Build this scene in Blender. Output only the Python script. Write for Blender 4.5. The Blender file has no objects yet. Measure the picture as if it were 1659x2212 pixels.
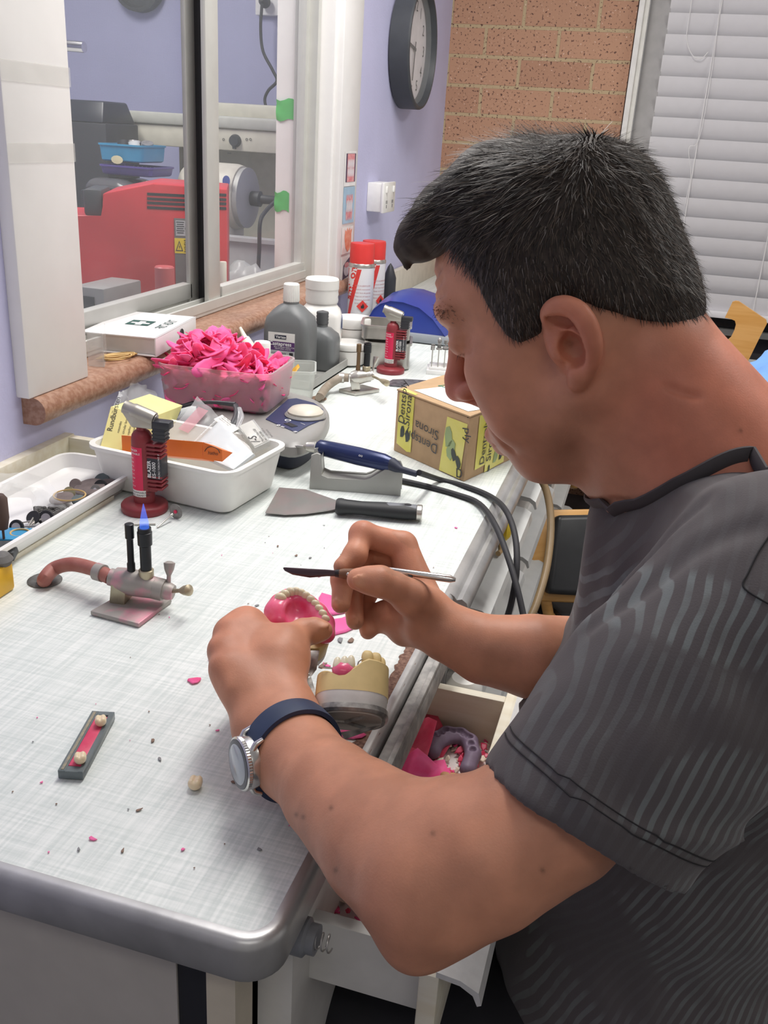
import bpy, bmesh, math, random
import numpy as np
from mathutils import Vector, Matrix
random.seed(7); rng = np.random.default_rng(7)
scene = bpy.context.scene
COL = scene.collection
BENCH = 0.80            # height of the bench top above the floor; coordinates below are relative to the bench top
PI = math.pi
V = np.array
# ---------------------------------------------------------------- camera model
W_, H_ = 1659.0, 2212.0
YAW, PITCH, ROLL, FOC = 0.262997618, 0.387222554, 0.0621477307, 2009.82073
CAM = V([.1732, -.4190, .49])
def _rot():
    f = V([-math.sin(YAW)*math.cos(PITCH), math.cos(YAW)*math.cos(PITCH), -math.sin(PITCH)])
    r = V([math.cos(YAW), math.sin(YAW), 0]); u = np.cross(r, f)
    return math.cos(ROLL)*r+math.sin(ROLL)*u, -math.sin(ROLL)*r+math.cos(ROLL)*u, f
CR, CU, CF = _rot()
def ray(px, py): return (px-829.5)/FOC*CR-(py-1106)/FOC*CU+CF
def at(axis, v, px, py):
    r = ray(px, py); return CAM+(v-CAM[axis])/r[axis]*r
def onx(v, px, py): return at(0, v, px, py)
def ony(v, px, py): return at(1, v, px, py)
def onz(v, px, py): return at(2, v, px, py)
def dep(px, py, d): return CAM+ray(px, py)*d
# ---------------------------------------------------------------- materials
MATS = {}
def mat(name, col, rough=.5, metal=0., var=.05, scale=30., bump=0., spec=.5, trans=0., sss=0., alpha=1., emit=None, es=1., ior=1.45, bscale=None, coat=0., col2=None, lo=.35, hi=.65, detail=4., attr=None, stretch=None):
    if name in MATS: return MATS[name]
    m = bpy.data.materials.new(name); m.use_nodes = True; MATS[name] = m
    nt = m.node_tree; N = nt.nodes; L = nt.links; b = N['Principled BSDF']
    c = (*col, 1)
    b.inputs['Roughness'].default_value = rough; b.inputs['Metallic'].default_value = metal
    b.inputs['Specular IOR Level'].default_value = spec; b.inputs['IOR'].default_value = ior
    b.inputs['Transmission Weight'].default_value = trans; b.inputs['Alpha'].default_value = alpha
    b.inputs['Coat Weight'].default_value = coat
    if sss:
        b.inputs['Subsurface Weight'].default_value = sss; b.inputs['Subsurface Radius'].default_value = (.012, .005, .003); b.inputs['Subsurface Scale'].default_value = 1.
    if emit: b.inputs['Emission Color'].default_value = (*emit, 1); b.inputs['Emission Strength'].default_value = es
    tc = N.new('ShaderNodeTexCoord'); src = tc.outputs['Object']
    if stretch:
        mp = N.new('ShaderNodeMapping'); mp.inputs['Scale'].default_value = stretch; L.new(src, mp.inputs['Vector']); src = mp.outputs['Vector']
    nz = N.new('ShaderNodeTexNoise'); nz.inputs['Scale'].default_value = scale; nz.inputs['Detail'].default_value = detail; L.new(src, nz.inputs['Vector'])
    mx = N.new('ShaderNodeMix'); mx.data_type = 'RGBA'
    rp = N.new('ShaderNodeMapRange'); rp.inputs['From Min'].default_value = lo; rp.inputs['From Max'].default_value = hi
    L.new(nz.outputs['Fac'], rp.inputs['Value']); L.new(rp.outputs['Result'], mx.inputs['Factor'])
    if col2 is None:
        a = tuple(max(0, x*(1-var)) for x in col); d = tuple(min(1, x*(1+var)) for x in col)
    else: a, d = col, col2
    mx.inputs['A'].default_value = (*a, 1); mx.inputs['B'].default_value = (*d, 1)
    out = mx.outputs['Result']
    if attr:
        at_ = N.new('ShaderNodeAttribute'); at_.attribute_name = attr
        m2 = N.new('ShaderNodeMix'); m2.data_type = 'RGBA'; m2.blend_type = 'MULTIPLY'; m2.inputs['Factor'].default_value = 1
        L.new(out, m2.inputs['A']); L.new(at_.outputs['Color'], m2.inputs['B']); out = m2.outputs['Result']
    L.new(out, b.inputs['Base Color'])
    if bump:
        bp = N.new('ShaderNodeBump'); bp.inputs['Strength'].default_value = 1; bp.inputs['Distance'].default_value = bump
        n2 = N.new('ShaderNodeTexNoise'); n2.inputs['Scale'].default_value = bscale or scale*3; n2.inputs['Detail'].default_value = 3; L.new(src, n2.inputs['Vector'])
        L.new(n2.outputs['Fac'], bp.inputs['Height']); L.new(bp.outputs['Normal'], b.inputs['Normal'])
    return m
def sheet(name, col, alpha=.25, rough=.1):      # thin clear plastic film or pane
    return mat(name, col, rough, alpha=alpha, var=.02)
# ---------------------------------------------------------------- mesh builder
def nrm(v): v = np.asarray(v, float); return v/(np.linalg.norm(v)+1e-12)
def frame(o, x, y=None, z=None):
    """4x4 with origin o, x axis x and z (or y) axis hint"""
    x = nrm(x)
    if z is not None: z = nrm(z); y = nrm(np.cross(z, x)); z = np.cross(x, y)
    else: y = nrm(y); z = nrm(np.cross(x, y)); y = np.cross(z, x)
    m = np.eye(4); m[:3, 0] = x; m[:3, 1] = y; m[:3, 2] = z; m[:3, 3] = o; return m
def rz(o, deg):
    a = math.radians(deg); return frame(o, (math.cos(a), math.sin(a), 0), z=(0, 0, 1))
def ease(pts, n=8):
    """Catmull-Rom through points"""
    P = [np.asarray(p, float) for p in pts]; P = [2*P[0]-P[1]]+P+[2*P[-1]-P[-2]]; out = []
    for i in range(1, len(P)-2):
        for k in range(n):
            t = k/n; a, b, c, d = P[i-1:i+3]
            out.append(.5*((2*b)+(c-a)*t+(2*a-5*b+4*c-d)*t*t+(3*b-a-3*c+d)*t**3))
    out.append(P[-2]); return out
class MB:
    def __init__(s): s.v = []; s.f = []; s.m = []; s.n = 0; s.cur = 0
    def add(s, v, f, M=None):
        v = np.asarray(v, float).reshape(-1, 3)
        if M is not None: v = v@M[:3, :3].T+M[:3, 3]
        s.v.append(v); s.f += [tuple(int(i)+s.n for i in q) for q in f]; s.m += [s.cur]*len(f); s.n += len(v); return s
    def slot(s, k): s.cur = k; return s
    def box(s, c, d, M=None, bev=0., seg=2):
        c = V(c, float); h = V(d, float)/2
        sg = [(-1,-1,-1),(1,-1,-1),(1,1,-1),(-1,1,-1),(-1,-1,1),(1,-1,1),(1,1,1),(-1,1,1)]
        v = [c+h*V(q) for q in sg]; f = [(3,2,1,0),(4,5,6,7),(0,1,5,4),(1,2,6,5),(2,3,7,6),(3,0,4,7)]
        return s.poly(v, f, M, bev, seg)
    def poly(s, v, f, M=None, bev=0., seg=2):
        if bev > 0:
            bm = bmesh.new(); vs = [bm.verts.new(tuple(p)) for p in v]
            for q in f: bm.faces.new([vs[i] for i in q])
            bmesh.ops.bevel(bm, geom=bm.edges[:], offset=bev, segments=seg, affect='EDGES', profile=.5, clamp_overlap=True)
            bm.verts.index_update(); v = [tuple(p.co) for p in bm.verts]; f = [[p.index for p in q.verts] for q in bm.faces]; bm.free()
        return s.add(v, f, M)
    def hexa(s, bot, top, bev=0., seg=2):       # two quads (counter-clockwise seen from above)
        return s.poly(list(bot)+list(top), [(3,2,1,0),(4,5,6,7),(0,1,5,4),(1,2,6,5),(2,3,7,6),(3,0,4,7)], None, bev, seg)
    def prism(s, pts, z0, z1, M=None, bev=0., seg=2):
        n = len(pts); v = [(x, y, z0) for x, y in pts]+[(x, y, z1) for x, y in pts]
        f = [tuple(range(n-1, -1, -1)), tuple(range(n, 2*n))]+[(i, (i+1) % n, n+(i+1) % n, n+i) for i in range(n)]
        return s.poly(v, f, M, bev, seg)
    def loft(s, rings, caps=True, closed=True):
        n = len(rings[0]); v = np.concatenate([np.asarray(r, float) for r in rings]); f = []
        for i in range(len(rings)-1):
            for k in range(n if closed else n-1):
                a = i*n+k; b = i*n+(k+1) % n; f.append((a, b, b+n, a+n))
        if caps and closed: f.append(tuple(range(n-1, -1, -1))); f.append(tuple(range((len(rings)-1)*n, len(rings)*n)))
        return s.add(v, f)
    def tube(s, pts, r, n=10, sm=0, caps=True, flat=1., up=None):
        pts = [np.asarray(p, float) for p in pts]
        rs = [r]*len(pts) if np.isscalar(r) else list(r)
        if sm:
            k = len(pts); t0 = np.linspace(0, 1, k); pts = ease(pts, sm); rs = np.interp(np.linspace(0, 1, len(pts)), t0, rs)
        T = [nrm(pts[min(i+1, len(pts)-1)]-pts[max(i-1, 0)]) for i in range(len(pts))]
        u = np.asarray(up, float) if up is not None else (V([0, 0, 1.]) if abs(T[0][2]) < .9 else V([1., 0, 0]))
        rings = []
        for p, t, q in zip(pts, T, rs):
            u = nrm(u-t*(u@t)); w = np.cross(t, u); a = np.linspace(0, 2*PI, n, endpoint=False)
            rings.append(p+q*(np.outer(np.cos(a), w)+flat*np.outer(np.sin(a), u)))
        return s.loft(rings, caps)
    def lathe(s, prof, M=None, n=24, sx=1., sy=1.):
        a = np.linspace(0, 2*PI, n, endpoint=False); rings = [np.stack([sx*r*np.cos(a), sy*r*np.sin(a), np.full(n, z)], 1) for r, z in prof]
        if M is not None: rings = [q@M[:3, :3].T+M[:3, 3] for q in rings]
        return s.loft(rings)
    def ball(s, c, r, M=None, n=14):
        r = V([r, r, r]) if np.isscalar(r) else V(r); m = n//2+1; rings = []
        a = np.linspace(0, 2*PI, n, endpoint=False)
        for t in np.linspace(-PI/2*.985, PI/2*.985, m):
            q = np.stack([np.cos(t)*np.cos(a), np.cos(t)*np.sin(a), np.full(n, math.sin(t))], 1)*r+V(c)
            rings.append(q@M[:3, :3].T+M[:3, 3] if M is not None else q)
        return s.loft(rings)
    def ring(s, c, R, r, M=None, n=24, k=8, ax=(1., 1.), flat=1.):
        a = np.linspace(0, 2*PI, n, endpoint=False); b = np.linspace(0, 2*PI, k, endpoint=False); v = []; f = []
        for i in a:
            for j in b: v.append(((R+r*math.cos(j))*math.cos(i)*ax[0]+c[0], (R+r*math.cos(j))*math.sin(i)*ax[1]+c[1], r*flat*math.sin(j)+c[2]))
        for i in range(n):
            for j in range(k): f.append((i*k+j, ((i+1) % n)*k+j, ((i+1) % n)*k+(j+1) % k, i*k+(j+1) % k))
        return s.add(v, f, M)
    def tray(s, w, d, h, t=.003, M=None, r=.015, flare=.01, rim=.004):
        """open rounded rectangular tub: inside and outside shells with a rolled rim"""
        def rr(w, d, r, z):
            p = []
            for cx, cy, a0 in ((1, 1, 0), (-1, 1, 90), (-1, -1, 180), (1, -1, 270)):
                for k in range(6):
                    a = math.radians(a0+18*k); p.append((cx*(w/2-r)+r*math.cos(a), cy*(d/2-r)+r*math.sin(a), z))
            return V(p)
        R = [rr(w-2*flare-.01, d-2*flare-.01, r*.7, 0), rr(w-2*flare, d-2*flare, r*.8, .004), rr(w-2*rim, d-2*rim, r, h-.006), rr(w, d, r+rim, h-.005), rr(w, d, r+rim, h),
             rr(w-2*rim-2*t, d-2*rim-2*t, r-t, h), rr(w-2*flare-2*t, d-2*flare-2*t, r*.8, t+.003), rr(w-2*flare-2*t-.012, d-2*flare-2*t-.012, r*.6, t)]
        if M is not None: R = [q@M[:3, :3].T+M[:3, 3] for q in R]
        return s.loft(R)
    def text(s, txt, size, M, depth=.0003, bold=0., align='LEFT', shear=0., xs=1.):
        key = (txt, bold, align, shear)
        if key not in TXT:
            c = bpy.data.curves.new('t', 'FONT'); c.body = txt; c.size = 1; c.offset = bold; c.align_x = align; c.shear = shear; c.resolution_u = 3
            o = bpy.data.objects.new('t', c); COL.objects.link(o); bpy.context.view_layer.update()
            me = bpy.data.meshes.new_from_object(o.evaluated_get(bpy.context.evaluated_depsgraph_get()))
            TXT[key] = ([tuple(q.co) for q in me.vertices], [tuple(p.vertices) for p in me.polygons])
            bpy.data.objects.remove(o); bpy.data.curves.remove(c); bpy.data.meshes.remove(me)
        v, f = TXT[key]; return s.add([(x*size*xs, y*size, depth) for x, y, z in v], f, M)
    def mesh(s, name, smooth=True, auto=40):
        me = bpy.data.meshes.new(name); vv = np.concatenate(s.v) if s.v else np.zeros((0, 3))
        me.from_pydata(vv.tolist(), [], s.f); me.update()
        if any(s.m): me.polygons.foreach_set('material_index', s.m)
        if smooth:
            me.polygons.foreach_set('use_smooth', [True]*len(me.polygons)); me.set_sharp_from_angle(angle=math.radians(auto))
        return me
TXT = {}
def put(name, mb, m, parent=None, smooth=True, loc=None, auto=40, label=None):
    me = mb.mesh(name, smooth, auto) if isinstance(mb, MB) else mb
    if loc is None and parent is not None: loc = PLOC.get(parent.name, (0, 0, 0))
    l = Vector(loc) if loc is not None else Vector((0, 0, 0))
    me.transform(Matrix.Translation(-l))
    for q in (m if isinstance(m, (list, tuple)) else [m]): me.materials.append(q)
    o = bpy.data.objects.new(name, me); COL.objects.link(o)
    if parent is not None:
        o.parent = parent; PLOC[o.name] = tuple(l)
        if label: o['label'] = label
    else: o.location = l; PLOC[o.name] = tuple(l)
    return o
PLOC = {}
def tag(o, label, cat, group=None, kind=None):
    if label: o['label'] = label
    if cat: o['category'] = cat
    if group: o['group'] = group
    if kind: o['kind'] = kind
    return o
def thing(name, label, cat, loc=(0, 0, 0), group=None):
    o = bpy.data.objects.new(name, None); COL.objects.link(o); o.location = loc; o.empty_display_size = .02; PLOC[o.name] = tuple(loc)
    return tag(o, label, cat, group)
def solo(name, mb, m, label, cat, loc=(0, 0, 0), group=None, kind=None, **k):
    return tag(put(name, mb, m, None, loc=loc, **k), label, cat, group, kind)
def struct(name, mb, m, parent=None, **k):
    o = put(name, mb, m, parent, **k)
    if parent is None: o['kind'] = 'structure'
    return o
def clone(o, loc, label=None):
    """copy of a thing with copies of its parts and sub-parts"""
    def cp(a, par):
        b = a.copy(); COL.objects.link(b)
        if par is not None: b.parent = par
        for ch in a.children: cp(ch, b)
        return b
    r = cp(o, None); r.location = loc
    if label: r['label'] = label
    return r
# ---------------------------------------------------------------- signed distance modelling
def smin(a, b, k): 
    if k <= 0: return np.minimum(a, b)
    h = np.maximum(k-np.abs(a-b), 0)/k; return np.minimum(a, b)-h*h*k*.25
def cone_sd(p, a, b, ra, rb):
    a = V(a, float); b = V(b, float); ba = b-a; l2 = ba@ba
    t = np.clip(((p-a)@ba)/max(l2, 1e-12), 0, 1); return np.linalg.norm(p-a-t[:, None]*ba, axis=1)-(ra+(rb-ra)*t)
def ell_sd(p, c, r, A=None):
    q = p-V(c, float)
    if A is not None: q = q@A
    r = V(r, float); k0 = np.linalg.norm(q/r, axis=1); k1 = np.linalg.norm(q/(r*r), axis=1)+1e-9
    return k0*(k0-1)/k1
class SDF:
    def __init__(s): s.p = []
    def _a(s, fn, c, R, k, op): s.p.append((fn, V(c, float), float(R), k, op)); return s
    def cap(s, a, b, ra, rb=None, k=.01, op='u'):
        rb = ra if rb is None else rb; a = V(a, float); b = V(b, float)
        return s._a(lambda p: cone_sd(p, a, b, ra, rb), (a+b)/2, np.linalg.norm(a-b)/2+max(ra, rb), k, op)
    def chain(s, pts, rs, k=.01, op='u', sm=0, ki=.003):
        if sm:
            t0 = np.linspace(0, 1, len(pts)); pts = ease(pts, sm); rs = np.interp(np.linspace(0, 1, len(pts)), t0, rs)
        P = V(pts, float); lo = (P-V(rs)[:, None]).min(0); hi = (P+V(rs)[:, None]).max(0)
        def fn(p):
            d = cone_sd(p, P[0], P[1], rs[0], rs[1])
            for i in range(1, len(P)-1): d = smin(d, cone_sd(p, P[i], P[i+1], rs[i], rs[i+1]), ki)
            return d
        return s._a(fn, (lo+hi)/2, np.linalg.norm(hi-lo)/2, k, op)
    def ell(s, c, r, A=None, k=.01, op='u'):
        return s._a(lambda p: ell_sd(p, c, r, A), c, max(r), k, op)
    def fn(s, f, c, R, k=.01, op='u'): return s._a(f, c, R, k, op)
    def near(s, c, R): 
        t = SDF(); t.p = [q for q in s.p if np.linalg.norm(q[1]-c) < q[2]+R+q[3]+.004]; return t
    def __call__(s, p):
        d = np.full(len(p), .5)
        for fn, c, R, k, op in s.p:
            e = fn(p)
            if op == 'u': d = smin(d, e, k)
            elif op == 's': d = -smin(-d, e, k)      # smooth subtraction
            elif op == 'i': d = -smin(-d, -e, k)
        return d
def surfnet(sd, h, lo, hi, B=24):
    """surface nets over sparse blocks -> verts, quads"""
    lo = V(lo, float); hi = V(hi, float); nb = np.ceil((hi-lo)/(h*B)).astype(int)
    big = int(nb.max()*B+10); key = lambda c: (c[:, 0]*big+c[:, 1])*big+c[:, 2]
    g = np.stack(np.meshgrid(*[np.arange(B+1)]*3, indexing='ij'), -1).reshape(-1, 3)
    half = h*B/2*math.sqrt(3); CK = []; CV = []; QE = []
    for bi in np.ndindex(*nb):
        o = V(bi)*B; c = lo+(o+B/2)*h; loc = sd.near(c, half)
        if not loc.p: continue
        if abs(loc(c[None])[0]) > half*1.7+.02: continue
        d = loc(lo+(g+o)*h).reshape(B+1, B+1, B+1); ins = d < 0
        if ins.all() or not ins.any(): continue
        cnt = np.zeros((B, B, B), int); acc = np.zeros((B, B, B, 3)); 
        for ax in range(3):
            a = np.swapaxes(d, 0, ax); s0 = a[:-1]; s1 = a[1:]; cr = (s0 < 0) != (s1 < 0)
            t = np.where(cr, s0/np.where(s0-s1 == 0, 1, s0-s1), 0)
            for j in (0, 1):
                for k2 in (0, 1):
                    sl = (slice(None), slice(j, B+j), slice(k2, B+k2)); cc = cr[sl]; tt = t[sl]
                    w = np.zeros(cc.shape+(3,)); w[..., 0] = tt; w[..., 1] = j; w[..., 2] = k2; w *= cc[..., None]
                    cnt += np.swapaxes(cc, 0, ax); w = np.swapaxes(w, 0, ax)
                    if ax: w = w[..., [1, 0, 2] if ax == 1 else [2, 1, 0]]
                    acc += w
        idx = np.argwhere(cnt > 0); CK.append(idx+o); CV.append(lo+(idx+o+acc[cnt > 0]/cnt[cnt > 0][:, None])*h)
        for ax in range(3):
            sl0 = [slice(0, B)]*3; sl1 = list(sl0); sl1[ax] = slice(1, B+1)
            a = ins[tuple(sl0)]; b = ins[tuple(sl1)]; e = np.argwhere(a != b)
            if len(e): QE.append((ax, e+o, a[tuple(e.T)]))
    CK = np.concatenate(CK); CV = np.concatenate(CV); kk = key(CK); order = np.argsort(kk); kk = kk[order]; CV = CV[order]
    Q = []
    for ax, e, s in QE:
        u, v = [(1, 2), (2, 0), (0, 1)][ax]; q = []
        for du, dv in ((-1, -1), (0, -1), (0, 0), (-1, 0)):
            c = e.copy(); c[:, u] += du; c[:, v] += dv; k_ = key(c); i = np.clip(np.searchsorted(kk, k_), 0, len(kk)-1)
            q.append(np.where(kk[i] == k_, i, -1))
        q = np.stack(q, 1); q[~s] = q[~s][:, ::-1]; Q.append(q[(q >= 0).all(1)])
    return CV, np.concatenate(Q)
def sdmesh(name, sd, h, lo, hi, smooth_iter=1, B=24):
    v, q = surfnet(sd, h, lo, hi, B)
    if smooth_iter:
        e = np.concatenate([q[:, [i, (i+1) % 4]] for i in range(4)])
        for _ in range(smooth_iter):
            acc = np.zeros_like(v); n = np.zeros(len(v)); np.add.at(acc, e[:, 0], v[e[:, 1]]); np.add.at(n, e[:, 0], 1); np.add.at(acc, e[:, 1], v[e[:, 0]]); np.add.at(n, e[:, 1], 1)
            v = .5*v+.5*acc/np.maximum(n, 1)[:, None]
    me = bpy.data.meshes.new(name); me.vertices.add(len(v)); me.vertices.foreach_set('co', v.ravel())
    me.loops.add(len(q)*4); me.loops.foreach_set('vertex_index', q.ravel()); me.polygons.add(len(q)); me.polygons.foreach_set('loop_start', np.arange(len(q))*4)
    me.update(calc_edges=True); me.validate(); me.polygons.foreach_set('use_smooth', [True]*len(me.polygons)); return me, v
def setcol(me, name, c):
    a = me.color_attributes.new(name, 'FLOAT_COLOR', 'POINT'); c = np.concatenate([c, np.ones((len(c), 1))], 1); a.data.foreach_set('color', c.ravel().astype(np.float32))
def wiggle(p, s, seed=0):
    """cheap smooth 3-D noise in -1..1"""
    r = np.random.default_rng(seed); out = np.zeros(len(p))
    for i in range(5):
        k = r.normal(size=3)*s*(1+.5*i); out += np.sin(p@k+r.uniform(0, 6))/(1+.4*i)
    return out/2.6
LAMPS = [('ceiling_or_fill_lamp', (-.15, 1.2), (.35, 1.3), 30), ('ceiling_or_fill_lamp', (1.3, 1.4), (.35, 1.3), 19), ('ceiling_or_fill_lamp', (.5, -1.1), (1.2, .3), 6), ('side_room_tube', (-1.7, 1.6), (.3, 1.2), 26)]  # last ceiling entry is an unseen fill lamp added behind the camera
EXPOSURE = 0.08
SKIN = (.56, .258, .160); BH = .0018; SH_H = .004
# ================================================================ room
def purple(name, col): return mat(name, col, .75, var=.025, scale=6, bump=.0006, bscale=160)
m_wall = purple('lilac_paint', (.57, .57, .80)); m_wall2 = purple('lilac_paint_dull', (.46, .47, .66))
m_white = mat('white_gloss_paint', (.86, .85, .84), .45, var=.03, scale=9, bump=.0003)
m_ceil = mat('ceiling_white', (.85, .85, .83), .9)
m_alu = mat('satin_aluminium', (.60, .60, .57), .42, .25, var=.03, scale=20)
m_alud = mat('dull_aluminium', (.47, .47, .45), .45, .25, var=.04, scale=20)
m_rub = mat('black_rubber', (.022, .022, .026), .6)
m_glass = mat('window_glass', (.6, .64, .66), .02, alpha=.07, var=0., spec=.6)
m_dirt = mat('dusty_glass', (.75, .76, .76), .5, alpha=.06)

def brick_material():
    m = bpy.data.materials.new('face_brick'); m.use_nodes = True; nt = m.node_tree; N = nt.nodes; L = nt.links; b = N['Principled BSDF']
    tc = N.new('ShaderNodeTexCoord'); mp = N.new('ShaderNodeMapping'); mp.inputs['Rotation'].default_value = (PI/2, 0, 0)
    sx = N.new('ShaderNodeSeparateXYZ'); cx = N.new('ShaderNodeCombineXYZ'); L.new(tc.outputs['Object'], sx.inputs[0]); L.new(sx.outputs['X'], cx.inputs['X']); L.new(sx.outputs['Z'], cx.inputs['Y'])
    off = N.new('ShaderNodeVectorMath'); off.operation = 'ADD'; off.inputs[1].default_value = (BRX, BRZ, 0); L.new(cx.outputs[0], off.inputs[0])
    br = N.new('ShaderNodeTexBrick'); L.new(off.outputs[0], br.inputs['Vector'])
    br.inputs['Scale'].default_value = 1; br.inputs['Brick Width'].default_value = .252; br.inputs['Row Height'].default_value = .094; br.inputs['Mortar Size'].default_value = .006; br.inputs['Mortar Smooth'].default_value = .1; br.inputs['Bias'].default_value = -.1
    br.inputs['Color1'].default_value = (.52, .295, .185, 1); br.inputs['Color2'].default_value = (.44, .24, .15, 1); br.inputs['Mortar'].default_value = (.50, .38, .225, 1)
    v = N.new('ShaderNodeTexNoise'); v.inputs['Scale'].default_value = 130; v.inputs['Detail'].default_value = 2; L.new(tc.outputs['Object'], v.inputs['Vector'])
    r = N.new('ShaderNodeMapRange'); r.inputs['From Min'].default_value = .61; r.inputs['From Max'].default_value = .65; L.new(v.outputs['Fac'], r.inputs['Value'])
    mx = N.new('ShaderNodeMix'); mx.data_type = 'RGBA'; L.new(r.outputs[0], mx.inputs['Factor']); L.new(br.outputs['Color'], mx.inputs['A']); mx.inputs['B'].default_value = (.13, .06, .045, 1)
    r2 = N.new('ShaderNodeMapRange'); r2.inputs['From Min'].default_value = .32; r2.inputs['From Max'].default_value = .29; L.new(v.outputs['Fac'], r2.inputs['Value'])
    m2 = N.new('ShaderNodeMix'); m2.data_type = 'RGBA'; L.new(r2.outputs[0], m2.inputs['Factor']); L.new(mx.outputs['Result'], m2.inputs['A']); m2.inputs['B'].default_value = (.72, .52, .42, 1)
    L.new(m2.outputs['Result'], b.inputs['Base Color']); b.inputs['Roughness'].default_value = .8
    bp = N.new('ShaderNodeBump'); bp.inputs['Distance'].default_value = .004; bp.inputs['Strength'].default_value = .8; inv = N.new('ShaderNodeMath'); inv.operation = 'SUBTRACT'; inv.inputs[0].default_value = 1; L.new(br.outputs['Fac'], inv.inputs[1]); L.new(inv.outputs[0], bp.inputs['Height']); L.new(bp.outputs['Normal'], b.inputs['Normal'])
    return m
BRX, BRZ = .65, .0
YF = 3.13; ZC = 1.75; ZF = -BENCH
# left wall with the sliding-window opening
WY0, WY1, WZ0, WZ1 = .79, 1.93, .12, 1.32
w = MB()
for (y0, y1, z0, z1) in ((-2.0, WY0, ZF, ZC), (WY1, YF+.1, ZF, ZC), (WY0, WY1, ZF, WZ0-.045), (WY0, WY1, WZ1, ZC)):
    w.box((-.7225, (y0+y1)/2, (z0+z1)/2), (.145, y1-y0, z1-z0))
struct('wall_left', w, m_wall, smooth=False)
# brick wall with a window opening
BX = -.026
w = MB(); w.box((-.34, YF+.06, (ZF+ZC)/2), (.628, .12, ZC-ZF)); w.box((1.3, YF+.06, (ZF-.22)/2), (2.652, .12, -.22-ZF)); w.box((1.3, YF+.06, (1.3+ZC)/2), (2.652, .12, ZC-1.3)); w.box((2.4, YF+.06, .6), (.45, .12, 1.4))
struct('wall_back', w, brick_material(), smooth=False)
m_lino = mat('grey_vinyl_floor', (.10, .10, .11), .55, var=.2, scale=12)
struct('floor', MB().box((.9, .6, ZF-.05), (3.6, 5.4, .1)), m_lino, smooth=False)
struct('ceiling', MB().box((.0, .6, ZC+.05), (6.4, 5.4, .1)), m_ceil, smooth=False)
struct('wall_right', MB().box((2.65, .6, .475), (.1, 5.4, ZC-ZF)), m_ceil, smooth=False)
struct('wall_front', MB().box((.9, -2.05, .475), (3.6, .1, ZC-ZF)), m_ceil, smooth=False)
# window trims
def trim(name, y0, y1):
    return struct(name, MB().box((-.64, (y0+y1)/2, (.12+1.45)/2), (.022, y1-y0, 1.33), bev=.003), m_white)
trim('trim_1', .645, .79); trim('trim_2', 1.93, 2.075)
struct('trim_3', MB().box((-.722, 1.924, .72), (.147, .016, 1.2)).box((-.722, .796, .72), (.147, .016, 1.2)), m_white, smooth=False)
m_tape = mat('clear_sticky_tape', (.80, .79, .76), .3, alpha=.22)
for py, lb in ((160, 'upper strip of clear tape across the broad white window board'), (330, 'lower strip of clear tape across the broad white window board')):
    q = onx(-.6285, 90, py); solo('sticky_tape', MB().box((-.6283, .717, q[2]), (.0006, .146, .024)), m_tape, lb, 'tape', (-.6283, .717, q[2]), smooth=False)
# granite sill: bullnose board
m_gran = mat('brown_granite', (.30, .155, .10), .32, col2=(.40, .24, .17), scale=130, detail=6, bump=.0004, lo=.4, hi=.6)
prof = [(-.69, .12), (-.632, .12)]+[(-.632+.02*math.sin(a), .1+.02*math.cos(a)) for a in np.linspace(.15, PI-.15, 9)]+[(-.632, .08), (-.69, .08)]
sl = MB(); sl.loft([[(x, y, z) for x, z in prof] for y in (.655, 2.03)]); sl.box((-.77, 1.36, .1), (.16, 1.13, .039)); 
struct('trim_4', sl, m_gran, auto=50)
m_conc = mat('rough_sawn_stone', (.42, .40, .37), .9, var=.2, scale=200)
# aluminium sliding window
FX = -.70
wn = bpy.data.objects.new('window_1', None); COL.objects.link(wn); wn['kind'] = 'structure'; PLOC[wn.name] = (0, 0, 0)
def stile(px0, px1, py, x): return onx(x, px0, py)[1], onx(x, px1, py)[1]
f = MB(); f.box((-.738, 1.36, .126), (.076, 1.12, .012), bev=.002)
for x in (-.702, -.728, -.757, -.774): f.box((x, 1.36, .138), (.006, 1.14, .018))
f.box((-.712, WY1-.026, .72), (.058, .020, 1.2)); f.box((-.738, WY0+.022, .72), (.076, .02, 1.2)); f.box((-.738, 1.36, 1.31), (.076, 1.12, .02))
struct('window_frame', f, m_alu, wn, smooth=False)
a0, a1 = stile(447, 473, 400, -.705)
s1 = MB(); s1.box((-.709, (a0+a1)/2, .72), (.011, a1-a0, 1.19), bev=.002); s1.box((-.715, WY1-.045, .73), (.020, .022, 1.17)); s1.box((-.715, (a1+WY1)/2, .155), (.022, WY1-a1-.02, .026), bev=.002); s1.box((-.715, (a1+WY1)/2, 1.285), (.022, WY1-a1-.02, .03))
struct('fixed_sash', s1, m_alu, wn)
b0, b1 = stile(408, 431, 400, -.745)
s2 = MB(); s2.box((-.751, (b0+b1)/2, .72), (.010, b1-b0, 1.17), bev=.002); s2.box((-.757, WY0+.035, .73), (.022, .03, 1.17)); s2.box((-.757, (b0+WY0)/2, .162), (.022, b1-WY0-.03, .032), bev=.002); s2.box((-.757, (b0+WY0)/2, 1.285), (.022, b1-WY0-.03, .03))
struct('sliding_sash', s2, m_alud, wn)
rb = MB(); r0, r1 = stile(433, 437, 400, -.738); rb.box((-.740, (r0+r1)/2, .72), (.02, r1-r0, 1.16)); r0, r1 = stile(441, 446, 400, -.725); rb.box((-.727, (r0+r1)/2, .72), (.012, r1-r0, 1.16)); rb.box((-.702, WY1-.018, .72), (.003, .005, 1.16))
struct('rubber_seal', rb, m_rub, wn, smooth=False)
struct('fixed_pane', MB().box((-.715, (a1+WY1)/2-.01, .72), (.004, WY1-a1-.05, 1.12)), m_glass, wn, smooth=False)
struct('sliding_pane', MB().box((-.757, (b0+WY0)/2+.02, .72), (.004, b0-WY0-.03, 1.12)), m_glass, wn, smooth=False)
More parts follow.
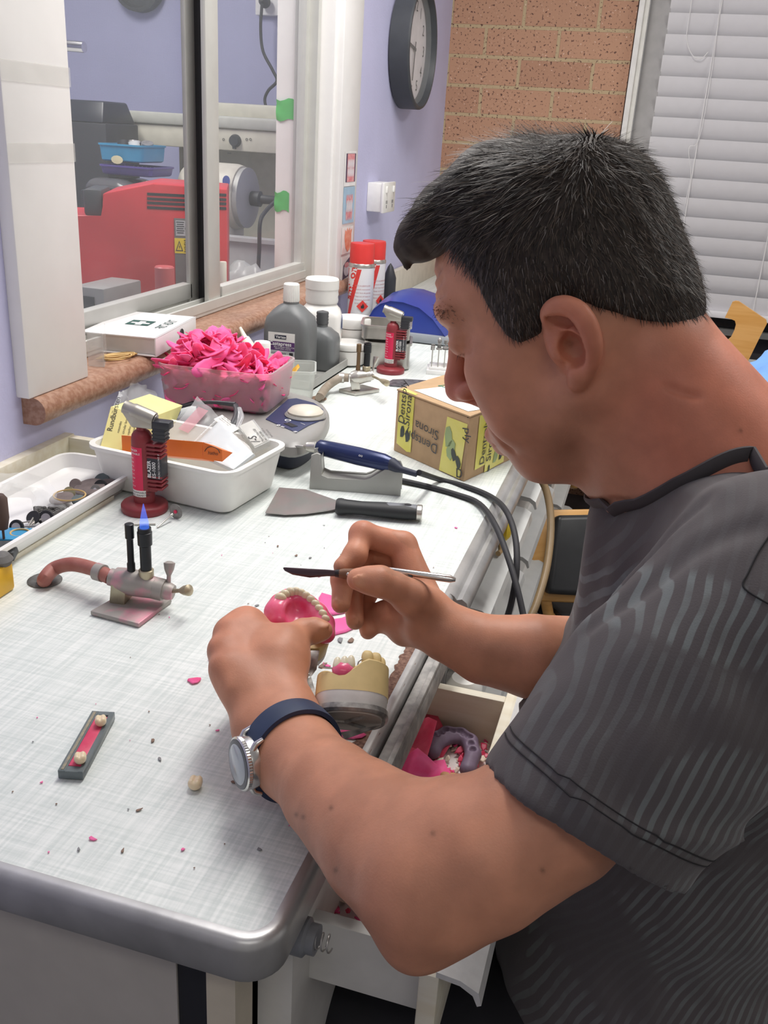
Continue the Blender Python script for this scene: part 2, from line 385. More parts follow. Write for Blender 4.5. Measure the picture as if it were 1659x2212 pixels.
# back window: frame and blind
m_frame = mat('cream_window_frame', (.78, .77, .73), .5)
m_reveal = mat('grey_reveal_paint', (.43, .42, .42), .6)
wb = bpy.data.objects.new('window_2', None); COL.objects.link(wb); wb['kind'] = 'structure'; PLOC[wb.name] = (0, 0, 0)
f = MB(); f.box((-.012, YF+.01, .55), (.018, .10, 1.52), bev=.002); f.box((.004, YF+.02, .55), (.014, .07, 1.52)); f.box((1.1, YF+.05, -.215), (2.2, .14, .012))
struct('window_frame', f, m_frame, wn and wb)
struct('window_jamb', MB().box((.044, YF+.075, .55), (.066, .02, 1.50)), m_reveal, wb, smooth=False)
m_dark = mat('dark_window_glass', (.012, .012, .016), .08)
struct('window_pane', MB().box((1.15, YF+.11, .53), (2.2, .01, 1.50)), m_dark, wb, smooth=False)
struct('lower_rail', MB().box((1.1, YF+.085, -.115), (2.2, .03, .022)), mat('bronze_rail', (.16, .16, .155), .5, .3), wb, smooth=False)
bl = thing('venetian_blind', 'white venetian blind with closed slats covering the window behind the man', 'blind', (1.0, YF+.05, -.06))
m_slat = mat('white_slat', (.80, .79, .81), .5, var=.01)
pitch = .0635; z0 = -.045; k = 0
for k in range(22):
    zc = z0+pitch*(k+.5)
    sl = MB(); pr = [(.030*math.sin(t)-.0, .034*t/1.2) for t in (-1.2, -.6, 0, .6, 1.2)]
    sl.loft([[(x, YF+.062-.014*zz/.034+.004*(1-(zz/.034)**2)*-1, zc+zz) for _, zz in pr]+[(x, YF+.064-.014*zz/.034+.004*(1-(zz/.034)**2)*-1, zc+zz) for _, zz in reversed(pr)] for x in (.075, 2.0)])
    put('slat', sl, m_slat, bl)
put('bottom_rail', MB().box((1.04, YF+.058, -.052), (1.93, .03, .022), bev=.004), m_slat, bl)
for x in (.30, .52, 1.1, 1.7):
    q = ony(YF+.04, 1560, 0)[0] if x == .30 else x
    put('ladder_cord', MB().tube([(q, YF+.040, 1.35), (q, YF+.040, .3), (q+.002, YF+.040, -.045)], .0016, 6), m_white, bl)
A = lambda px, py: ony(YF+.035, px, py)
put('pull_cord', MB().tube([A(1500, -40), A(1490, 30), A(1483, 85), A(1496, 120), A(1515, 126), A(1530, 112)], .0012, 6, sm=5), m_white, bl)
put('lift_cord', MB().tube([A(1560, -30), A(1538, 150), A(1510, 300), A(1488, 320), A(1492, 380), A(1480, 440)], .0010, 6, sm=5), m_white, bl)
# clock
cx = -.65; ckc = onx(-.62, 893, 90)
m_clk = mat('charcoal_plastic', (.055, .06, .068), .5)
c0, c1 = onx(-.60, 905, 230), onx(-.60, 905, -60)
CK = V([-.65, 2.53, .722]); RC = .165
ck = thing('clock_or_reflection', 'round wall clock with thick charcoal rim on lilac wall', 'clock', tuple(CK))
Mc = frame(CK+V([.0, 0, 0]), (0, 1, 0), z=(1, 0, 0))
put('rim', MB().lathe([(RC-.01, .0), (RC, .004), (RC, .058), (RC-.003, .063), (RC-.009, .063), (RC-.011, .055), (RC-.020, .036), (RC-.024, .028)], Mc, 64), m_clk, ck, auto=30)
m_face = mat('clock_face_white', (.74, .70, .72), .5); m_ink = mat('black_ink', (.03, .03, .035), .6)
put('dial', MB().lathe([(.001, .026), (RC-.021, .026), (RC-.021, .032), (.001, .032)], Mc, 48), m_face, ck)
nm = MB()
for h in range(1, 13):
    a = math.radians(90-30*h); p = CK+V([.0168, -.100*math.cos(a)*-1*-1, .100*math.sin(a)])
    p = CK+V([.0325, .112*math.cos(a), .112*math.sin(a)]); t = str(h)
    nm.text(t, .042, frame(p+V([0, 0, -.014]), (0, 1, 0), z=(1, 0, 0)), align='CENTER')
put('numerals', nm, m_ink, ck, smooth=False)
for nme, ang, ln, wd in (('hour_hand', 172, .055, .008), ('minute_hand', 262, .085, .006)):
    a = math.radians(ang); d = V([0, math.cos(a), math.sin(a)]); M = frame(CK+V([.035 if ln < .06 else .037, 0, 0]), d, z=(1, 0, 0))
    put(nme, MB().box((ln/2-.008, 0, 0), (ln+.02, wd, .0012), M), m_ink, ck)
put('glass_cover', MB().lathe([(.001, .046), (RC-.016, .046), (RC-.016, .047), (.001, .0475)], Mc, 48), mat('clock_glass', (.9, .93, .93), .03, alpha=.10), ck)
# power socket in a surface box
SK = V([-.65, 2.29, .317]); sk = thing('power_socket', 'white double power socket in surface box on lilac wall', 'socket', tuple(SK))
m_pvc = mat('white_plastic', (.86, .86, .83), .35)
put('mounting_box', MB().box((-.628, SK[1], SK[2]), (.044, .105, .078), bev=.003), m_pvc, sk)
put('faceplate', MB().box((-.602, SK[1], SK[2]), (.009, .118, .083), bev=.003), m_pvc, sk)
for s in (-1, 1):
    put('rocker_switch', MB().box((-.596, SK[1]+s*.035, SK[2]+.022), (.006, .012, .018), bev=.002), m_pvc, sk)
    h = MB(); h.box((-.5972, SK[1]+s*.03-.005, SK[2]-.012), (.001, .002, .009)); h.box((-.5972, SK[1]+s*.03+.005, SK[2]-.012), (.001, .002, .009)); h.box((-.5972, SK[1]+s*.03, SK[2]-.024), (.001, .002, .009))
    put('socket_slots', h, m_ink, sk, smooth=False)
# taped tooth photographs on the far window board
def photo(name, label, py0, py1, slots, fn):
    x = -.6275; ya, yb = 1.965, 2.055; za = onx(x, 752, py1)[2]; zb = onx(x, 752, py0)[2]
    t = thing(name, label, 'photograph', (x, 2.01, za), 'tooth pictures taped to the window board')
    put('paper', MB().box((x, (ya+yb)/2, (za+zb)/2), (.0008, yb-ya, zb-za)), slots[0], t, smooth=False)
    d = MB(); fn(d, x+.0008, ya, yb, za, zb); put('printed_teeth', d, slots[1:], t, smooth=False); return t
m_pk = mat('print_pink', (.72, .20, .24), .5, col2=(.80, .45, .45), scale=90); m_ivp = mat('print_ivory', (.80, .76, .80), .5); m_pkd = mat('print_dark', (.10, .07, .12), .5)
m_bluep = mat('print_blue', (.38, .55, .70), .5); m_orp = mat('print_coral', (.78, .23, .14), .45, col2=(.85, .42, .30), scale=80); m_paper = mat('photo_paper', (.84, .83, .82), .5)
def blob(d, x, pts, k): d.slot(k); v = [(x, y, z) for y, z in pts]; d.add(v, [tuple(range(len(v)))])
def teethrow(d, x, ya, yb, z, h, n, k, up=1):
    w_ = (yb-ya)/n
    for i in range(n):
        c = ya+w_*(i+.5); blob(d, x, [(c+w_*.46*math.cos(t), z+up*h*.5+h*.5*math.sin(t)) for t in np.linspace(0, 2*PI, 12, endpoint=False)], k)
def ph1(d, x, ya, yb, za, zb):
    h = zb-za; blob(d, x, [(ya+.008, za+.01*1), (yb-.004, za+.01), (yb-.004, zb-.006), (ya+.008, zb-.006)], 2)
    blob(d, x+.0002, [(ya+.018, za+h*.12), (yb-.014, za+h*.12), (yb-.014, zb-h*.08), (ya+.018, zb-h*.08)], 0)
    teethrow(d, x+.0004, ya+.02, yb-.016, za+h*.26, h*.27, 7, 1); teethrow(d, x+.0004, ya+.02, yb-.016, za+h*.50, h*.27, 6, 1)
def ph2(d, x, ya, yb, za, zb):
    h = zb-za; teethrow(d, x, ya+.02, yb-.016, za+h*.08, h*.36, 4, 0); teethrow(d, x, ya+.02, yb-.016, za+h*.50, h*.30, 4, 0); teethrow(d, x+.0003, ya+.022, yb-.02, za+h*.3, h*.35, 4, 1)
def ph3(d, x, ya, yb, za, zb):
    h = zb-za; pts = [(.5, .05), (.72, .12), (.85, .4), (.82, .7), (.88, .93), (.74, .84), (.66, .97), (.55, .86), (.45, .98), (.36, .84), (.24, .92), (.2, .6), (.3, .25)]
    blob(d, x, [(ya+(yb-ya)*a, za+h*b) for a, b in pts], 0)
def ph4(d, x, ya, yb, za, zb):
    h = zb-za; blob(d, x, [(ya+(yb-ya)*a, za+h*b) for a, b in [(.15, .0), (.8, .1), (.86, .98), (.5, .8), (.2, .62)]], 2)
    blob(d, x+.0003, [(ya+(yb-ya)*(.5+.25*math.cos(t)), za+h*(.42+.3*math.sin(t))) for t in np.linspace(0, 2*PI, 16, endpoint=False)], 1)
    blob(d, x+.0005, [(ya+(yb-ya)*(.5+.22*math.cos(t)), za+h*(.62+.12*math.sin(t))) for t in np.linspace(0, 2*PI, 16, endpoint=False)], 0)
photo('tooth_photo', 'dark framed tooth picture, topmost on the white window board', 326, 402, (m_paper, m_pk, m_ivp, m_pkd), ph1)
photo('tooth_photo', 'pale blue tooth picture below the dark framed one', 404, 482, (m_bluep, m_pk, m_ivp, m_pkd), ph2)
photo('tooth_photo', 'coral red denture picture on white paper on the window board', 490, 546, (m_paper, m_orp, m_ivp, m_pkd), ph3)
photo('tooth_photo', 'dark purple tooth picture lowest on the window board just above sill', 552, 600, (m_paper, m_pk, m_ivp, m_pkd), ph4)

# ================================================================ room behind the window
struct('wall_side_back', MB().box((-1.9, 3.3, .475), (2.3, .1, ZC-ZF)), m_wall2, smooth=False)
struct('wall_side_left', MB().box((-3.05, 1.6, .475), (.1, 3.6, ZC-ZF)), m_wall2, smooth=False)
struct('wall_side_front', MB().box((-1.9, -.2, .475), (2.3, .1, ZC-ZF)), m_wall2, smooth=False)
struct('floor_side', MB().box((-1.9, 1.6, ZF-.05), (2.3, 3.6, .1)), m_lino, smooth=False)
# counter in the side room
CT = -.10
m_ctop = mat('pale_counter', (.62, .62, .60), .4); m_ply = mat('cream_panel', (.62, .58, .50), .6)
ct = thing('side_counter', 'pale counter in the side room carrying the machines', 'counter', (-1.5, 2.1, ZF))
put('worktop', MB().box((-1.75, 2.0, CT-.02), (1.75, 2.4, .04), bev=.004), m_ctop, ct); put('cabinet', MB().box((-1.75, 2.0, (ZF+CT-.04)/2), (1.7, 2.35, CT-.04-ZF)), m_ply, ct, smooth=False)
# dust hood with control panel
m_hood = mat('cream_grey_enamel', (.66, .64, .53), .45); m_hood2 = mat('grey_enamel', (.52, .53, .47), .45)
yh = 2.62; L0 = ony(yh, 275, 238); L1 = ony(yh, 640, 265); HB = ony(yh, 280, 310)[2]; HT = ony(yh, 275, 238)[2]; HM = ony(yh, 275, 264)[2]
hx0, hx1 = L0[0], L1[0]+.05
dh = thing('dust_extractor', 'cream polishing dust hood with black dial seen through the window', 'dust extractor', ((hx0+hx1)/2, yh+.2, CT))
put('top_lip', MB().box(((hx0+hx1)/2, yh+.18, (HT+HM)/2), (hx1-hx0, .40, HT-HM), bev=.008), m_hood2, dh)
put('control_panel', MB().box(((hx0+hx1)/2+.005, yh+.17, (HB+HM)/2), (hx1-hx0-.015, .36, HM-HB), bev=.004), m_hood, dh)
put('raised_back', MB().box(((hx0+hx1)/2+.06, yh+.30, HT+.02), (hx1-hx0-.16, .12, .05), bev=.008), m_hood, dh)
put('body', MB().box(((hx0+hx1)/2+.05, yh+.28, (HB+CT)/2), (hx1-hx0-.1, .22, HB-CT)), m_hood, dh)
kc = ony(yh-.011, 509, 304)
put('dial_knob', MB().lathe([(.020, -.002), (.020, .006), (.016, .018), (.001, .018)], frame(kc+V([0, .0, 0]), (1, 0, 0), z=(0, -1, 0)), 20).box((0, -.018, .010), (.008, .014, .014), frame(kc, (1, 0, 0), z=(0, -1, 0))), m_clk, dh)
t = MB()
for px in (480, 530, 538): t.text('o', .018, frame(ony(yh-.0115, px, 304), (1, 0, 0), z=(0, -1, 0)))
t.text('ooo', .009, frame(ony(yh-.0115, 491, 332), (1, 0, 0), z=(0, -1, 0)))
put('panel_marks', t, m_ink, dh, smooth=False)
# polishing lathe
yl = 2.45; lc = ony(yl, 500, 425); m_mot = mat('ivory_enamel', (.64, .61, .52), .4)
pl = thing('polishing_lathe', 'ivory polishing motor with black chuck under the dust hood', 'polishing motor', (lc[0], yl, CT))
Ml = frame(lc+V([-.10, 0, 0]), (0, 1, 0), z=(1, -.05, 0))
put('motor_housing', MB().lathe([(.03, -.06), (.085, -.05), (.10, -.02), (.10, .12), (.095, .14), (.04, .145)], Ml, 32), m_mot, pl)
put('end_plate', MB().lathe([(.09, .14), (.092, .158), (.05, .168), (.03, .17)], Ml, 32), m_alud, pl)
put('chuck', MB().lathe([(.022, .165), (.024, .20), (.014, .205), (.012, .26), (.004, .27)], Ml, 16), m_clk, pl)
put('foot', MB().box((lc[0]-.06, yl, (CT+lc[2]-.08)/2), (.16, .12, lc[2]-.06-CT), bev=.01), m_mot, pl)
put('badge', MB().lathe([(.001, .0), (.016, .001), (.001, .002)], frame(ony(yl-.1005, 489, 391), (1, 0, 0), z=(0, -1, .1)), 16, .8), mat('blue_badge', (.08, .11, .35), .4), pl)
# red machine
m_red = mat('red_enamel', (.56, .035, .045), .35, var=.08, scale=8); m_gpanel = mat('grey_steel_panel', (.24, .235, .23), .4, .4)
RA = math.radians(24); RU = V([math.cos(RA), math.sin(RA), 0]); RN = V([math.sin(RA), -math.cos(RA), 0]); RP = ony(1.74, 491, 500)
def onr(px, py, e=0.):
    r = ray(px, py); return CAM+r*(((RP+RN*e-CAM)@RN)/(r@RN))
RS = lambda q: ((q-RP)@RU, q[2]); FR = frame(V([RP[0], RP[1], 0]), RU, y=(0, 0, 1))
rm = thing('casting_machine', 'red bench machine with slotted vents seen through the window', 'machine', tuple(V([RP[0], RP[1], CT])-RU*.2-RN*.12))
za, zb, zr = onr(178, 468)[2], onr(222, 418)[2], onr(400, 404)[2]; sl = RS(onr(178, 470))[0]-.12
pts = [(sl, CT), (0, CT), (0, zr), (RS(onr(330, 403))[0], zr+.004), (RS(onr(222, 420))[0], zb), (RS(onr(222, 470))[0], za), (sl, za)]
put('housing', MB().prism(pts, -.24, 0, FR, bev=.004), m_red, rm)
v = MB()
for py in (422, 432, 441, 451):
    for a_, b_ in ((318, 401), (474, 489)):
        p, q = RS(onr(a_, py)), RS(onr(b_, py-2)); v.box(((p[0]+q[0])/2, (p[1]+q[1])/2, .0006), (q[0]-p[0], .0062, .0014), FR)
put('vent_slots', v, m_rub, rm, smooth=False)
def lbl(px0, py0, px1, py1, m, name, e=.001):
    p, q = RS(onr(px0, py0)), RS(onr(px1, py1)); put(name, MB().box(((p[0]+q[0])/2, (p[1]+q[1])/2, e), (abs(q[0]-p[0]), abs(p[1]-q[1]), .0012), FR), m, rm, smooth=False); return p, q
lbl(376, 471, 424, 690, m_gpanel, 'side_panel', .0008); lbl(379, 476, 408, 510, mat('silver_label', (.55, .56, .57), .4, .3), 'rating_plate', .002); m_yel = mat('warning_yellow', (.80, .60, .05), .5)
p, q = lbl(377, 514, 413, 548, m_yel, 'warning_label', .002)
s = MB(); e = .0030; w_, h_ = q[0]-p[0], p[1]-q[1]; X_ = lambda a, b: (p[0]+w_*a, q[1]+h_*b, e)
o3 = [X_(*k) for k in ((.06, .15), (.52, .15), (.29, .85), (.13, .21), (.45, .21), (.29, .73))]; s.add(o3, [(0, 1, 4, 3), (1, 2, 5, 4), (2, 0, 3, 5)], FR)
s.add([X_(*k) for k in ((.32, .60), (.25, .42), (.29, .42), (.27, .25), (.34, .46), (.30, .46))], [(0, 1, 2, 5), (2, 3, 4, 5)], FR)
for i in range(7): s.box(X_(.76, .88-.125*i), (w_*(.36-.06*(i % 2)), h_*.05, .0005), FR)
p, q = RS(onr(379, 476)), RS(onr(408, 510)); w_, h_ = q[0]-p[0], p[1]-q[1]
for i in range(6): s.box((p[0]+w_*.36, q[1]+h_*(.9-.14*i), e), (w_*(.5 if i % 2 else .6), h_*.05, .0005), FR)
s.text('CE', h_*.22, FR@frame((p[0]+w_*.68, q[1]+h_*.42, e), (1, 0, 0), y=(0, 1, 0)))
put('label_print', s, m_ink, rm, smooth=False)
p, q = RS(onr(176, 408)), RS(onr(221, 470)); put('black_hinge_block', MB().box(((p[0]+q[0])/2, (p[1]+q[1])/2, -.09), (q[0]-p[0], p[1]-q[1], .15), FR, bev=.008), m_clk, rm)
# black machine behind, basket stack, bottles, bag
m_blk = mat('black_plastic', (.035, .037, .045), .45)
yb_ = 2.38; p, q = ony(yb_, 120, 212), ony(yb_, 222, 266); 
bmc = thing('steam_cleaner', 'black angular machine behind the blue basket beyond the window', 'machine', ((p[0]+q[0])/2, yb_+.1, CT))
put('lower_body', MB().box(((p[0]+q[0])/2, yb_+.10, (CT+q[2])/2), (q[0]-p[0]+.02, .20, q[2]-CT), bev=.006), m_blk, bmc)
put('hopper', MB().hexa([(p[0], yb_, q[2]), (q[0], yb_, q[2]), (q[0], yb_+.2, q[2]), (p[0], yb_+.2, q[2])], [(p[0]+.02, yb_+.03, p[2]), (q[0]-.012, yb_+.03, p[2]), (q[0]-.012, yb_+.17, p[2]), (p[0]+.02, yb_+.17, p[2])], bev=.006), mat('black_satin', (.022, .026, .04), .35), bmc)
yl2 = 2.14; p, q = ony(yl2, 165, 382), ony(yl2, 296, 420)
ld = thing('dark_lidded_unit', 'dark unit with a smoky domed lid behind the red machine', 'machine', ((p[0]+q[0])/2, yl2+.1, CT))
put('body', MB().box(((p[0]+q[0])/2, yl2+.12, (CT+q[2])/2), (q[0]-p[0], .22, q[2]-CT), bev=.008), m_blk, ld); put('domed_lid', MB().hexa([(p[0], yl2+.01, q[2]), (q[0], yl2+.01, q[2]), (q[0], yl2+.23, q[2]), (p[0], yl2+.23, q[2])], [(p[0]+.02, yl2+.03, p[2]), (q[0]-.08, yl2+.03, p[2]), (q[0]-.08, yl2+.2, p[2]), (p[0]+.02, yl2+.2, p[2])], bev=.02, seg=3), mat('smoky_plastic', (.10, .10, .11), .2), ld)
ybk = 2.20
def basket(name, label, px0, px1, py0, py1, m, cat='basket'):
    p, q = ony(ybk, px0, py0), ony(ybk, px1, py1); w_ = q[0]-p[0]; h_ = p[2]-q[2]; c = V([(p[0]+q[0])/2, ybk+.07, q[2]])
    t = thing(name, label, cat, tuple(c)); b = MB().tray(w_+.012, .15, h_, .003, frame(c, (1, 0, 0), z=(0, 0, 1)), r=.012, flare=.008); put('tub', b, m, t)
    s = MB()
    for i in range(8): s.box((c[0]-w_*.3+i*w_*.085, ybk+.1405, c[2]+h_*.62), (.004, .008, h_*.4))
    put('slots', s, mat('basket_slot', (.35, .5, .6), .6), t, smooth=False); return t, c, w_, h_
b2, c, w_, h_ = basket('storage_basket', 'purple plastic basket under the blue basket beyond the window', 216, 326, 354, 384, mat('purple_plastic', (.10, .07, .30), .4))
b1, c, w_, h_ = basket('storage_basket', 'blue plastic basket of small parts beyond the window', 213, 308, 308, 353, mat('blue_basket_plastic', (.045, .30, .52), .35))
put('cream_sticker', MB().lathe([(.001, 0), (.02, .0006), (.001, .0012)], frame(ony(ybk-.006, 253, 345), (1, 0, 0), z=(0, -1, 0)), 12, 1, .6), mat('cream_sticker', (.70, .65, .42), .6), b1)
m_met = mat('dull_steel', (.42, .41, .40), .4, .7, var=.15, scale=60)
for i in range(5):
    pc = c+V([-.03+.02*i, .02*(i % 2), h_*.72]); solo('metal_flask', MB().lathe([(.001, 0), (.018, 0), (.018, .022), (.001, .022)], frame(pc, (1, .3*i, .2), z=(.3*(i-2), .2, 1)), 16), [m_blk, m_met, m_pvc][i % 3], 'small round part heaped in the blue basket beyond the window', 'part', tuple(pc), 'small parts in the blue basket')
p = ony(1.95, 330, 402); pr = thing('round_cap', 'pale round bottle top sticking up behind the red machine', 'cap', (p[0], 2.15, p[2]-.03)); p2 = ony(2.15, 330, 412)
put('cap', MB().lathe([(.001, -.25), (.022, -.25), (.022, .022), (.018, .026), (.001, .026)], rz((p2[0], 2.15, p2[2]), 0), 20), mat('pale_pink_plastic', (.70, .62, .60), .4), pr)
# bottles standing just behind the glass
def silhouette(name, label, px, pyb, pyt, y, r, m, cat='bottle'):
    zt = ony(y, px, pyt)[2]; zb = CT; x = ony(y, px, pyt)[0]; H = zt-zb; t = thing(name, label, cat, (x, y, zb))
    put('body', MB().lathe([(.001, 0), (r, .0), (r, H*.55), (r*.8, H*.68), (r*.42, H*.75), (r*.40, H*.8)], rz((x, y, zb), 0), 24), m, t); put('cap', MB().lathe([(.001, H*.8), (r*.46, H*.8), (r*.46, H*.99), (r*.4, H), (.001, H)], rz((x, y, zb), 0), 20), m, t); return t
silhouette('plastic_bottle', 'red plastic bottle standing before the red machine beyond the window', 355, 690, 575, 1.50, .048, mat('translucent_red', (.50, .10, .11), .4))
silhouette('plastic_bottle', 'small white capped bottle beyond the fixed window pane', 482, 650, 565, 1.60, .018, mat('milky_plastic', (.66, .62, .54), .4))
yb3 = 1.40; p, q = ony(yb3, 150, 618), ony(yb3, 224, 720)
gb = thing('grey_tank', 'grey open-fronted box behind the lower window pane', 'box', ((p[0]+q[0])/2, yb3+.08, CT))
put('shell', MB().box(((p[0]+q[0])/2, yb3+.09, (CT+p[2])/2), (q[0]-p[0], .16, p[2]-CT), bev=.004), mat('grey_cabinet', (.25, .25, .25), .5), gb)
put('dark_opening', MB().box(((p[0]+q[0])/2-.005, yb3+.009, (CT+p[2])/2), (q[0]-p[0]-.04, .004, p[2]-CT-.04)), m_blk, gb, smooth=False)
bag = MB(); yb4 = 2.18; p = ony(yb4, 535, 560); 
def crumple(mb, c, r, seed, n=26, fold=.25, sq=(1, 1, 1)):
    m_ = n//2; a = np.linspace(0, 2*PI, n, endpoint=False); R_ = np.random.default_rng(seed); rings = []
    for t in np.linspace(-1.35, 1.45, m_):
        q = np.stack([np.cos(t)*np.cos(a), np.cos(t)*np.sin(a), np.full(n, math.sin(t))], 1); d = 1+fold*wiggle(q, 2.6, seed)+fold*.5*wiggle(q, 6, seed+1); rings.append(q*d[:, None]*r*V(sq)+V(c))
    mb.loft(rings); return mb
crumple(bag, (p[0], yb4, CT+.105), .115, 5, sq=(.75, .5, .85)); solo('plastic_bag', bag, sheet('cloudy_bag', (.72, .74, .72), .55, .25), 'crumpled clear plastic bag beyond the right window pane', 'bag', (p[0], yb4, CT), auto=180)
p = ony(2.3, 490, 508); q = ony(2.3, 600, 522)
solo('steel_shelf', MB().box(((p[0]+q[0])/2, 2.31, p[2]-.008), (q[0]-p[0]+.1, .05, .012)).box(((p[0]+q[0])/2, 2.31, (CT+p[2])/2), (q[0]-p[0]+.06, .02, p[2]-CT)), mat('white_lip', (.55, .55, .55), .4), 'low white lipped shelf beyond the right window pane', 'shelf', (p[0], 2.36, CT), smooth=False)
# outlet, cord, pipe, modelled clock reflection in the side room
ys = 3.235; o1 = ony(ys, 592, 10); so = thing('power_socket', 'white socket high on the side room wall beyond the window', 'socket', (o1[0], ys, o1[2]))
put('faceplate', MB().box((o1[0], ys, o1[2]), (.14, .03, .075), bev=.004), m_pvc, so)
pg = ony(ys-.03, 576, 8); cd = thing('mains_lead', 'dark power cord hanging from the side room socket', 'cord', tuple(pg))
put('plug', MB().lathe([(.012, 0), (.02, .01), (.018, .035), (.008, .05)], frame(pg, (1, 0, 0), z=(0, -1, .2)), 16), m_clk, cd)
B = lambda px, py, y=3.15: ony(y, px, py)
put('cable', MB().tube([B(566, 8), B(563, 60), B(568, 110), B(588, 150), B(598, 175), B(580, 195), B(572, 215), B(578, 235), B(596, 240), B(610, 200)], .006, 8, sm=6), m_clk, cd)
cd2 = thing('machine_lead', 'dark lead dropping from the polishing motor beyond the window', 'cord', tuple(ony(2.2, 560, 600)))
put('lead', MB().tube([ony(2.3, 600, 430), ony(2.25, 575, 455), ony(2.2, 562, 480), ony(2.2, 560, 540), ony(2.2, 557, 600), ony(2.2, 557, 640)], .006, 8, sm=6), m_clk, cd2)
p = ony(1.9, 150, 99); q = ony(1.9, 182, 102)
rl = thing('wall_rail', 'stub of chrome rail sticking out beyond the left window pane', 'rail', tuple(q)); put('rail', MB().tube([p+V([-.5, 0, .01]), p, q], .013, 16), mat('chrome', (.75, .75, .75), .15, 1.), rl)
cc = ony(3.24, 305, -38); wc = thing('clock_or_reflection', 'white round clock with dark rim above the blue basket beyond the window', 'clock', tuple(cc)); Mk = frame(cc, (1, 0, 0), z=(0, -1, 0))  # solid clock added to stand in for a reflection in the pane
put('rim', MB().lathe([(.07, 0), (.105, 0), (.105, .04), (.092, .045), (.085, .02)], Mk, 40), m_clk, wc); put('dial', MB().lathe([(.001, .01), (.09, .01), (.09, .014), (.001, .014)], Mk, 40), m_face, wc)
# green masking tape on the far jamb
m_grn = mat('green_tape', (.10, .52, .13), .55)
for nme, lb, px0, px1, py0, py1 in (('green_tape', 'upper square of green masking tape on the window jamb', 598, 640, 214, 261), ('green_tape', 'lower torn square of green masking tape on the window jamb', 594, 624, 413, 457)):
    p, q = ony(1.9155, px0, py0), ony(1.9155, px1, py1); t = MB(); n = 6; w_ = q[0]-p[0]; h_ = p[2]-q[2]
    t.loft([[(p[0]+w_*u-.006*v_*(nme == 'x'), 1.9150-.005*abs(math.sin(v_*4+u*3))*(1-u), q[2]+h_*v_-.004*math.sin(u*7)) for u in np.linspace(0, 1, 6)] for v_ in np.linspace(0, 1, 6)], caps=False, closed=False)
    solo(nme, t, m_grn, lb, 'tape', tuple(q))
# ================================================================ bench
def proj(w):
    d = V(w, float)-CAM; z = d@CF; return 829.5+FOC*(d@CR)/z, 1106-FOC*(d@CU)/z
def zat(x, y, py, lo=-.8, hi=.9):
    for _ in range(50):
        m = (lo+hi)/2
        if proj((x, y, m))[1] > py: lo = m
        else: hi = m
    return (lo+hi)/2
def laminate():
    m = bpy.data.materials.new('linen_laminate'); m.use_nodes = True; nt = m.node_tree; N = nt.nodes; L = nt.links; b = N['Principled BSDF']; b.inputs['Roughness'].default_value = .38
    tc = N.new('ShaderNodeTexCoord'); outs = []
    for sc in ((420, 14, 1), (16, 420, 1), (150, 3, 1)):
        mp = N.new('ShaderNodeMapping'); mp.inputs['Scale'].default_value = sc; L.new(tc.outputs['Object'], mp.inputs['Vector'])
        n = N.new('ShaderNodeTexNoise'); n.inputs['Scale'].default_value = 1; n.inputs['Detail'].default_value = 3; L.new(mp.outputs['Vector'], n.inputs['Vector']); outs.append(n.outputs['Fac'])
    ad = N.new('ShaderNodeMath'); ad.operation = 'ADD'; L.new(outs[0], ad.inputs[0]); L.new(outs[1], ad.inputs[1])
    a2 = N.new('ShaderNodeMath'); a2.operation = 'MULTIPLY_ADD'; a2.inputs[1].default_value = .6; L.new(outs[2], a2.inputs[0]); L.new(ad.outputs[0], a2.inputs[2])
    r = N.new('ShaderNodeMapRange'); r.inputs['From Min'].default_value = 1.05; r.inputs['From Max'].default_value = 1.6; L.new(a2.outputs[0], r.inputs['Value'])
    mx = N.new('ShaderNodeMix'); mx.data_type = 'RGBA'; L.new(r.outputs[0], mx.inputs['Factor']); mx.inputs['A'].default_value = (.60, .655, .635, 1); mx.inputs['B'].default_value = (.81, .84, .82, 1)
    s = N.new('ShaderNodeTexNoise'); s.inputs['Scale'].default_value = 26; s.inputs['Detail'].default_value = 5; L.new(tc.outputs['Object'], s.inputs['Vector'])
    r2 = N.new('ShaderNodeMapRange'); r2.inputs['From Min'].default_value = .62; r2.inputs['From Max'].default_value = .85; r2.inputs['To Max'].default_value = .35; L.new(s.outputs['Fac'], r2.inputs['Value'])
    m2 = N.new('ShaderNodeMix'); m2.data_type = 'RGBA'; L.new(r2.outputs[0], m2.inputs['Factor']); L.new(mx.outputs['Result'], m2.inputs['A']); m2.inputs['B'].default_value = (.88, .88, .88, 1)
    L.new(m2.outputs['Result'], b.inputs['Base Color']); return m
m_lam = laminate()
m_edge = mat('worn_aluminium_edge', (.47, .47, .465), .38, .65, var=.12, scale=22, bump=.0002)
m_dirtyal = mat('dusty_aluminium', (.26, .26, .25), .65, .2, col2=(.46, .45, .43), scale=70, detail=6)
m_beige = mat('beige_melamine', (.50, .47, .43), .5, var=.03); m_cream = mat('cream_wood', (.72, .66, .52), .5, col2=(.78, .74, .62), scale=12, stretch=(1, 8, 8)); m_creamw = mat('white_drawer_paint', (.70, .69, .66), .5, var=.05)
bench = thing('workbench', 'long white laminate workbench with aluminium edge where the man works', 'workbench', (-.3, 1.5, -BENCH))
top = []; r = .022
top = [(-.65, 0.)]+[(-r+r*math.sin(a), r-r*math.cos(a)) for a in np.linspace(0, PI/2, 7)]+[(0, YF), (-.65, YF)]
put('worktop', MB().prism(top, -.03, 0), m_lam, bench, auto=60)
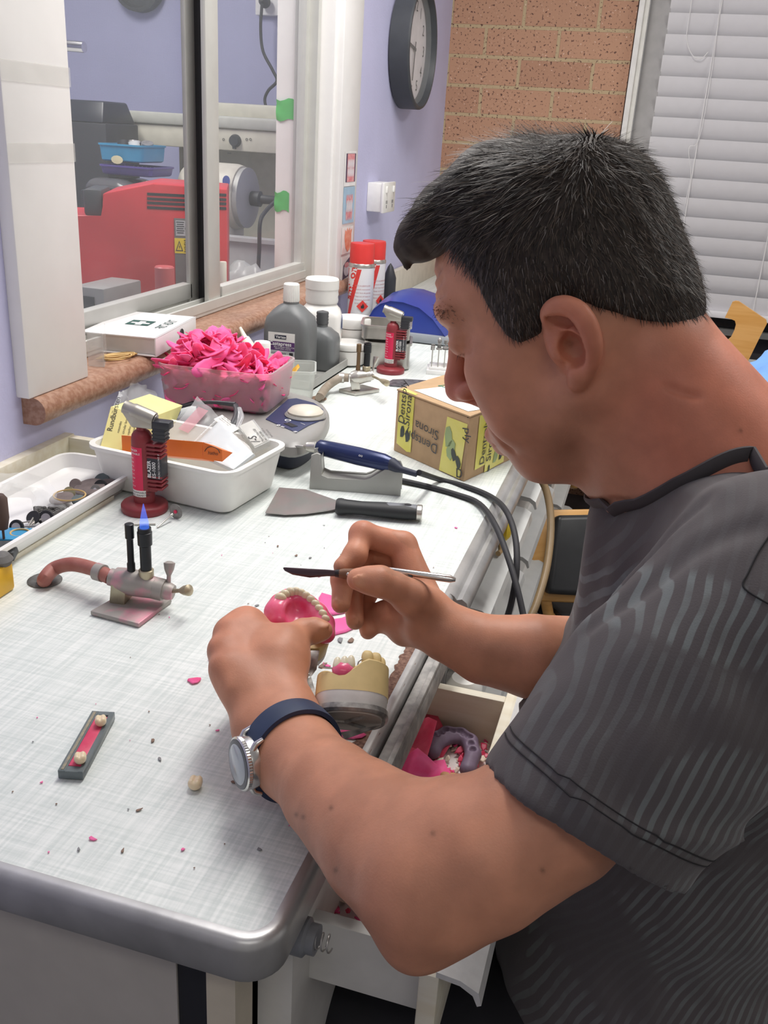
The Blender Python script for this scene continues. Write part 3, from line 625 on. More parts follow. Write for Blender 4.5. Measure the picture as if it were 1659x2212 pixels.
def edge_strip(pts, prof):
    rings = []
    for i, p in enumerate(pts):
        a = V(pts[max(i-1, 0)]); b = V(pts[min(i+1, len(pts)-1)]); t = nrm(np.append(b-a, 0)); nn = V([t[1], -t[0], 0]); rings.append([V([p[0], p[1], 0])+nn*o+V([0, 0, z]) for o, z in prof])
    return MB().loft(rings)
pth = [(-.65, 0.), (-.4, 0), (-.2, 0)]+[(-r+r*math.sin(a), r-r*math.cos(a)) for a in np.linspace(0, PI/2, 9)]+[(0, .06), (0, .53)]
put('edge_trim', edge_strip(pth, [(-.004, .0012), (.0005, .0016), (.004, .0008), (.0065, -.002), (.0075, -.006), (.0075, -.028), (.006, -.033), (-.004, -.034)]), m_edge, bench, auto=50)
put('front_edge_bar', edge_strip([(0, .53), (0, 1.2), (0, 2), (0, YF)], [(-.004, .001), (.004, .0015), (.008, -.001), (.011, -.005), (.017, -.003), (.023, -.007), (.026, -.016), (.023, -.027), (.013, -.034), (-.004, -.034)]), m_edge, bench, auto=50)
# chipped brown strip and dusty rail along the cut-out
e = MB(); n = 60; rs = np.random.default_rng(3)
e.loft([[(-.012-.004*rs.random(), y, .0006), (.001+.003*rs.random(), y, .001), (.002+.003*rs.random(), y, -.012), (-.01, y, -.012)] for y in np.linspace(.155, .405, n)])
put('chipped_edge', e, mat('chipped_brown_board', (.12, .06, .045), .9, col2=(.25, .15, .11), scale=300), bench)
put('dusty_rail', MB().box((.018, .30, -.018), (.018, .36, .026), bev=.004).box((.0225, .30, -.004), (.006, .36, .008), bev=.002), m_dirtyal, bench)
p1 = ony(.02, 380, 2080)[0]; p2 = ony(.02, 445, 2100)[0]; p3 = ony(.02, 508, 2100)[0]
put('end_panel', MB().box(((-.65+p1)/2, .03, -.42), (p1+.65, .02, .76)), m_beige, bench, smooth=False)
put('black_strip', MB().box(((p1+p2)/2, .032, -.42), (p2-p1, .02, .76)), mat('black_laminate', (.02, .021, .026), .45), bench, smooth=False)
put('cream_post', MB().box(((p2+p3)/2, .035, -.42), (p3-p2, .03, .76)), mat('pale_timber', (.62, .56, .45), .55), bench, smooth=False)
put('white_leg_panel', MB().box(((p3-.004)/2, .30, -.42), (-p3-.004, .48, .76)), m_creamw, bench, smooth=False)
# open catch drawer under the cut-out
dr = thing('scrap_drawer', 'open cream drawer full of wax scraps under the front edge', 'drawer', (.02, .28, -.14))
y0, y1, x0, x1, zt, zb = .098, .462, -.12, .088, -.075, -.137
put('far_side', MB().box(((x0+x1)/2, y1-.006, (zt+zb)/2), (x1-x0, .012, zt-zb), bev=.0015), m_cream, dr); put('near_side', MB().box(((x0+x1)/2, y0+.006, (zt+zb)/2), (x1-x0, .012, zt-zb), bev=.0015), m_creamw, dr)
put('front_board', MB().box((x1+.007, (y0+y1)/2-.005, -.118), (.015, y1-y0+.03, .085), bev=.0015), m_cream, dr); put('drawer_bottom', MB().box(((x0+x1)/2, (y0+y1)/2, zb), (x1-x0, y1-y0-.01, .006)), mat('dusty_white_board', (.68, .64, .62), .7, col2=(.78, .60, .60), scale=60, detail=6), dr, smooth=False)
put('metal_lip', MB().loft([[(x1+.012, y, -.070), (x1+.03, y, -.072), (x1+.044, y, -.079), (x1+.047, y, -.09), (x1+.044, y, -.092), (x1+.040, y, -.083), (x1+.03, y, -.077), (x1+.012, y, -.075)] for y in (y0-.02, y1+.02)]), mat('white_metal_lip', (.66, .66, .65), .35, .1, var=.08, scale=60), dr)
lt = thing('drawer_latch', 'grey barrel latch with a small wire spring under the bench corner', 'latch', tuple(onz(-.045, 625, 2015)))
q = onz(-.048, 618, 2012)+V([.004, 0, 0])
put('barrel', MB().lathe([(.010, -.012), (.014, -.010), (.014, .012), (.011, .014), (.011, .020), (.001, .020)], frame(q, (0, 1, 0), z=(1, .1, 0)), 20), mat('grey_plastic', (.20, .21, .23), .45), lt)
put('spring', MB().tube([q+V([.018+.0016*t, .006*math.cos(2.2*t), .006*math.sin(2.2*t)]) for t in np.linspace(0, 8, 40)], .0007, 6), m_met, lt)
# wax scraps, impression and stub in the drawer
m_wax = mat('pink_wax', (.90, .07, .24), .5, spec=.25, var=.10, scale=60, sss=.3, col2=(.96, .13, .33)); m_waxr = mat('red_wax', (.62, .03, .10), .4, col2=(.75, .09, .17), scale=50, sss=.2); m_waxp = mat('pale_pink_wax', (.95, .14, .38), .5, spec=.25, var=.08, sss=.25)
def flake(c, s, seed, tilt=.4, n=11, curl=.35, el=1., th=.0012, e=None, rag=.7, nv=None):
    """one curled shaving of sheet wax"""
    R_ = np.random.default_rng(seed); mb = e or MB(); a = np.linspace(0, 2*PI, n, endpoint=False); q1_, q2_ = R_.uniform(0, 6, 2); rr = s*(1-rag*.5+rag*(.42+.30*np.sin(2*a+q1_)+.24*np.sin(3*a+q2_)+.16*R_.random(n))); z_ = R_.uniform(-PI, PI); nx = nrm([R_.normal()*tilt, R_.normal()*tilt, 1]) if nv is None else nrm(V(nv)+R_.normal(size=3)*.12); M = frame(c, (math.cos(z_), math.sin(z_), -(nx[0]*math.cos(z_)+nx[1]*math.sin(z_))/max(nx[2], .2)) if nv is None else np.cross(nx, (math.cos(z_)*.4, math.sin(z_)*.4, 1)), z=nx)
    k = curl/(s*el*el); bend = lambda x, y: (x, y, k*x*x*.8-k*.4*y*y*R_.uniform(-.2, 1))
    out = []; 
    for f_ in (1., .55): out += [bend(el*f_*q*math.cos(t), f_*q*math.sin(t)) for t, q in zip(a, rr)]
    out.append((0, 0, 0)); v = V(out); tp = v+V([0, 0, th]); m_ = len(v); f = []
    for i in range(n):
        j = (i+1) % n; f += [(m_+i, m_+j, m_+n+j, m_+n+i), (m_+n+i, m_+n+j, m_+2*n), (i, n+i, n+j, j), (n+i, 2*n, n+j), (i, j, m_+j, m_+i)]
    return mb.add(np.concatenate([v, tp]), f, M)
def on(px, py, z=0.): return onz(z, px, py)
zd = -.132
for i, (px, py, s, mm, lb) in enumerate([(885, 1610, .030, m_waxr, 'large red wax sheet scrap in the drawer beside the bench edge'), (925, 1590, .022, m_waxr, 'red wax scrap with an upturned corner in the drawer by the purple mould'), (870, 1650, .026, m_waxr, 'red wax scrap half under the bench rail in the drawer'), (930, 1680, .018, m_wax, 'pink wax scrap in the middle of the drawer heap'), (945, 1705, .014, m_wax, 'small pink wax scrap nearest the man\'s forearm in the drawer'), (905, 1670, .020, m_wax, 'pink wax curl between the red sheets and the forearm in the drawer')]):
    p = on(px, py, zd+.008); solo('wax_scrap', flake(p, s, 50+i, .25, curl=.2, el=1.4), mm, lb, 'wax', tuple(p), 'wax scraps in the drawer', auto=180)
cr = MB(); R_ = np.random.default_rng(5)
for i in range(420):
    p = V([R_.uniform(-.02, .082), R_.uniform(.13, .45), zd+R_.uniform(0, .006)]); cr.slot(int(R_.choice(3))); flake(p, R_.uniform(.0015, .0055), 900+i, .8, n=5, curl=.1, e=cr)
solo('wax_crumbs', cr, [m_waxr, m_wax, mat('ivory_crumb', (.76, .64, .52), .7)], 'red, pink and ivory wax crumbs covering the drawer bottom', 'crumbs', (.03, .28, zd), kind='stuff', auto=180)
im = SDF(); P = [on(a, b, zd+.012) for a, b in ((935, 1623), (943, 1600), (965, 1588), (995, 1590), (1015, 1603), (1022, 1630), (1010, 1662), (996, 1650), (985, 1625), (965, 1632), (945, 1632))]
im.chain(P[:7], [.0085, .0095, .0095, .0090, .0090, .0085, .0085], .003); im.chain([P[1]*.7+P[9]*.3, P[2]*.75+P[8]*.25, P[3]*.8+P[8]*.2], [.004, .005, .004], .003)
for k_ in range(9):
    t = k_/8*4; i = int(min(t, 3)); p = P[1+i]+(P[2+i]-P[1+i])*(t-i); im.ell(p+V([-.001, -.001, .0085]), (.0040, .0040, .0055), k=.002, op='s')
me, _ = sdmesh('impression', im, .0012, P[2]+V([-.05, -.06, -.03]), P[2]+V([.07, .05, .03]))
solo('bite_impression', me, mat('mauve_silicone', (.17, .125, .185), .55, var=.12, scale=50), 'mauve horseshoe dental impression lying in the open drawer', 'impression', tuple(P[2]))
p = on(985, 1685, zd+.008); st = SDF().chain([p+V([-.012, 0, 0]), p, p+V([.016, .004, .001])], [.006, .007, .005], .005).ell(p+V([.004, -.002, .006]), (.008, .006, .004), k=.006, op='s'); me, _ = sdmesh('stub', st, .0012, p-.03, p+.03)
solo('stone_chip', me, mat('orange_stone', (.52, .27, .12), .6, var=.15, scale=60), 'orange brown stone chip in the drawer beside the upper arm', 'chip', tuple(p))

# ================================================================ gas burner (two of them)
m_pinkmet = mat('waxy_grey_metal', (.36, .335, .31), .5, .25, col2=(.66, .26, .34), scale=48, detail=5, lo=.46, hi=.72); m_brass = mat('dull_brass', (.48, .42, .30), .4, .7, var=.15); m_blkp = mat('blued_black_pipe', (.018, .02, .024), .35, .3)
m_nick = mat('nickel', (.56, .54, .50), .3, .85, var=.1); m_hose = mat('red_rubber_hose', (.33, .105, .085), .55, col2=(.40, .17, .14), scale=40); m_hoseg = mat('grey_brown_hose', (.27, .22, .17), .5, col2=(.36, .31, .25), scale=40)
def burner(name, label, Q, zs, m_body, m_h, m_tube2, hosepts, ringc, lab_r, flame):
    """Q maps (pixel x, pixel y, height) to a point on the burner's vertical mid plane"""
    t = thing(name, label, 'burner', tuple(Q['base'].mean(0)*V([1, 1, 0])))
    b = Q['base']; up = V([0, 0, 1.]); put('base_plate', MB().hexa([p*V([1, 1, 0])+V([0, 0, .0005]) for p in b], [p*V([1, 1, 0])+V([0, 0, Q['bt']]) for p in b], bev=.0015), m_body, t)
    A_, B_ = Q['A'], Q['B']; d = nrm(B_-A_); L_ = np.linalg.norm(B_-A_); M = frame(A_, d, z=up); s_ = Q['s']
    put('support_block', MB().box((L_*.20, 0, -A_[2]/2+Q['bt']/2), (s_*.022, s_*.030, A_[2]-Q['bt']), M, bev=.002), m_nick if not flame else mat('scratched_brass_block', (.42, .38, .27), .4, .6, var=.2), t)
    bd = MB().tube([A_, A_+d*L_*.08], s_*.012, 16).tube([A_+d*L_*.08, A_+d*L_*.3, A_+d*L_*.42, A_+d*L_*.6, A_+d*L_*.7], [s_*.015, s_*.0185, s_*.018, s_*.016, s_*.015], 16).tube([A_+d*L_*.68, A_+d*L_*.85], s_*.0155, 8).tube([A_+d*L_*.85, A_+d*L_*.93, B_], [s_*.012, s_*.012, s_*.010], 14)
    put('valve_body', bd, m_body, t, auto=50)
    c = A_+d*L_*Q['tube']; H = Q['H']
    put('burner_collar', MB().lathe([(.001, s_*.012), (s_*.009, s_*.010), (s_*.009, s_*.016), (s_*.0100, s_*.016), (s_*.0100, s_*.024), (s_*.009, s_*.025), (.001, s_*.025)], rz(c, 0), 20), m_brass, t)
    put('flame_tube', MB().lathe([(s_*.0075, s_*.024), (s_*.0076, H*.70), (s_*.0095, H*.72), (s_*.0098, H*.93), (s_*.009, H*.935), (s_*.0088, H), (s_*.0062, H), (s_*.006, H-.012), (.001, H-.012)], rz(c, 0), 20), m_blkp, t)
    c2 = c-d*s_*.021
    put('pilot_tube', MB().lathe([(.001, s_*.01), (s_*.0055, s_*.012), (s_*.0055, s_*.028), (s_*.0045, s_*.030), (s_*.0045, H*.75), (s_*.006, H*.77), (s_*.006, H*1.0), (s_*.0045, H*1.01), (.001, H*1.01)], rz(c2, 0), 16), m_tube2, t)
    for nme, e_, m_ in (('tap_lever', Q['lev1'], m_body), ('tap_lever', Q['lev2'], m_brass)):
        s0 = B_-d*.006 if nme else B_; q = e_-s0; put(nme, MB().tube([s0, s0+q*.55, s0+q*.62, s0+q*.78, e_, e_+nrm(q)*.002], [s_*.0032, s_*.0028, s_*.004, s_*.0065, s_*.0078, s_*.003], 12), m_, t)
    put('gas_hose', MB().tube(hosepts, Q['hr'], 14, sm=6), m_h, t)
    cl = MB(); k = hosepts[-1]; k1 = hosepts[-2]; hd = nrm(k-k1); cl.lathe([(Q['hr']*1.02, -.007), (Q['hr']*1.22, -.007), (Q['hr']*1.22, .003), (Q['hr']*1.02, .003)], frame(k-hd*.012, up, z=hd), 16); cl.box((0, 0, Q['hr']*1.25), (.014, .010, .012), frame(k-hd*.014, hd, z=(-hd[1], hd[0], -.6)), bev=.002)
    put('hose_clamp', cl, m_pinkmet if flame else m_nick, t)
    rg = thing('grommet', lab_r, 'grommet', (ringc[0], ringc[1], 0)); put('ring', MB().lathe([(Q['rr']*.45, .0004), (Q['rr']*.98, .0004), (Q['rr'], .0012), (Q['rr']*.9, .0025), (Q['rr']*.62, .0028), (Q['rr']*.5, .0012)], rz((ringc[0], ringc[1], 0), 0), 28), mat('dark_grey_ring', (.13, .13, .125), .6, .2, var=.25, scale=90) if flame else mat('brown_ring', (.25, .16, .11), .5), rg)
    put('hole', MB().lathe([(.0005, .0006), (Q['rr']*.5, .0007), (.0005, .0012)], rz((ringc[0], ringc[1], 0), 0), 20), m_rub, rg)
    if flame:
        m_fl = bpy.data.materials.new('gas_flame'); m_fl.use_nodes = True; nt = m_fl.node_tree; nt.nodes.clear(); o_ = nt.nodes.new('ShaderNodeOutputMaterial'); a_ = nt.nodes.new('ShaderNodeAddShader'); em = nt.nodes.new('ShaderNodeEmission'); tr = nt.nodes.new('ShaderNodeBsdfTransparent'); em.inputs['Color'].default_value = (.10, .25, 1, 1); em.inputs['Strength'].default_value = .30; tr.inputs['Color'].default_value = (.75, .8, 1, 1)
        nt.links.new(em.outputs[0], a_.inputs[0]); nt.links.new(tr.outputs[0], a_.inputs[1]); nt.links.new(a_.outputs[0], o_.inputs[0])
        put('gas_flame', MB().lathe([(.0005, H-.003), (s_*.0062, H-.001), (s_*.0058, H+.006), (s_*.003, H+.018), (.0004, H+.027)], rz(c, 0), 16), m_fl, t)
    return t
# front burner
qb = V([on(195, 1330), on(300, 1358), on(372, 1303), on(268, 1281, .004)]); P_ = lambda px, py: dep(px, py, 1.0)
A_ = dep(238, 1246, 1.0); B_ = dep(375, 1280, .995)
hz = [on(97, 1258, -.004), on(97, 1250, .012), dep(118, 1228, 1.04), dep(155, 1219, 1.03), dep(198, 1228, 1.015), dep(222, 1239, 1.003), dep(238, 1247, 1.0)]
cpt = A_+nrm(B_-A_)*np.linalg.norm(B_-A_)*.58; HH = zat(cpt[0], cpt[1], 1140)-cpt[2]
fb = burner('gas_burner', 'lit pink-stained gas burner with red hose on the near bench', dict(base=qb, bt=.006, A=A_, B=B_, s=.80, tube=.58, H=HH, lev1=dep(366, 1216, .995), lev2=dep(408, 1275, .975), hr=.0080, rr=.0190), 0, m_pinkmet, m_hose, m_blkp, hz, on(97, 1255), 'dull grey ring round the red hose hole in the bench', True)
# back burner
qb = V([on(731, 848), on(768, 856), on(820, 848), on(782, 838)]); A_ = dep(755, 817, 1.86); B_ = dep(808, 810, 1.86)
hz = [on(690, 862, -.004), on(692, 856, .012), dep(706, 836, 1.85), dep(728, 820, 1.855), dep(742, 816, 1.86), dep(753, 816, 1.86)]
cpt = A_+nrm(B_-A_)*np.linalg.norm(B_-A_)*.68; HH = zat(cpt[0], cpt[1], 741)-cpt[2]
bb = burner('gas_burner', 'unlit nickel gas burner with grey hose beside the metal tray', dict(base=qb, bt=.008, A=A_, B=B_, s=.82, tube=.68, H=HH, lev1=dep(813, 772, 1.86), lev2=dep(836, 828, 1.80), hr=.0085, rr=.016), 0, m_nick, m_hoseg, mat('scorched_brass', (.20, .13, .07), .4, .5), hz, on(688, 862), 'brown ring round the grey hose hole in the bench', False)

# ================================================================ pocket torches
m_tred = mat('maroon_plastic', (.235, .030, .038), .42, var=.08, scale=50); m_zinc = mat('cast_zinc', (.42, .40, .36), .38, .65, var=.06); m_lblr = mat('torch_label_red', (.70, .02, .09), .4); m_lblw = mat('label_white', (.82, .81, .78), .5); m_txtw = mat('white_print', (.85, .85, .85), .5)
def torch(label, p, top, rot, dr_):
    H = zat(p[0], p[1], top); t = thing('gas_torch', label, 'torch', (p[0], p[1], 0)); s = H/.150; M = rz((p[0], p[1], 0), rot)
    put('base', MB().lathe([(.001, 0), (.030, 0), (.031, .002), (.031, .009), (.029, .0115), (.017, .014), (.001, .014)], M, 40), m_tred, t)
    put('tank', MB().lathe([(.0145, .010), (.0140, .030), (.0140, .098*s), (.013, .106*s), (.010, .111*s), (.0065, .113*s), (.0065, .119*s), (.001, .119*s)], M, 28), m_tred, t)
    g = MB(); g.box((.019, 0, .058*s), (.018, .016, .026*s), M)
    for i in range(4): g.box((.020, 0, (.036+.0055*i)*s), (.0215, .021, .0036*s), M, bev=.0012); g.box((.020, 0, (.0795+.0055*i)*s), (.0215, .021, .0036*s), M, bev=.0012)
    g.box((.015, 0, .064*s), (.012, .016, .066*s), M); put('ribbed_grip', g, m_tred, t)
    put('name_band', MB().box((.0205, 0, .065*s), (.0205, .0205, .031*s), M, bev=.0015), m_clk and m_blk, t)
    w = MB(); fl = frame((0, 0, 0), (0, 0, 1), z=(0, -1, 0)); B0 = M@frame((.0150, -.0106, .0515*s), (0, 0, 1), z=(0, -1, 0)); w.text('BLAZER', .0068, M@frame((.0158, -.0107, .0515*s), (0, 0, 1), z=(0, -1, 0)), bold=.02); w.text('ES-1000', .0068, M@frame((.0225, -.0107, .0515*s), (0, 0, 1), z=(0, -1, 0)), bold=.01); w.text('MICRO TORCH PAT. P', .0034, M@frame((.0285, -.0107, .0515*s), (0, 0, 1), z=(0, -1, 0)))
    put('band_lettering', w, m_txtw, t, smooth=False)
    def wrap(mb, a0, a1, z0, z1, r_):
        aa = np.radians(np.linspace(a0, a1, 12)); mb.loft([[tuple((M@V([r_*math.cos(a), r_*math.sin(a), z, 1]))[:3]) for a in aa] for z in (z0, z1)], caps=False, closed=False); return mb
    put('red_label', wrap(MB(), 168, 292, .030*s, .092*s, .01425), m_lblr, t); put('white_label', wrap(MB(), 175, 305, .0235*s, .0325*s, .01435), m_lblw, t)
    w = MB()
    def cyl(txt, size, ang, z, r_):
        key = MB().text(txt, size, np.eye(4)); v = np.concatenate(key.v); a = np.radians(ang)+v[:, 0]/r_; w.add(np.stack([r_*np.cos(a), r_*np.sin(a), z+v[:, 1]], 1)@M[:3, :3].T+M[:3, 3], key.f)
    def cylv(txt, size, ang, z, r_):
        key = MB().text(txt, size, np.eye(4)); v = np.concatenate(key.v); a = np.radians(ang)-v[:, 1]/r_; w.add(np.stack([r_*np.cos(a), r_*np.sin(a), z+v[:, 0]], 1)@M[:3, :3].T+M[:3, 3], key.f)
    cyl('DANGER', .004, 205, .0865*s, .0145); cyl('FLAMMABLE', .0038, 200, .082*s, .0145)
    for i in range(8): cyl('gas under pressure'[i % 5:i % 5+9], .0028, 200+6*(i % 2), (.076-.0055*i)*s, .0145)
    put('label_lettering', w, m_txtw, t, smooth=False); w = MB(); cyl('ATTRITIONNABLE 4017', .0036, 190, .0285*s, .0146); cyl('SEE LEAD PERMITTED', .0036, 190, .0245*s, .0146); put('label_print', w, m_ink, t, smooth=False)
    # head: barrel along -x of the torch frame, tilted up
    hd = V([-math.cos(.30), 0, math.sin(.30)]); c0 = V([.014, 0, .130*s]); h = MB(); T = lambda q: (M@np.append(q, 1))[:3]
    h.tube([T(c0+hd*u) for u in (-.005, .0, .021, .024, .028, .038)], [.0095, .0100, .0100, .0100, .0086, .0088], 18)
    bp = [(.018, -.016), (.019, -.003), (-.022, .011), (-.022, .002), (-.010, -.016)]
    h.poly([T(V([x, y, .133*s+z])) for y in (-.0085, .0085) for x, z in bp], [(0, 1, 2, 3, 4), (9, 8, 7, 6, 5)]+[((i+1) % 5, i, 5+i, 5+(i+1) % 5) for i in range(5)], None, bev=.0015)
    put('torch_head', h, m_zinc, t, auto=45)
    put('nozzle_hole', MB().tube([T(c0-hd*.0062), T(c0-hd*.0068)], .0075, 16), m_met, t)
    k = MB(); k.box((.0265, 0, .111*s), (.017, .0145, .020*s), M, bev=.001); k.box((.030, 0, .1235*s), (.024, .0165, .010*s), M, bev=.002)
    for i in range(3): k.box((.0265, 0, (.104+.005*i)*s), (.0182, .0152, .0022*s), M)
    put('igniter_button', k, m_blk, t); return t
T1 = on(313, 1104); torch('maroon gas torch standing behind the lit burner', on(313, 1101), 868, 5, 0)
torch('maroon gas torch standing before the blue machine', on(843, 804), 660, 5, 0)

# ================================================================ mandrel disc and needle
p0, p1 = on(340, 1139, .0015), on(372, 1111, .010); md = thing('cutting_disc', 'thin steel cutting disc on its mandrel lying beside the torch', 'disc', tuple(p0)); d = nrm(p1-p0)
put('shank', MB().tube([p0, p0+(p1-p0)*.85, p0+(p1-p0)*.9, p1], [.0012, .0012, .002, .002], 10), m_nick, md); Md = frame(on(380, 1105, .0105), (0, 0, 1), z=d)
put('disc', MB().lathe([(.0005, -.0004), (.0105, -.0004), (.0105, .0004), (.0005, .0004)], Md, 32), mat('worn_disc', (.24, .23, .22), .5, .5, var=.15, scale=200), md); put('red_hub', MB().lathe([(.0005, -.002), (.0024, -.002), (.0024, .002), (.0005, .002)], Md, 12), m_lblr, md)
a, b = on(265, 1134, .0015), on(336, 1132, .0015); solo('needle', MB().tube([a, a+(b-a)*.3, a+(b-a)*.45, b], [.0003, .0008, .0012, .0012], 8), m_nick, 'short steel needle lying behind the burner flame', 'needle', tuple(a))

# ================================================================ trays on the left
wt = thing('wooden_tray', 'shallow cream wooden tray against the wall holding tools', 'tray', (-.56, .45, 0))
q0, q1 = onz(.042, 10, 1060), onz(.042, 190, 972)
put('back_strip', MB().box((-.642, .36, .019), (.016, .78, .044), bev=.001), m_cream, wt); put('front_strip', MB().box((-.498, .28, .003), (.006, .7, .006)), m_cream, wt); put('tray_floor', MB().box((-.57, .32, .0025), (.14, .74, .004)), m_creamw, wt, smooth=False); put('end_strip', MB().box((-.57, .742, .019), (.14, .014, .040), bev=.001), m_cream, wt)
wp = thing('plastic_tray', 'white plastic tray of polishing burs and discs', 'tray', (-.56, .40, .005)); m_wpl = mat('glossy_white_plastic', (.85, .84, .83), .25, var=.02)
put('tub', MB().tray(.135, .56, .024, .002, rz((-.553, .425, .0052), 0), r=.02, flare=.008), m_wpl, wp)
bx = (-.553, .425)
m_stone = mat('grey_stone', (.15, .145, .14), .8, var=.15, scale=90); m_stone2 = mat('green_grey_stone', (.12, .15, .155), .8, var=.12, scale=90); m_stone3 = mat('pink_grey_stone', (.18, .145, .14), .8, var=.12, scale=90)
TZ = .009
def wheel(label, c, r, h, nv, m, shank=None, hub=None):
    t = thing('grinding_wheel', label, 'wheel', tuple(c), 'grinding wheels in the white tray'); M = frame(c, (1, .2, .1), z=nv); put('wheel', MB().lathe([(.0006, -h/2), (r*.93, -h/2), (r, -h/4), (r, h/4), (r*.93, h/2), (.0006, h/2)], M, 28), m, t)
    if hub: put('hub', MB().lathe([(.0005, -h*.7), (r*hub, -h*.7), (r*hub, h*.7), (.0005, h*.7)], M, 16), m_nick, t)
    if shank: put('shank', MB().tube([c, c+V(shank)], .0012, 8), m_nick, t)
    return t
def tr(px, py, z=.012):
    q = onz(z, px, py); return V([min(q[0], -.513+.3*max(0, q[2]-.03)), q[1], q[2]])
for lb, px, py, r, h, nv, m, sh, hb in [
    ('grey stone wheel standing tilted at the far left of the wheel pile', 163, 1047, .0085, .004, (.5, -.8, .5), m_stone3, None, None), ('large flat grey wheel lying under the far wheel pile', 194, 1052, .021, .004, (.05, -.2, 1), m_stone3, None, None),
    ('dark blue grey wheel leaning on top of the far wheel pile', 220, 1037, .011, .004, (.2, -.6, .8), m_stone2, None, None), ('black rubber wheel on a steel mandrel in the far wheel pile', 224, 1052, .0095, .006, (.1, -.9, .4), m_rub, (.004, -.012, -.010), None),
    ('pale green wheel lying flat at the right of the wheel pile', 249, 1041, .0105, .003, (0, -.1, 1), m_stone2, None, None), ('pink grey wheel lying under the pale green one', 254, 1048, .012, .004, (0, -.1, 1), m_stone3, None, None), ('dark grey wheel lying inside the brown rubber band', 188, 1083, .0085, .006, (0, -.2, 1), m_stone2, None, None),
    ('small grey wheel on a bent mandrel under the black rubber wheel', 236, 1063, .007, .003, (.4, -.6, .6), m_stone, (-.012, -.004, -.004), .3), ('olive grey pointed stone at the left end of the brown rubber band', 150, 1064, .0075, .008, (.6, -.4, .5), mat('olive_stone', (.22, .20, .12), .7), None, None), ('rusty pink disc lying half under the clear bag', 133, 1076, .016, .002, (-.1, -.2, 1), m_stone3, None, None),
    ('black rimmed disc on a long mandrel near the yellow block', 36, 1139, .0095, .003, (.5, -.8, .35), m_rub, (.035, .012, .004), .6), ('black rimmed disc with bright hub below the clear bag', 124, 1124, .0105, .003, (.4, -.85, .4), m_rub, (-.030, -.016, -.006), .6), ('black rimmed disc half hidden beneath the clear bag', 72, 1118, .009, .003, (.1, -.7, .6), m_rub, (.008, -.022, -.002), None)]:
    wheel(lb, tr(px, py, .017), r, h, nv, m, sh, hb)
for i, (x0_, y0_, x1_, y1_) in enumerate([(150, 1096, 185, 1086), (133, 1089, 160, 1072), (84, 1158, 122, 1128), (60, 1142, 76, 1126), (70, 1150, 98, 1136), (84, 1128, 110, 1120), (40, 1152, 60, 1146), (155, 1112, 172, 1103), (90, 1162, 110, 1140)]):
    a, b = tr(x0_, y0_, .0105), tr(x1_, y1_, .0125); q = b-a; solo('polishing_bur', MB().tube([a, a+q*.62, a+q*.66, a+q*.85, b], [.0012, .0012, .0022, .0028, .0012], 8), [m_nick, m_met, m_stone][i % 3], ['steel bur under the brown rubber band', 'steel mandrel crossing behind the brown band', 'long steel bur pointing at the black rimmed disc', 'short steel bur below the half hidden disc', 'thin steel bur crossing two others under the bag', 'dark bur along the brown band under the bag', 'grey bur beside the tan rubber ring', 'small bur in the pile right of the clear bag', 'steel bur nearest the tray rim under the bag'][i], 'bur', tuple(a), 'loose burs in the white tray')
m_band = mat('tan_rubber', (.62, .42, .17), .55)
c = tr(182, 1075, .030); solo('rubber_band', MB().ring((0, 0, 0), 1, .055, frame(c, (.9, .43, .02), z=(.05, -.25, 1))@np.diag([.020, .0125, .02, 1]), 40, 8), m_band, 'tan rubber band lying over the far wheel pile in the tray', 'rubber band', tuple(c))
c = tr(58, 1160, .014); g = MB()
for i in range(3): g.ring((0, 0, .003*i-.002), .0125-.0006*i, .0013, frame(c, (1, .3, 0), z=(.06*i-.05, -.3+.1*i, 1)), 30, 8, (1, .8))
solo('rubber_band', g, m_band, 'tan rubber band coiled up in the near end of the white tray', 'rubber band', tuple(c))
c = tr(20, 1160, .013); solo('blue_case', MB().box((0, 0, 0), (.05, .035, .010), rz(c, 20), bev=.001), mat('clear_blue_plastic', (.05, .30, .55), .2), 'small clear blue case at the near end of the white tray', 'case', tuple(c))
c = tr(12, 1195, .014); sb = thing('bur_stand', 'dark bur stand with an upright brown stone at the tray end', 'stand', tuple(c)); put('block', MB().box((0, 0, 0), (.05, .035, .012), rz(c, 25), bev=.002), m_clk, sb); p = tr(8, 1160, .02); put('upright_stone', MB().lathe([(.001, 0), (.0015, 0), (.0015, .015), (.006, .017), (.0085, .03), (.0085, .055), (.005, .06), (.001, .06)], rz(p-V([0, 0, .006]), 0), 16), mat('brown_stone', (.10, .065, .055), .7), sb)
pb = MB(); C0 = tr(82, 1100, .020); C1 = tr(60, 1070, .05); C2 = tr(-5, 1040, .05)
def film(mb, rows, seed, amp=.004, n=14):
    """crumpled film through rows of edge points [(left,right),...]"""
    rings = []; rowsL = ease([r_[0] for r_ in rows], 5); rowsR = ease([r_[1] for r_ in rows], 5)
    for a, b in zip(rowsL, rowsR): rings.append([a+(b-a)*u for u in np.linspace(0, 1, n)])
    v = V(rings); sh = v.shape; f = v.reshape(-1, 3); f = f+np.stack([wiggle(f, 60, seed+i)*amp+wiggle(f, 160, seed+9+i)*amp*.4 for i in range(3)], 1); return mb.loft(list(f.reshape(sh)), caps=False, closed=False)
film(pb, [(tr(70, 1112, .012), tr(150, 1100, .014)), (tr(75, 1085, .03), tr(138, 1078, .034)), (tr(65, 1062, .035), tr(105, 1040, .04)), (tr(-10, 1065, .05), tr(50, 1020, .06)), (tr(-60, 1050, .05), tr(-10, 1020, .06))], 3, .004)
film(pb, [(tr(72, 1114, .011), tr(148, 1108, .011)), (tr(70, 1095, .013), tr(140, 1092, .014)), (tr(60, 1075, .025), tr(100, 1060, .03)), (tr(-10, 1075, .045), tr(40, 1040, .05))], 7, .003)
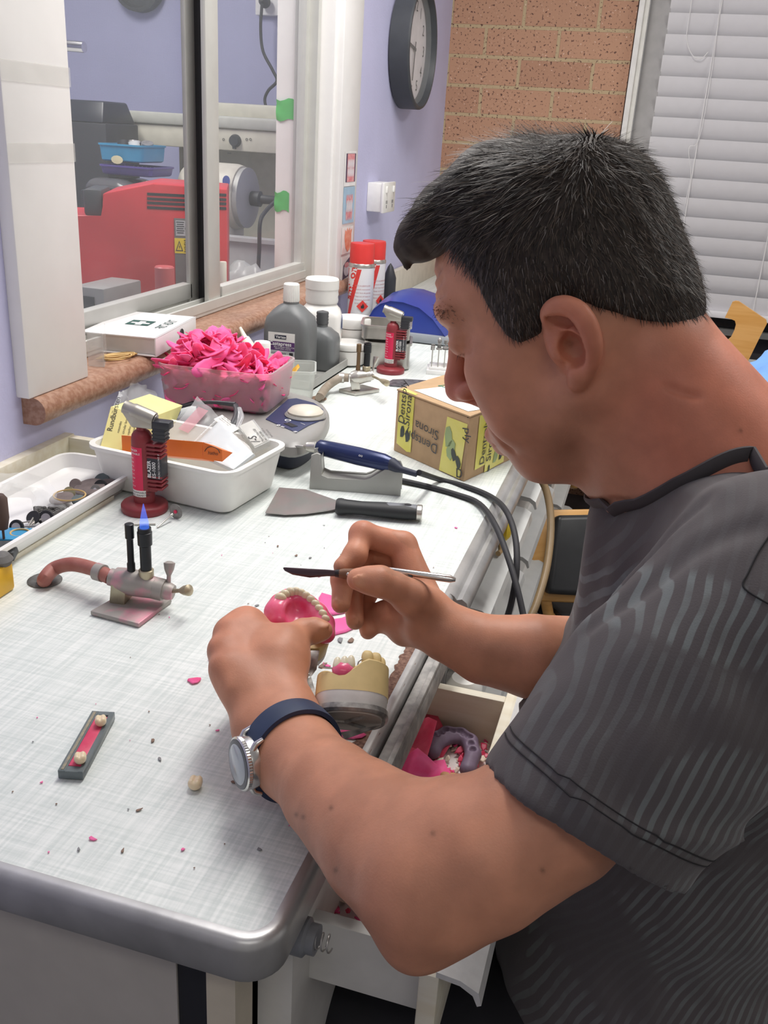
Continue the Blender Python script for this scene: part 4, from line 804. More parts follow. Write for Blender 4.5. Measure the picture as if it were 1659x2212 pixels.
m_film = mat('clear_film', (.85, .87, .87), .12, alpha=.27, var=0.); solo('clear_bag', pb, m_film, 'crumpled clear plastic bag of grit lying on the white tray', 'bag', tuple(C0), auto=180)
gr = MB(); R_ = np.random.default_rng(8)
for i in range(200):
    p = tr(R_.uniform(75, 140), R_.uniform(1095, 1116), .012+.006*R_.random()); gr.box(p, V([.0025]*3)*R_.uniform(.6, 1.4), rz((0, 0, 0), 0))
solo('dark_grit', gr, m_stone, 'dark grit inside the clear bag on the white tray', 'grit', tuple(C0), kind='stuff', smooth=False)
# yellow wax block at the left edge
a = on(35, 1272); yw = thing('wax_block', 'yellow wax block at the near left bench edge', 'wax block', (-.47, .34, 0)); zt = zat(a[0], a[1], 1212)
put('block', MB().box((a[0]-.035, a[1]-.035, zt/2), (.07, .07, zt), bev=.004), mat('yellow_wax', (.72, .42, .03), .45, var=.06, sss=.1), yw); q = onz(zt+.004, 2, 1208); solo('grey_pebble', MB().lathe([(.001, -.008), (.010, -.006), (.013, .0), (.009, .006), (.001, .008)], rz(q, 0), 18), m_stone, 'grey polishing stone on top of the yellow wax block', 'stone', tuple(q))
# ================================================================ white tub with packets
m_tub = mat('milky_white_plastic', (.80, .80, .77), .35, var=.03)
tb = thing('plastic_tub', 'white plastic tub of packets behind the maroon torch', 'tub', (-.44, .71, 0))
cF, cR, cL = onz(.066, 490, 1028), onz(.066, 603, 955), onz(.066, 182, 962)
ax = nrm((cF-cL)*V([1, 1, 0])); wl = np.linalg.norm(cF-cL); dl = .165; ay = V([-ax[1], ax[0], 0]); ct_ = cL+ax*wl/2+ay*dl/2; MT = frame((ct_[0], ct_[1], .001), ax, z=(0, 0, 1))
put('tub', MB().tray(wl+.012, dl, .066, .003, MT, r=.022, flare=.016, rim=.005), m_tub, tb)
tl = lambda u, v, z: (MT@V([u*wl/2, v*dl/2, z, 1]))[:3]
# yellow carton of round brushes
def quadbox(name, label, cat, P8, m, bev=.0008):
    t = thing(name, label, cat, tuple(V(P8[:4]).mean(0))); put('carton', MB().hexa(P8[:4], P8[4:], bev=bev), m, t); return t
m_yc = mat('pale_yellow_card', (.74, .66, .27), .55, var=.03); m_yc2 = mat('yellow_card', (.78, .74, .33), .55)
d_ = lambda px, py, d: dep(px, py, d)
f0, f1, f2, f3 = d_(214, 945, 1.30), d_(262, 985, 1.29), d_(318, 905, 1.335), d_(240, 878, 1.33)     # printed front (near) face: bottom-left, bottom-right, top-right, top-left
bk = nrm(d_(325, 850, 1.44)-f3)*.115; yc = thing('brush_carton', 'yellow carton with black German print leaning in the white tub', 'carton', tuple(f0))
f0, f1 = f0-V([0, 0, .018]), f1-V([0, 0, .030])
put('carton', MB().hexa([f0, f1, f1+bk, f0+bk], [f3, f2, f2+bk, f3+bk], bev=.0006), m_yc2, yc)
nf = np.cross(nrm(f1-f0), nrm(f3-f0)); ux = nrm(f3-f0); MTx = frame(f0+(f1-f0)*.28-(-nf)*0, ux, z=-nf if (-nf)@(CAM-f0) > 0 else nf)
put('printed_face', MB().add([f0, f1, f2, f3]+[p+(MTx[:3, 2])*.0006 for p in (f0, f1, f2, f3)], [(4, 5, 6, 7), (0, 1, 5, 4), (1, 2, 6, 5), (2, 3, 7, 6), (3, 0, 4, 7)]), m_yc, yc, smooth=False)
w = MB(); yd = MTx[:3, 1]
for txt, off, sz in (('Rundbürsten', .000, .0105), ('rotondes', -.010, .005), ('circular brushes', -.017, .005), ('cepillos redondos', -.024, .0045), ('spazzole', -.030, .0045), ('# 200  202/180  220', -.040, .005)): 
    Mq = MTx.copy(); Mq[:3, 3] = f0+ux*.030+MTx[:3, 2]*.0008+yd*(off-.010 if yd@(f1-f0) < 0 else -off); w.text(txt, sz, Mq)
put('lettering', w, m_ink, yc, smooth=False)
# clear bag behind the carton
bg = MB(); film(bg, [(d_(238, 905, 1.40), d_(330, 905, 1.47)), (d_(248, 862, 1.42), d_(352, 880, 1.48)), (d_(265, 838, 1.44), d_(338, 850, 1.48)), (d_(285, 826, 1.45), d_(318, 830, 1.47))], 21, .006)
solo('clear_bag', bg, m_film, 'crinkled clear bag standing behind the yellow carton', 'bag', tuple(d_(280, 880, 1.42)), auto=180)
# orange carton
m_or = mat('orange_card', (.82, .19, .03), .45, var=.03); oc = thing('orange_carton', 'long orange carton with open flap lying across the white tub', 'carton', tuple(d_(350, 980, 1.27)))
A0, A1, B0, B1 = d_(249, 963, 1.285), d_(425, 990, 1.235), d_(262, 940, 1.30), d_(437, 955, 1.25)
C0, C1 = d_(268, 940, 1.335), d_(462, 962, 1.28); dn = V([0, 0, -.024])
b1, b2, b3, b4 = B0, B1, B1+nrm(C1-B1)*.032, B0+nrm(C1-B1)*.032
put('carton', MB().hexa([b1+dn, b2+dn, b3+dn, b4+dn], [b1, b2, b3, b4], bev=.0006), m_or, oc)
axo = nrm(b2-b1); fl = MB(); e0 = b2+axo*.001; fv = [e0+dn*.9, e0+axo*.022+dn*.95, e0+axo*.026+V([0, 0, -.004]), e0+V([0, 0, 0])+axo*.002]; bkv = nrm(C1-B1)*.03
fl.add([e0, e0+bkv, e0+bkv+axo*.030+dn*.35, e0+axo*.030+dn*.35, e0+dn, e0+axo*.030+dn*1.05], [(0, 3, 2, 1), (0, 4, 5, 3), (2, 3, 5)]); fl.add([q+V([0, 0, -.0006]) for q in (e0, e0+bkv, e0+bkv+axo*.030+dn*.35, e0+axo*.030+dn*.35)], [(0, 1, 2, 3)])
put('end_flap', fl, m_or, oc, smooth=False)
nrmO = nrm(np.cross(b2-b1, b4-b1)); nrmO = nrmO if nrmO[2] > 0 else -nrmO; Mo = frame(b1+axo*.004+nrm(b4-b1)*.003+nrmO*.0007, axo, z=nrmO)
put('white_sticker', MB().box((.024, .012, 0), (.042, .018, .0005), Mo), m_lblw, oc, smooth=False)
w = MB(); w.text('Haarbürste', .010, frame(b1+axo*.095+nrm(b4-b1)*.010+nrmO*.0009, axo, z=nrmO), shear=.25); w.text('hatho', .007, frame(e0+axo*.008+dn*.35+V([0, -.0009, -.008]), axo, z=np.cross(axo, -dn)/np.linalg.norm(dn)), shear=.2)
a_ = np.linspace(.2, 2.9, 14); w.tube([e0+axo*(.015+.012*math.cos(t))+dn*(.62-.42*math.sin(t))+V([0, -.0012, 0]) for t in a_], .0005, 5)
put('lettering', w, m_ink, oc, smooth=False)
# white resealable bag
rb2 = thing('resealable_bag', 'clear resealable bag with a white card inside standing in the tub', 'bag', tuple(d_(480, 1000, 1.3)))
pa, pb_, pc, pd = d_(430, 860, 1.345), d_(352, 945, 1.315), d_(500, 1012, 1.27), d_(548, 975, 1.305)
g = MB(); film(g, [(pb_, pa), (pb_*.7+pc*.3, pa*.72+pd*.28), (pb_*.35+pc*.65, pa*.4+pd*.6), (pc, pd)], 31, .0025); put('film', g, mat('milky_film', (.85, .87, .88), .18, alpha=.30, var=0.), rb2, auto=180)
q1, q2 = pb_*.62+pc*.38, pa*.62+pd*.38; g = MB(); nb_ = nrm(np.cross(pa-pb_, pc-pb_)); nb_ = nb_ if nb_@(CAM-pa) > 0 else -nb_
g.add([q1*.96+q2*.04-nb_*.004, pc*.95+pd*.05-nb_*.004, pd*.95+pc*.05-nb_*.004, q2*.96+q1*.04-nb_*.004]+[p-nb_*.010 for p in (q1, pc, pd, q2)], [(0, 1, 2, 3), (7, 6, 5, 4), (0, 4, 5, 1), (1, 5, 6, 2), (2, 6, 7, 3), (3, 7, 4, 0)]); put('white_card', g, mat('bluish_white_card', (.70, .76, .80), .5), rb2, smooth=False)
q3, q4 = pb_*.8+pc*.2, pa*.8+pd*.2; g = MB(); g.tube([q1+nb_*.001, (q1+q2)/2+nb_*.0015, q2+nb_*.001], .0014, 6); put('zip_seal', g, m_film, rb2)
q5 = pa*.82+pb_*.18; ud = nrm(pc-pb_); vd = nrm(pb_-pa); g = MB(); g.add([q5+nb_*.003+ud*.012, q5+nb_*.003+ud*.03, q5+nb_*.003+ud*.03+vd*.045, q5+nb_*.003+ud*.012+vd*.045], [(0, 1, 2, 3), (3, 2, 1, 0)]); put('pink_print', g, mat('faded_pink_print', (.78, .45, .50), .5, alpha=.6), rb2, smooth=False)
# flat packet marked /-S
pk = thing('label_packet', 'clear packet with printed white label at the far end of the tub', 'packet', tuple(d_(545, 940, 1.36)))
ka, kb, kd = d_(514, 920, 1.372), d_(550, 968, 1.325), d_(548, 905, 1.395); kc_ = kb+kd-ka
nk = nrm(np.cross(kb-ka, kd-ka)); nk = nk if nk[2] > 0 else -nk; put('packet', MB().hexa([p-nk*.010 for p in (ka, kb, kc_, kd)], [ka, kb, kc_, kd], bev=.001), mat('clear_box_plastic', (.70, .72, .72), .1, alpha=.4), pk)
lp = [ka+(kb-ka)*a_+(kd-ka)*b_ for a_, b_ in ((.04, .03), (.96, .03), (.96, .86), (.04, .86))]; put('label', MB().add([p+nk*.0008 for p in lp], [(0, 1, 2, 3), (3, 2, 1, 0)]), m_lblw, pk, smooth=False)
w = MB(); ru = nrm(kd-ka); rv = nrm(kb-ka)
w.text('/-S', .018, frame(lp[1]*.94+lp[3]*.06+nk*.0012+ru*.012, -rv, z=nk))
for i in range(4): w.text(['Mandrel fine 0.80', 'Ref. 303 RA', 'for use with a', 'hand piece', 'max 15 000', 'sterile no'][i], .0055, frame(lp[1]*.96+lp[2]*.04+ru*(.020+.006*i)*1+nk*.0012, -rv, z=nk))
put('lettering', w, m_ink, pk, smooth=False)
# second small booklet in the tub
bl_ = thing('instruction_slip', 'small white instruction slip tucked behind the clear bag in the tub', 'slip', tuple(d_(490, 915, 1.39))); sa, sb_, sd_ = d_(462, 905, 1.385), d_(500, 935, 1.36), d_(480, 896, 1.41); sc_ = sb_+sd_-sa
put('slip', MB().add([sa, sb_, sc_, sd_]+[p-V([0, 0, .001]) for p in (sa, sb_, sc_, sd_)], [(0, 1, 2, 3), (7, 6, 5, 4), (0, 4, 5, 1), (1, 5, 6, 2), (2, 6, 7, 3), (3, 7, 4, 0)]), m_lblw, bl_, smooth=False)
w = MB(); ru = nrm(sb_-sa); ns = nrm(np.cross(sb_-sa, sd_-sa)); ns = ns if ns[2] > 0 else -ns
for i, tx in enumerate(('For Vertex', 'Instructions', 'before Use')): w.text(tx, .0055, frame(sd_*.8+sa*.2+ru*.004-nrm(sd_-sa)*.007*i*.9+ns*.0004, ru, z=ns))
put('lettering', w, m_ink, bl_, smooth=False)
# black goggles strap / spectacles
gl = thing('spectacles', 'black framed safety glasses lying behind the white tub', 'glasses', tuple(d_(500, 880, 1.45)))
put('temple_arm', MB().tube([d_(372, 885, 1.50), d_(420, 872, 1.47), d_(460, 869, 1.45), d_(508, 874, 1.44)], [.002, .0025, .003, .004], 8, sm=5), m_blk, gl); put('front_frame', MB().tube([d_(508, 873, 1.44), d_(514, 890, 1.42), d_(508, 910, 1.40), d_(494, 930, 1.385)], [.004, .0065, .0065, .004], 10, sm=5, flat=.5), m_blk, gl); put('lens', MB().tube([d_(517, 880, 1.42), d_(520, 900, 1.40), d_(512, 925, 1.385)], [.003, .005, .003], 8, sm=4, flat=.3), mat('clear_lens', (.5, .5, .52), .05, alpha=.5), gl)
solo('thin_probe', MB().tube([d_(365, 884, 1.5), d_(438, 862, 1.52), d_(452, 859, 1.53)], [.002, .002, .0006], 8), m_blk, 'thin black probe with steel tip lying against the pink tub', 'probe', tuple(d_(400, 870, 1.5)))
solo('blue_lead', MB().tube([d_(335, 905, 1.46), d_(360, 885, 1.5), d_(385, 882, 1.5), d_(378, 900, 1.46), d_(345, 915, 1.44)], .0035, 8, sm=5), mat('slate_blue_cable', (.16, .18, .30), .45), 'slate blue cable looped behind the yellow carton', 'cable', tuple(d_(360, 890, 1.48)))
# ================================================================ micromotor control unit
m_ugr = mat('silver_grey_plastic', (.30, .295, .285), .38, var=.03); m_unv = mat('navy_plastic', (.035, .045, .115), .4); m_undk = mat('dark_navy_base', (.018, .022, .042), .45)
mu = thing('motor_control_unit', 'grey and navy handpiece control unit under the pink wax tub', 'control unit', (-.42, .95, 0))
T5 = lambda px, py, z: onz(z, px, py)
def outline(z, grow=0, pts=((585, 953), (640, 962), (690, 940), (712, 905), (706, 880), (680, 862), (640, 850), (560, 830), (440, 846), (430, 880), (500, 920))):
    o = V([T5(px, py, .052)*V([1, 1, 0]) for px, py in pts]); c = o.mean(0); o = V(ease(list(o)+[o[0]], 4)[:-1]); return c+(o-c)*(1+grow)+V([0, 0, z])
put('base', MB().loft([outline(.001, -.22), outline(.006, -.18), outline(.030, -.10), outline(.034, -.06)]), m_undk, mu); put('housing', MB().loft([outline(.031, -.03), outline(.036, .0), outline(.048, -.01), outline(.053, -.05), outline(.055, -.14)]), m_ugr, mu)
PP = [(574, 905), (640, 934), (668, 918), (700, 905), (698, 884), (678, 870), (640, 860), (622, 862)]
pv = [T5(px, py, .0562) for px, py in PP]; put('control_panel', MB().prism([(p[0], p[1]) for p in pv], .0545, .0562), m_unv, mu, smooth=False)
kn = T5(660, 893, .06); put('speed_knob', MB().lathe([(.033, -.005), (.034, -.002), (.031, .001), (.001, .001)], rz(kn, 0), 36), m_ugr, mu); put('knob_cap', MB().lathe([(.0285, 0), (.029, .004), (.024, .009), (.012, .012), (.001, .0125)], rz(kn, 0), 36), mat('ivory_knob', (.66, .62, .53), .4), mu)
w = MB(); ux_ = nrm(T5(640, 934, .0563)-T5(574, 905, .0563)); 
for px, py, tx, sz in ((596, 918, 'o', .012), (612, 907, 'O', .014), (622, 903, 'C', .012), (606, 921, '600', .005), (618, 912, '...', .006), (634, 932, '||||', .006), (648, 914, '------', .006)): w.text(tx, sz, frame(T5(px, py, .0566), ux_, z=(0, 0, 1)), bold=.02)
put('panel_marks', w, m_txtw, mu, smooth=False); dq = T5(628, 918, .0564); put('display', MB().box((0, 0, 0), (.022, .011, .001), frame(dq, ux_, z=(0, 0, 1))), m_rub, mu, smooth=False)
sp = T5(618, 962, .030)
put('chrome_socket', MB().tube([T5(600, 960, .034), T5(640, 968, .028)], [.006, .004], 12), m_nick, mu)
# ================================================================ pink wax tub
m_ptub = mat('frosted_clear_plastic', (.97, .90, .92), .42, trans=.85, var=0., ior=1.2)
pt = thing('wax_tub', 'frosted plastic tub heaped with pink wax sheets', 'tub', (-.50, 1.0, .056))
tA, tB, tC = onz(.125, 335, 785), onz(.125, 580, 812), onz(.125, 634, 772); ax = nrm((tB-tA)*V([1, 1, 0])); wl2 = np.linalg.norm(tB-tA); ay = V([-ax[1], ax[0], 0]); dl2 = .150; zb_ = .0575; c = tA+ax*wl2/2+ay*dl2/2; MP = frame((c[0], c[1], zb_), ax, z=(0, 0, 1)); zr_ = .125
put('tub', MB().tray(wl2+.006, dl2, zr_-zb_, .0015, MP, r=.02, flare=.008, rim=.002), m_ptub, pt)
PTX = [0]
def pile(name, label, cnt, seed, zlo, zhi, big, spread, tall=False):
    R_ = np.random.default_rng(seed); mb = MB(); 
    for i in range(cnt):
        u, v = R_.uniform(-1, 1, 2)*spread; h = zlo+(zhi-zlo)*R_.random(); big_ = big*(.75 if abs(u) > .6 or abs(v) > .6 else 1); top = (1-.45*u*u-.55*v*v); z = zb_+h*(top if tall else 1); p = (MP@V([u*wl2/2, v*dl2/2, 0, 1]))[:3]; p[2] = z; mb.slot(int(R_.random() < .35)); flake(p, R_.uniform(.55, 1)*big_, seed*100+i, R_.choice([.4, .8]), curl=R_.uniform(.1, .6), el=R_.uniform(1., 1.6), e=mb, th=.0013, rag=.75)
    for i in range(300):
        sd_ = int(R_.random() < .4); t_ = R_.uniform(-.9, .9); z = zb_+.006+R_.random()*.050; mb.slot(int(R_.random() < .35))
        hf_ = .0075*(1-(z-zb_)/(zr_-zb_))+.0075; p = (MP@V([wl2/2-hf_, t_*dl2/2*.85, 0, 1] if sd_ else [t_*(wl2/2-.012), -dl2/2+hf_, 0, 1]))[:3]; p[2] = z; flake(p, R_.uniform(.005, .009), seed*100+900+i, curl=.04, el=1.6, e=mb, th=.0013, rag=.6, nv=ax if sd_ else -ay)
    o = solo(name, mb, [m_wax, m_waxp], label, 'wax', (c[0], c[1], zb_), kind='stuff', auto=180); return o
pile('wax_shavings', 'heap of torn pink wax sheets filling the frosted tub', 520, 3, .006, .060, .016, .88)
m_wsheet = [m_wax, m_waxp]
R_ = np.random.default_rng(12); lab = ['near left corner', 'near right corner', 'far left corner', 'far right corner', 'middle']
n_ = 0; spots = []
for i in range(90):
    u, v = R_.uniform(-.86, .86), R_.uniform(-.82, .82); hh = .061+.040*max(0, (1-1.1*(u+.35)**2-.7*(v-.2)**2)); spots.append((hh, u, v))
for i, (hh, u, v) in enumerate(sorted(spots)):
    p = (MP@V([u*wl2/2, v*dl2/2, hh-.004, 1]))[:3]; el = R_.uniform(1.3, 2.8); sz = R_.uniform(.007, .0135)
    solo('wax_strip', flake(p, sz, 700+i, R_.choice([.4, .7, 1.3]), curl=R_.uniform(.2, .9), el=el, th=.0013, rag=.6, n=16), m_wsheet[i % 2], 'torn pink wax strip heaped on top of the frosted tub', 'wax', tuple(p), 'wax strips heaped on the tub', auto=180)
for px, py, hgt, lb in ((447, 716, .045, 'tall pointed pink wax strip rising at the left of the tub heap'), (484, 720, .040, 'second tall pointed pink wax strip rising mid heap'), (355, 760, .035, 'curled pink wax strip overhanging the near left rim of the tub')):
    p = dep(px, py, 1.60); b = p-V([0, 0, hgt]); s_ = MB(); s_.loft([[b+V([a_*w_, .010*math.sin(3*k), k*hgt]) for a_ in (-1, -.5, 0, .5, 1)] for k, w_ in zip((0, .3, .6, .85, 1), (.022, .016, .010, .005, .001))], caps=False, closed=False); s_.loft([[b+V([a_*w_, .010*math.sin(3*k)+.0014, k*hgt]) for a_ in (1, .5, 0, -.5, -1)] for k, w_ in zip((0, .3, .6, .85, 1), (.022, .016, .010, .005, .001))], caps=False, closed=False)
    solo('wax_strip', s_, m_wax, lb, 'wax', tuple(b), auto=180)
# small clear tub behind
q = onz(0, 668, 868); st_ = thing('clear_tub', 'small cloudy plastic tub behind the pink wax tub', 'tub', (-.44, 1.2, 0)); e0_, e1_ = onz(.11, 672, 800), onz(.11, 600, 790)
ax2 = nrm((onz(.0, 640, 880)-onz(0, 600, 870))*V([1, 1, 0])); zt_ = zat(q[0], q[1], 805); put('tub', MB().tray(.12, .10, zt_, .0015, rz((q[0]-.062, q[1]+.03, .0005), 20), r=.012, flare=.006, rim=.002), mat('cloudy_plastic', (.74, .77, .74), .35, alpha=.5, var=0.), st_); g = flake(V([q[0]-.045, q[1]+.02, zt_*.72]), .02, 77, .6, curl=.2)
solo('amber_chip', g, mat('amber_resin', (.72, .38, .05), .3), 'amber resin chip inside the small cloudy tub', 'chip', (q[0]-.045, q[1]+.02, zt_*.7), auto=180)
# dispensers behind the wax
def bottle(name, label, p, prof, m, cap, mc, cat='bottle', n=28, sx=1, sy=1, rot=0):
    t = thing(name, label, cat, tuple(p)); M = rz(p, rot); put('body', MB().lathe(prof, M, n, sx, sy), m, t); put('cap', MB().lathe(cap, M, n), mc, t); return t
p = onz(0, 545, 800); p = V([-.57, 1.20, 0]); zt_ = zat(p[0], p[1], 705)
t = thing('nozzle_bottle', 'ivory nozzle bottle poking up behind the pink wax', 'bottle', tuple(p)); m_iv = mat('ivory_plastic', (.78, .74, .62), .4); k0 = dep(540, 752, 1.72); k1 = dep(519, 708, 1.74)
put('body', MB().lathe([(.001, 0), (.022, 0), (.022, k0[2]-.03), (.014, k0[2]-.012), (.001, k0[2]-.01)], rz(k0*V([1, 1, 0]), 0), 20), m_iv, t); put('nozzle', MB().tube([k0-V([0, 0, .015]), k0, k0+(k1-k0)*.45, k0+(k1-k0)*.5, k1], [.014, .012, .008, .005, .0028], 14), m_iv, t)
k0 = dep(567, 738, 1.72); t = thing('capped_bottle', 'white capped bottle standing behind the right of the pink wax', 'bottle', (k0[0], k0[1], 0)); put('body', MB().lathe([(.001, 0), (.022, 0), (.022, k0[2]-.035), (.015, k0[2]-.025), (.001, k0[2]-.025)], rz(k0*V([1, 1, 0]), 0), 20), m_iv, t); put('cap', MB().lathe([(.001, k0[2]-.028), (.0152, k0[2]-.028), (.0152, k0[2]-.002), (.014, k0[2]), (.001, k0[2])], rz(k0*V([1, 1, 0]), 0), 24), m_pvc, t)
# ================================================================ metal tray with bottles and jars
m_trayg = mat('grey_metal_tray', (.42, .42, .40), .45, .4); e0_, e1_ = onz(.0, 672, 847), onz(0, 790, 768)
trm = thing('metal_tray', 'shallow grey metal tray under the grey bottles and white jars', 'tray', (-.55, 1.5, 0)); xr = (e0_[0]+e1_[0])/2; yn, yf = 1.29, 1.70
put('tray', MB().box(((xr-.63)/2, (yn+yf)/2, .002), (.63+xr+.0, yf-yn, .004)).box((xr-.002, (yn+yf)/2, .010), (.004, yf-yn, .020), bev=.001).box(((xr-.63)/2, yn+.002, .010), (.63+xr, .004, .020), bev=.001).box(((xr-.63)/2, yf-.002, .010), (.63+xr, .004, .020), bev=.001), m_trayg, trm, smooth=False)
m_gbot = mat('grey_hdpe', (.165, .175, .18), .42, var=.05, scale=20); TZ_ = .0045
P = V([-.533, 1.375, TZ_]); d0 = lambda px, py: depth_((P[0], P[1], .1))
zsh = zat(P[0], P[1], 655); ztop = zat(P[0], P[1], 612); hw = .5*(700-600)/FOC*((P-CAM)@CF)*1.02; bt = thing('resin_bottle', 'large grey bottle with a purple and white label in the metal tray', 'bottle', tuple(P))
def rrect(hw, hd, r, n=6):
    o = []
    for cx, cy, a0 in ((1, 1, 0), (-1, 1, 90), (-1, -1, 180), (1, -1, 270)):
        for k in range(n): a = math.radians(a0+90*k/(n-1)); o.append((cx*(hw-r)+r*math.cos(a), cy*(hd-r)+r*math.sin(a)))
    return o
def slab_bottle(t, P, hw, hd, zsh, zn, rot, m, rn=.016):
    M = rz(P, rot); rings = []; H = zsh-P[2]
    for z, a, b in [(0, .93, .9), (.006, 1, 1), (H*.62, 1, 1), (H*.72, .985, .98), (H*.82, .91, .93), (H*.90, .76, .85), (H*.96, .55, .72), (H, rn/hw, rn/hd), (zn-P[2], rn/hw, rn/hd)]:
        w_, d_2 = hw*a, hd*b; r = min(w_, d_2)*(.45 if z < H*.9 else .96); rings.append([(M@V([x, y, z, 1]))[:3] for x, y in rrect(w_, d_2, r)])
    put('body', MB().loft(rings), m, t, auto=60); return M
M = slab_bottle(bt, P, hw, .038, zsh, zsh+.008, 3, m_gbot)
cp = MB(); a = np.linspace(0, 2*PI, 60, endpoint=False); cp.loft([[(M@V([(r_+.0007*(i % 2))*math.cos(t), (r_+.0007*(i % 2))*math.sin(t), z, 1]))[:3] for i, t in enumerate(a)] for r_, z in ((.0155, zsh-P[2]+.004), (.0165, zsh-P[2]+.006), (.0155, ztop-P[2]-.002), (.014, ztop-P[2]))]); put('screw_cap', cp, m_pvc, bt, auto=30)
H = zsh-P[2]; lw = hw*1.12; m_pur = mat('label_purple', (.10, .035, .15), .4); yf_ = -.0386
def lab(name, x0_, x1_, z0_, z1_, m, par, e=0, M=M): put(name, MB().box(((x0_+x1_)/2, yf_-e, (z0_+z1_)/2), (x1_-x0_, .0008, z1_-z0_), M, bev=0), m, par, smooth=False)
xa, xb = -hw*.70, hw*.44
lab('white_label', xa, xb, H*.06, H*.64, m_lblw, bt); lab('purple_band', xa, xb, H*.40, H*.52, m_pur, bt, .0004); lab('navy_badge', -hw*.42, hw*.08, H*.555, H*.61, mat('label_navy', (.02, .025, .05), .4), bt, .0004); lab('grey_band', xa, xb, H*.31, H*.40, mat('label_grey', (.50, .51, .53), .4), bt, .0004)
tf = lambda x, z, e=.0012, M=M: M@frame((x, yf_-e, z), (1, 0, 0), z=(0, -1, 0))
w = MB(); w.text('Vertex', .0078, tf(-hw*.37, H*.568), bold=.02); w.text('Castapress', .0108, tf(-hw*.65, H*.470), bold=.02); w.text('SELF-CURING RESIN FOR', .0040, tf(-hw*.45, H*.440)); w.text('DENTURES, LIQUID', .0040, tf(-hw*.40, H*.415)); put('label_lettering', w, m_txtw, bt, smooth=False)
w = MB(); w.text('LOT CE  REF', .0062, tf(-hw*.6, H*.345)); w.text('Liquid', .0055, tf(-hw*.65, H*.255)); w.text('Contents: 1000 ml', .0050, tf(-hw*.65, H*.225)); w.text('www.vertex-d', .0045, tf(-hw*.3, H*.10)); w.box((hw*.30, yf_-.001, H*.355), (.008, .0004, .008), M); put('label_print', w, m_ink, bt, smooth=False)
P2 = V([-.500, 1.475, TZ_]); zs2 = zat(P2[0], P2[1], 705); b2_ = thing('resin_bottle', 'smaller grey bottle half hidden behind the large grey one', 'bottle', tuple(P2)); M2 = slab_bottle(b2_, P2, .036, .034, zs2, zs2+.03, 5, m_gbot, .012)
zt2 = zat(P2[0], P2[1], 670); g = MB(); g.lathe([(.001, zs2-P2[2]+.004)]+[(.0125+.001*(i % 2), zs2-P2[2]+.005+(zt2-zs2-.008)*i/8) for i in range(9)]+[(.001, zt2-P2[2])], M2, 24); put('screw_cap', g, mat('dark_grey_cap', (.10, .105, .11), .45), b2_)
P3 = V([-.535, 1.565, TZ_]); zs3, zt3 = zat(P3[0], P3[1], 655), zat(P3[0], P3[1], 600); wj = thing('powder_jar', 'tall square-shouldered white jar with a wide lid behind the grey bottle', 'jar', tuple(P3)); M3 = rz(P3, 20)
def sq(hw, z, r): return [(M3@V([x, y, z, 1]))[:3] for x, y in rrect(hw, hw, r)]
H3 = zs3-P3[2]; m_jar = mat('white_hdpe', (.80, .79, .76), .4, var=.02); put('body', MB().loft([sq(.044, 0, .015), sq(.046, .006, .018), sq(.046, H3*.80, .018), sq(.042, H3*.90, .024), sq(.036, H3*.97, .0355), sq(.034, H3, .0335), sq(.034, H3+.01, .0335)]), m_jar, wj, auto=60)
hc = zt3-zs3; put('lid', MB().lathe([(.001, H3+.002)]+[(.036+.0012*(i % 2), H3+.003+(hc*.55)*i/5) for i in range(6)]+[(.0375, H3+hc*.6), (.0375, H3+hc*.95), (.035, H3+hc), (.001, H3+hc)], M3, 36), m_jar, wj)
w = MB(); fx = lambda z, y0, e=0: M3@frame((.0464+e, y0, z), (0, 1, 0), z=(1, 0, 0)); w.box((.010, .02, 0), (.040, .026, .0006), fx(H3*.55, -.03)); put('blue_label', w, mat('label_blue', (.05, .12, .42), .4), wj, smooth=False); w = MB(); w.text('Self curing', .011, fx(H3*.45, -.03), bold=.02); w.box((.02, -.035, 0), (.02, .05, .0006), fx(H3*.35, -.03)); put('red_print', w, m_lblr, wj, smooth=False)
w = MB(); w.text('Vertex', .011, fx(H3*.62, -.028, .0006)); put('label_lettering', w, m_txtw, wj, smooth=False)
def jar(label, p, r, ztop, lidh):
    t = thing('white_jar', label, 'jar', tuple(p), 'white round jars on the metal tray'); H = ztop-p[2]; put('body', MB().lathe([(.001, 0), (r*.9, 0), (r*.94, .004), (r*.96, H-lidh-.002), (.001, H-lidh)], rz(p, 0), 36), m_jar, t); put('lid', MB().lathe([(.001, H-lidh), (r*.98, H-lidh), (r, H-lidh+.002), (r, H-.004), (r*.97, H-.0008), (.001, H)], rz(p, 0), 36), m_jar, t); return t
P4 = V([-.487, 1.58, TZ_]); P4 = V([onz(TZ_, 752, 782)[0], onz(TZ_, 752, 782)[1], TZ_]); za4 = zat(P4[0], P4[1], 738); jar('lower white round jar on the tray beside the back burner', P4, .041, za4, .014); P5 = V([P4[0]-.002, P4[1]+.028, TZ_]); 
P5 = V([P4[0]+.004, P4[1]+.06, za4*0+TZ_]); jar('upper white round jar standing behind and above the lower one', V([P4[0]-.020, P4[1]+.085, TZ_]), .043, zat(P4[0]-.020, P4[1]+.085, 684), .022)
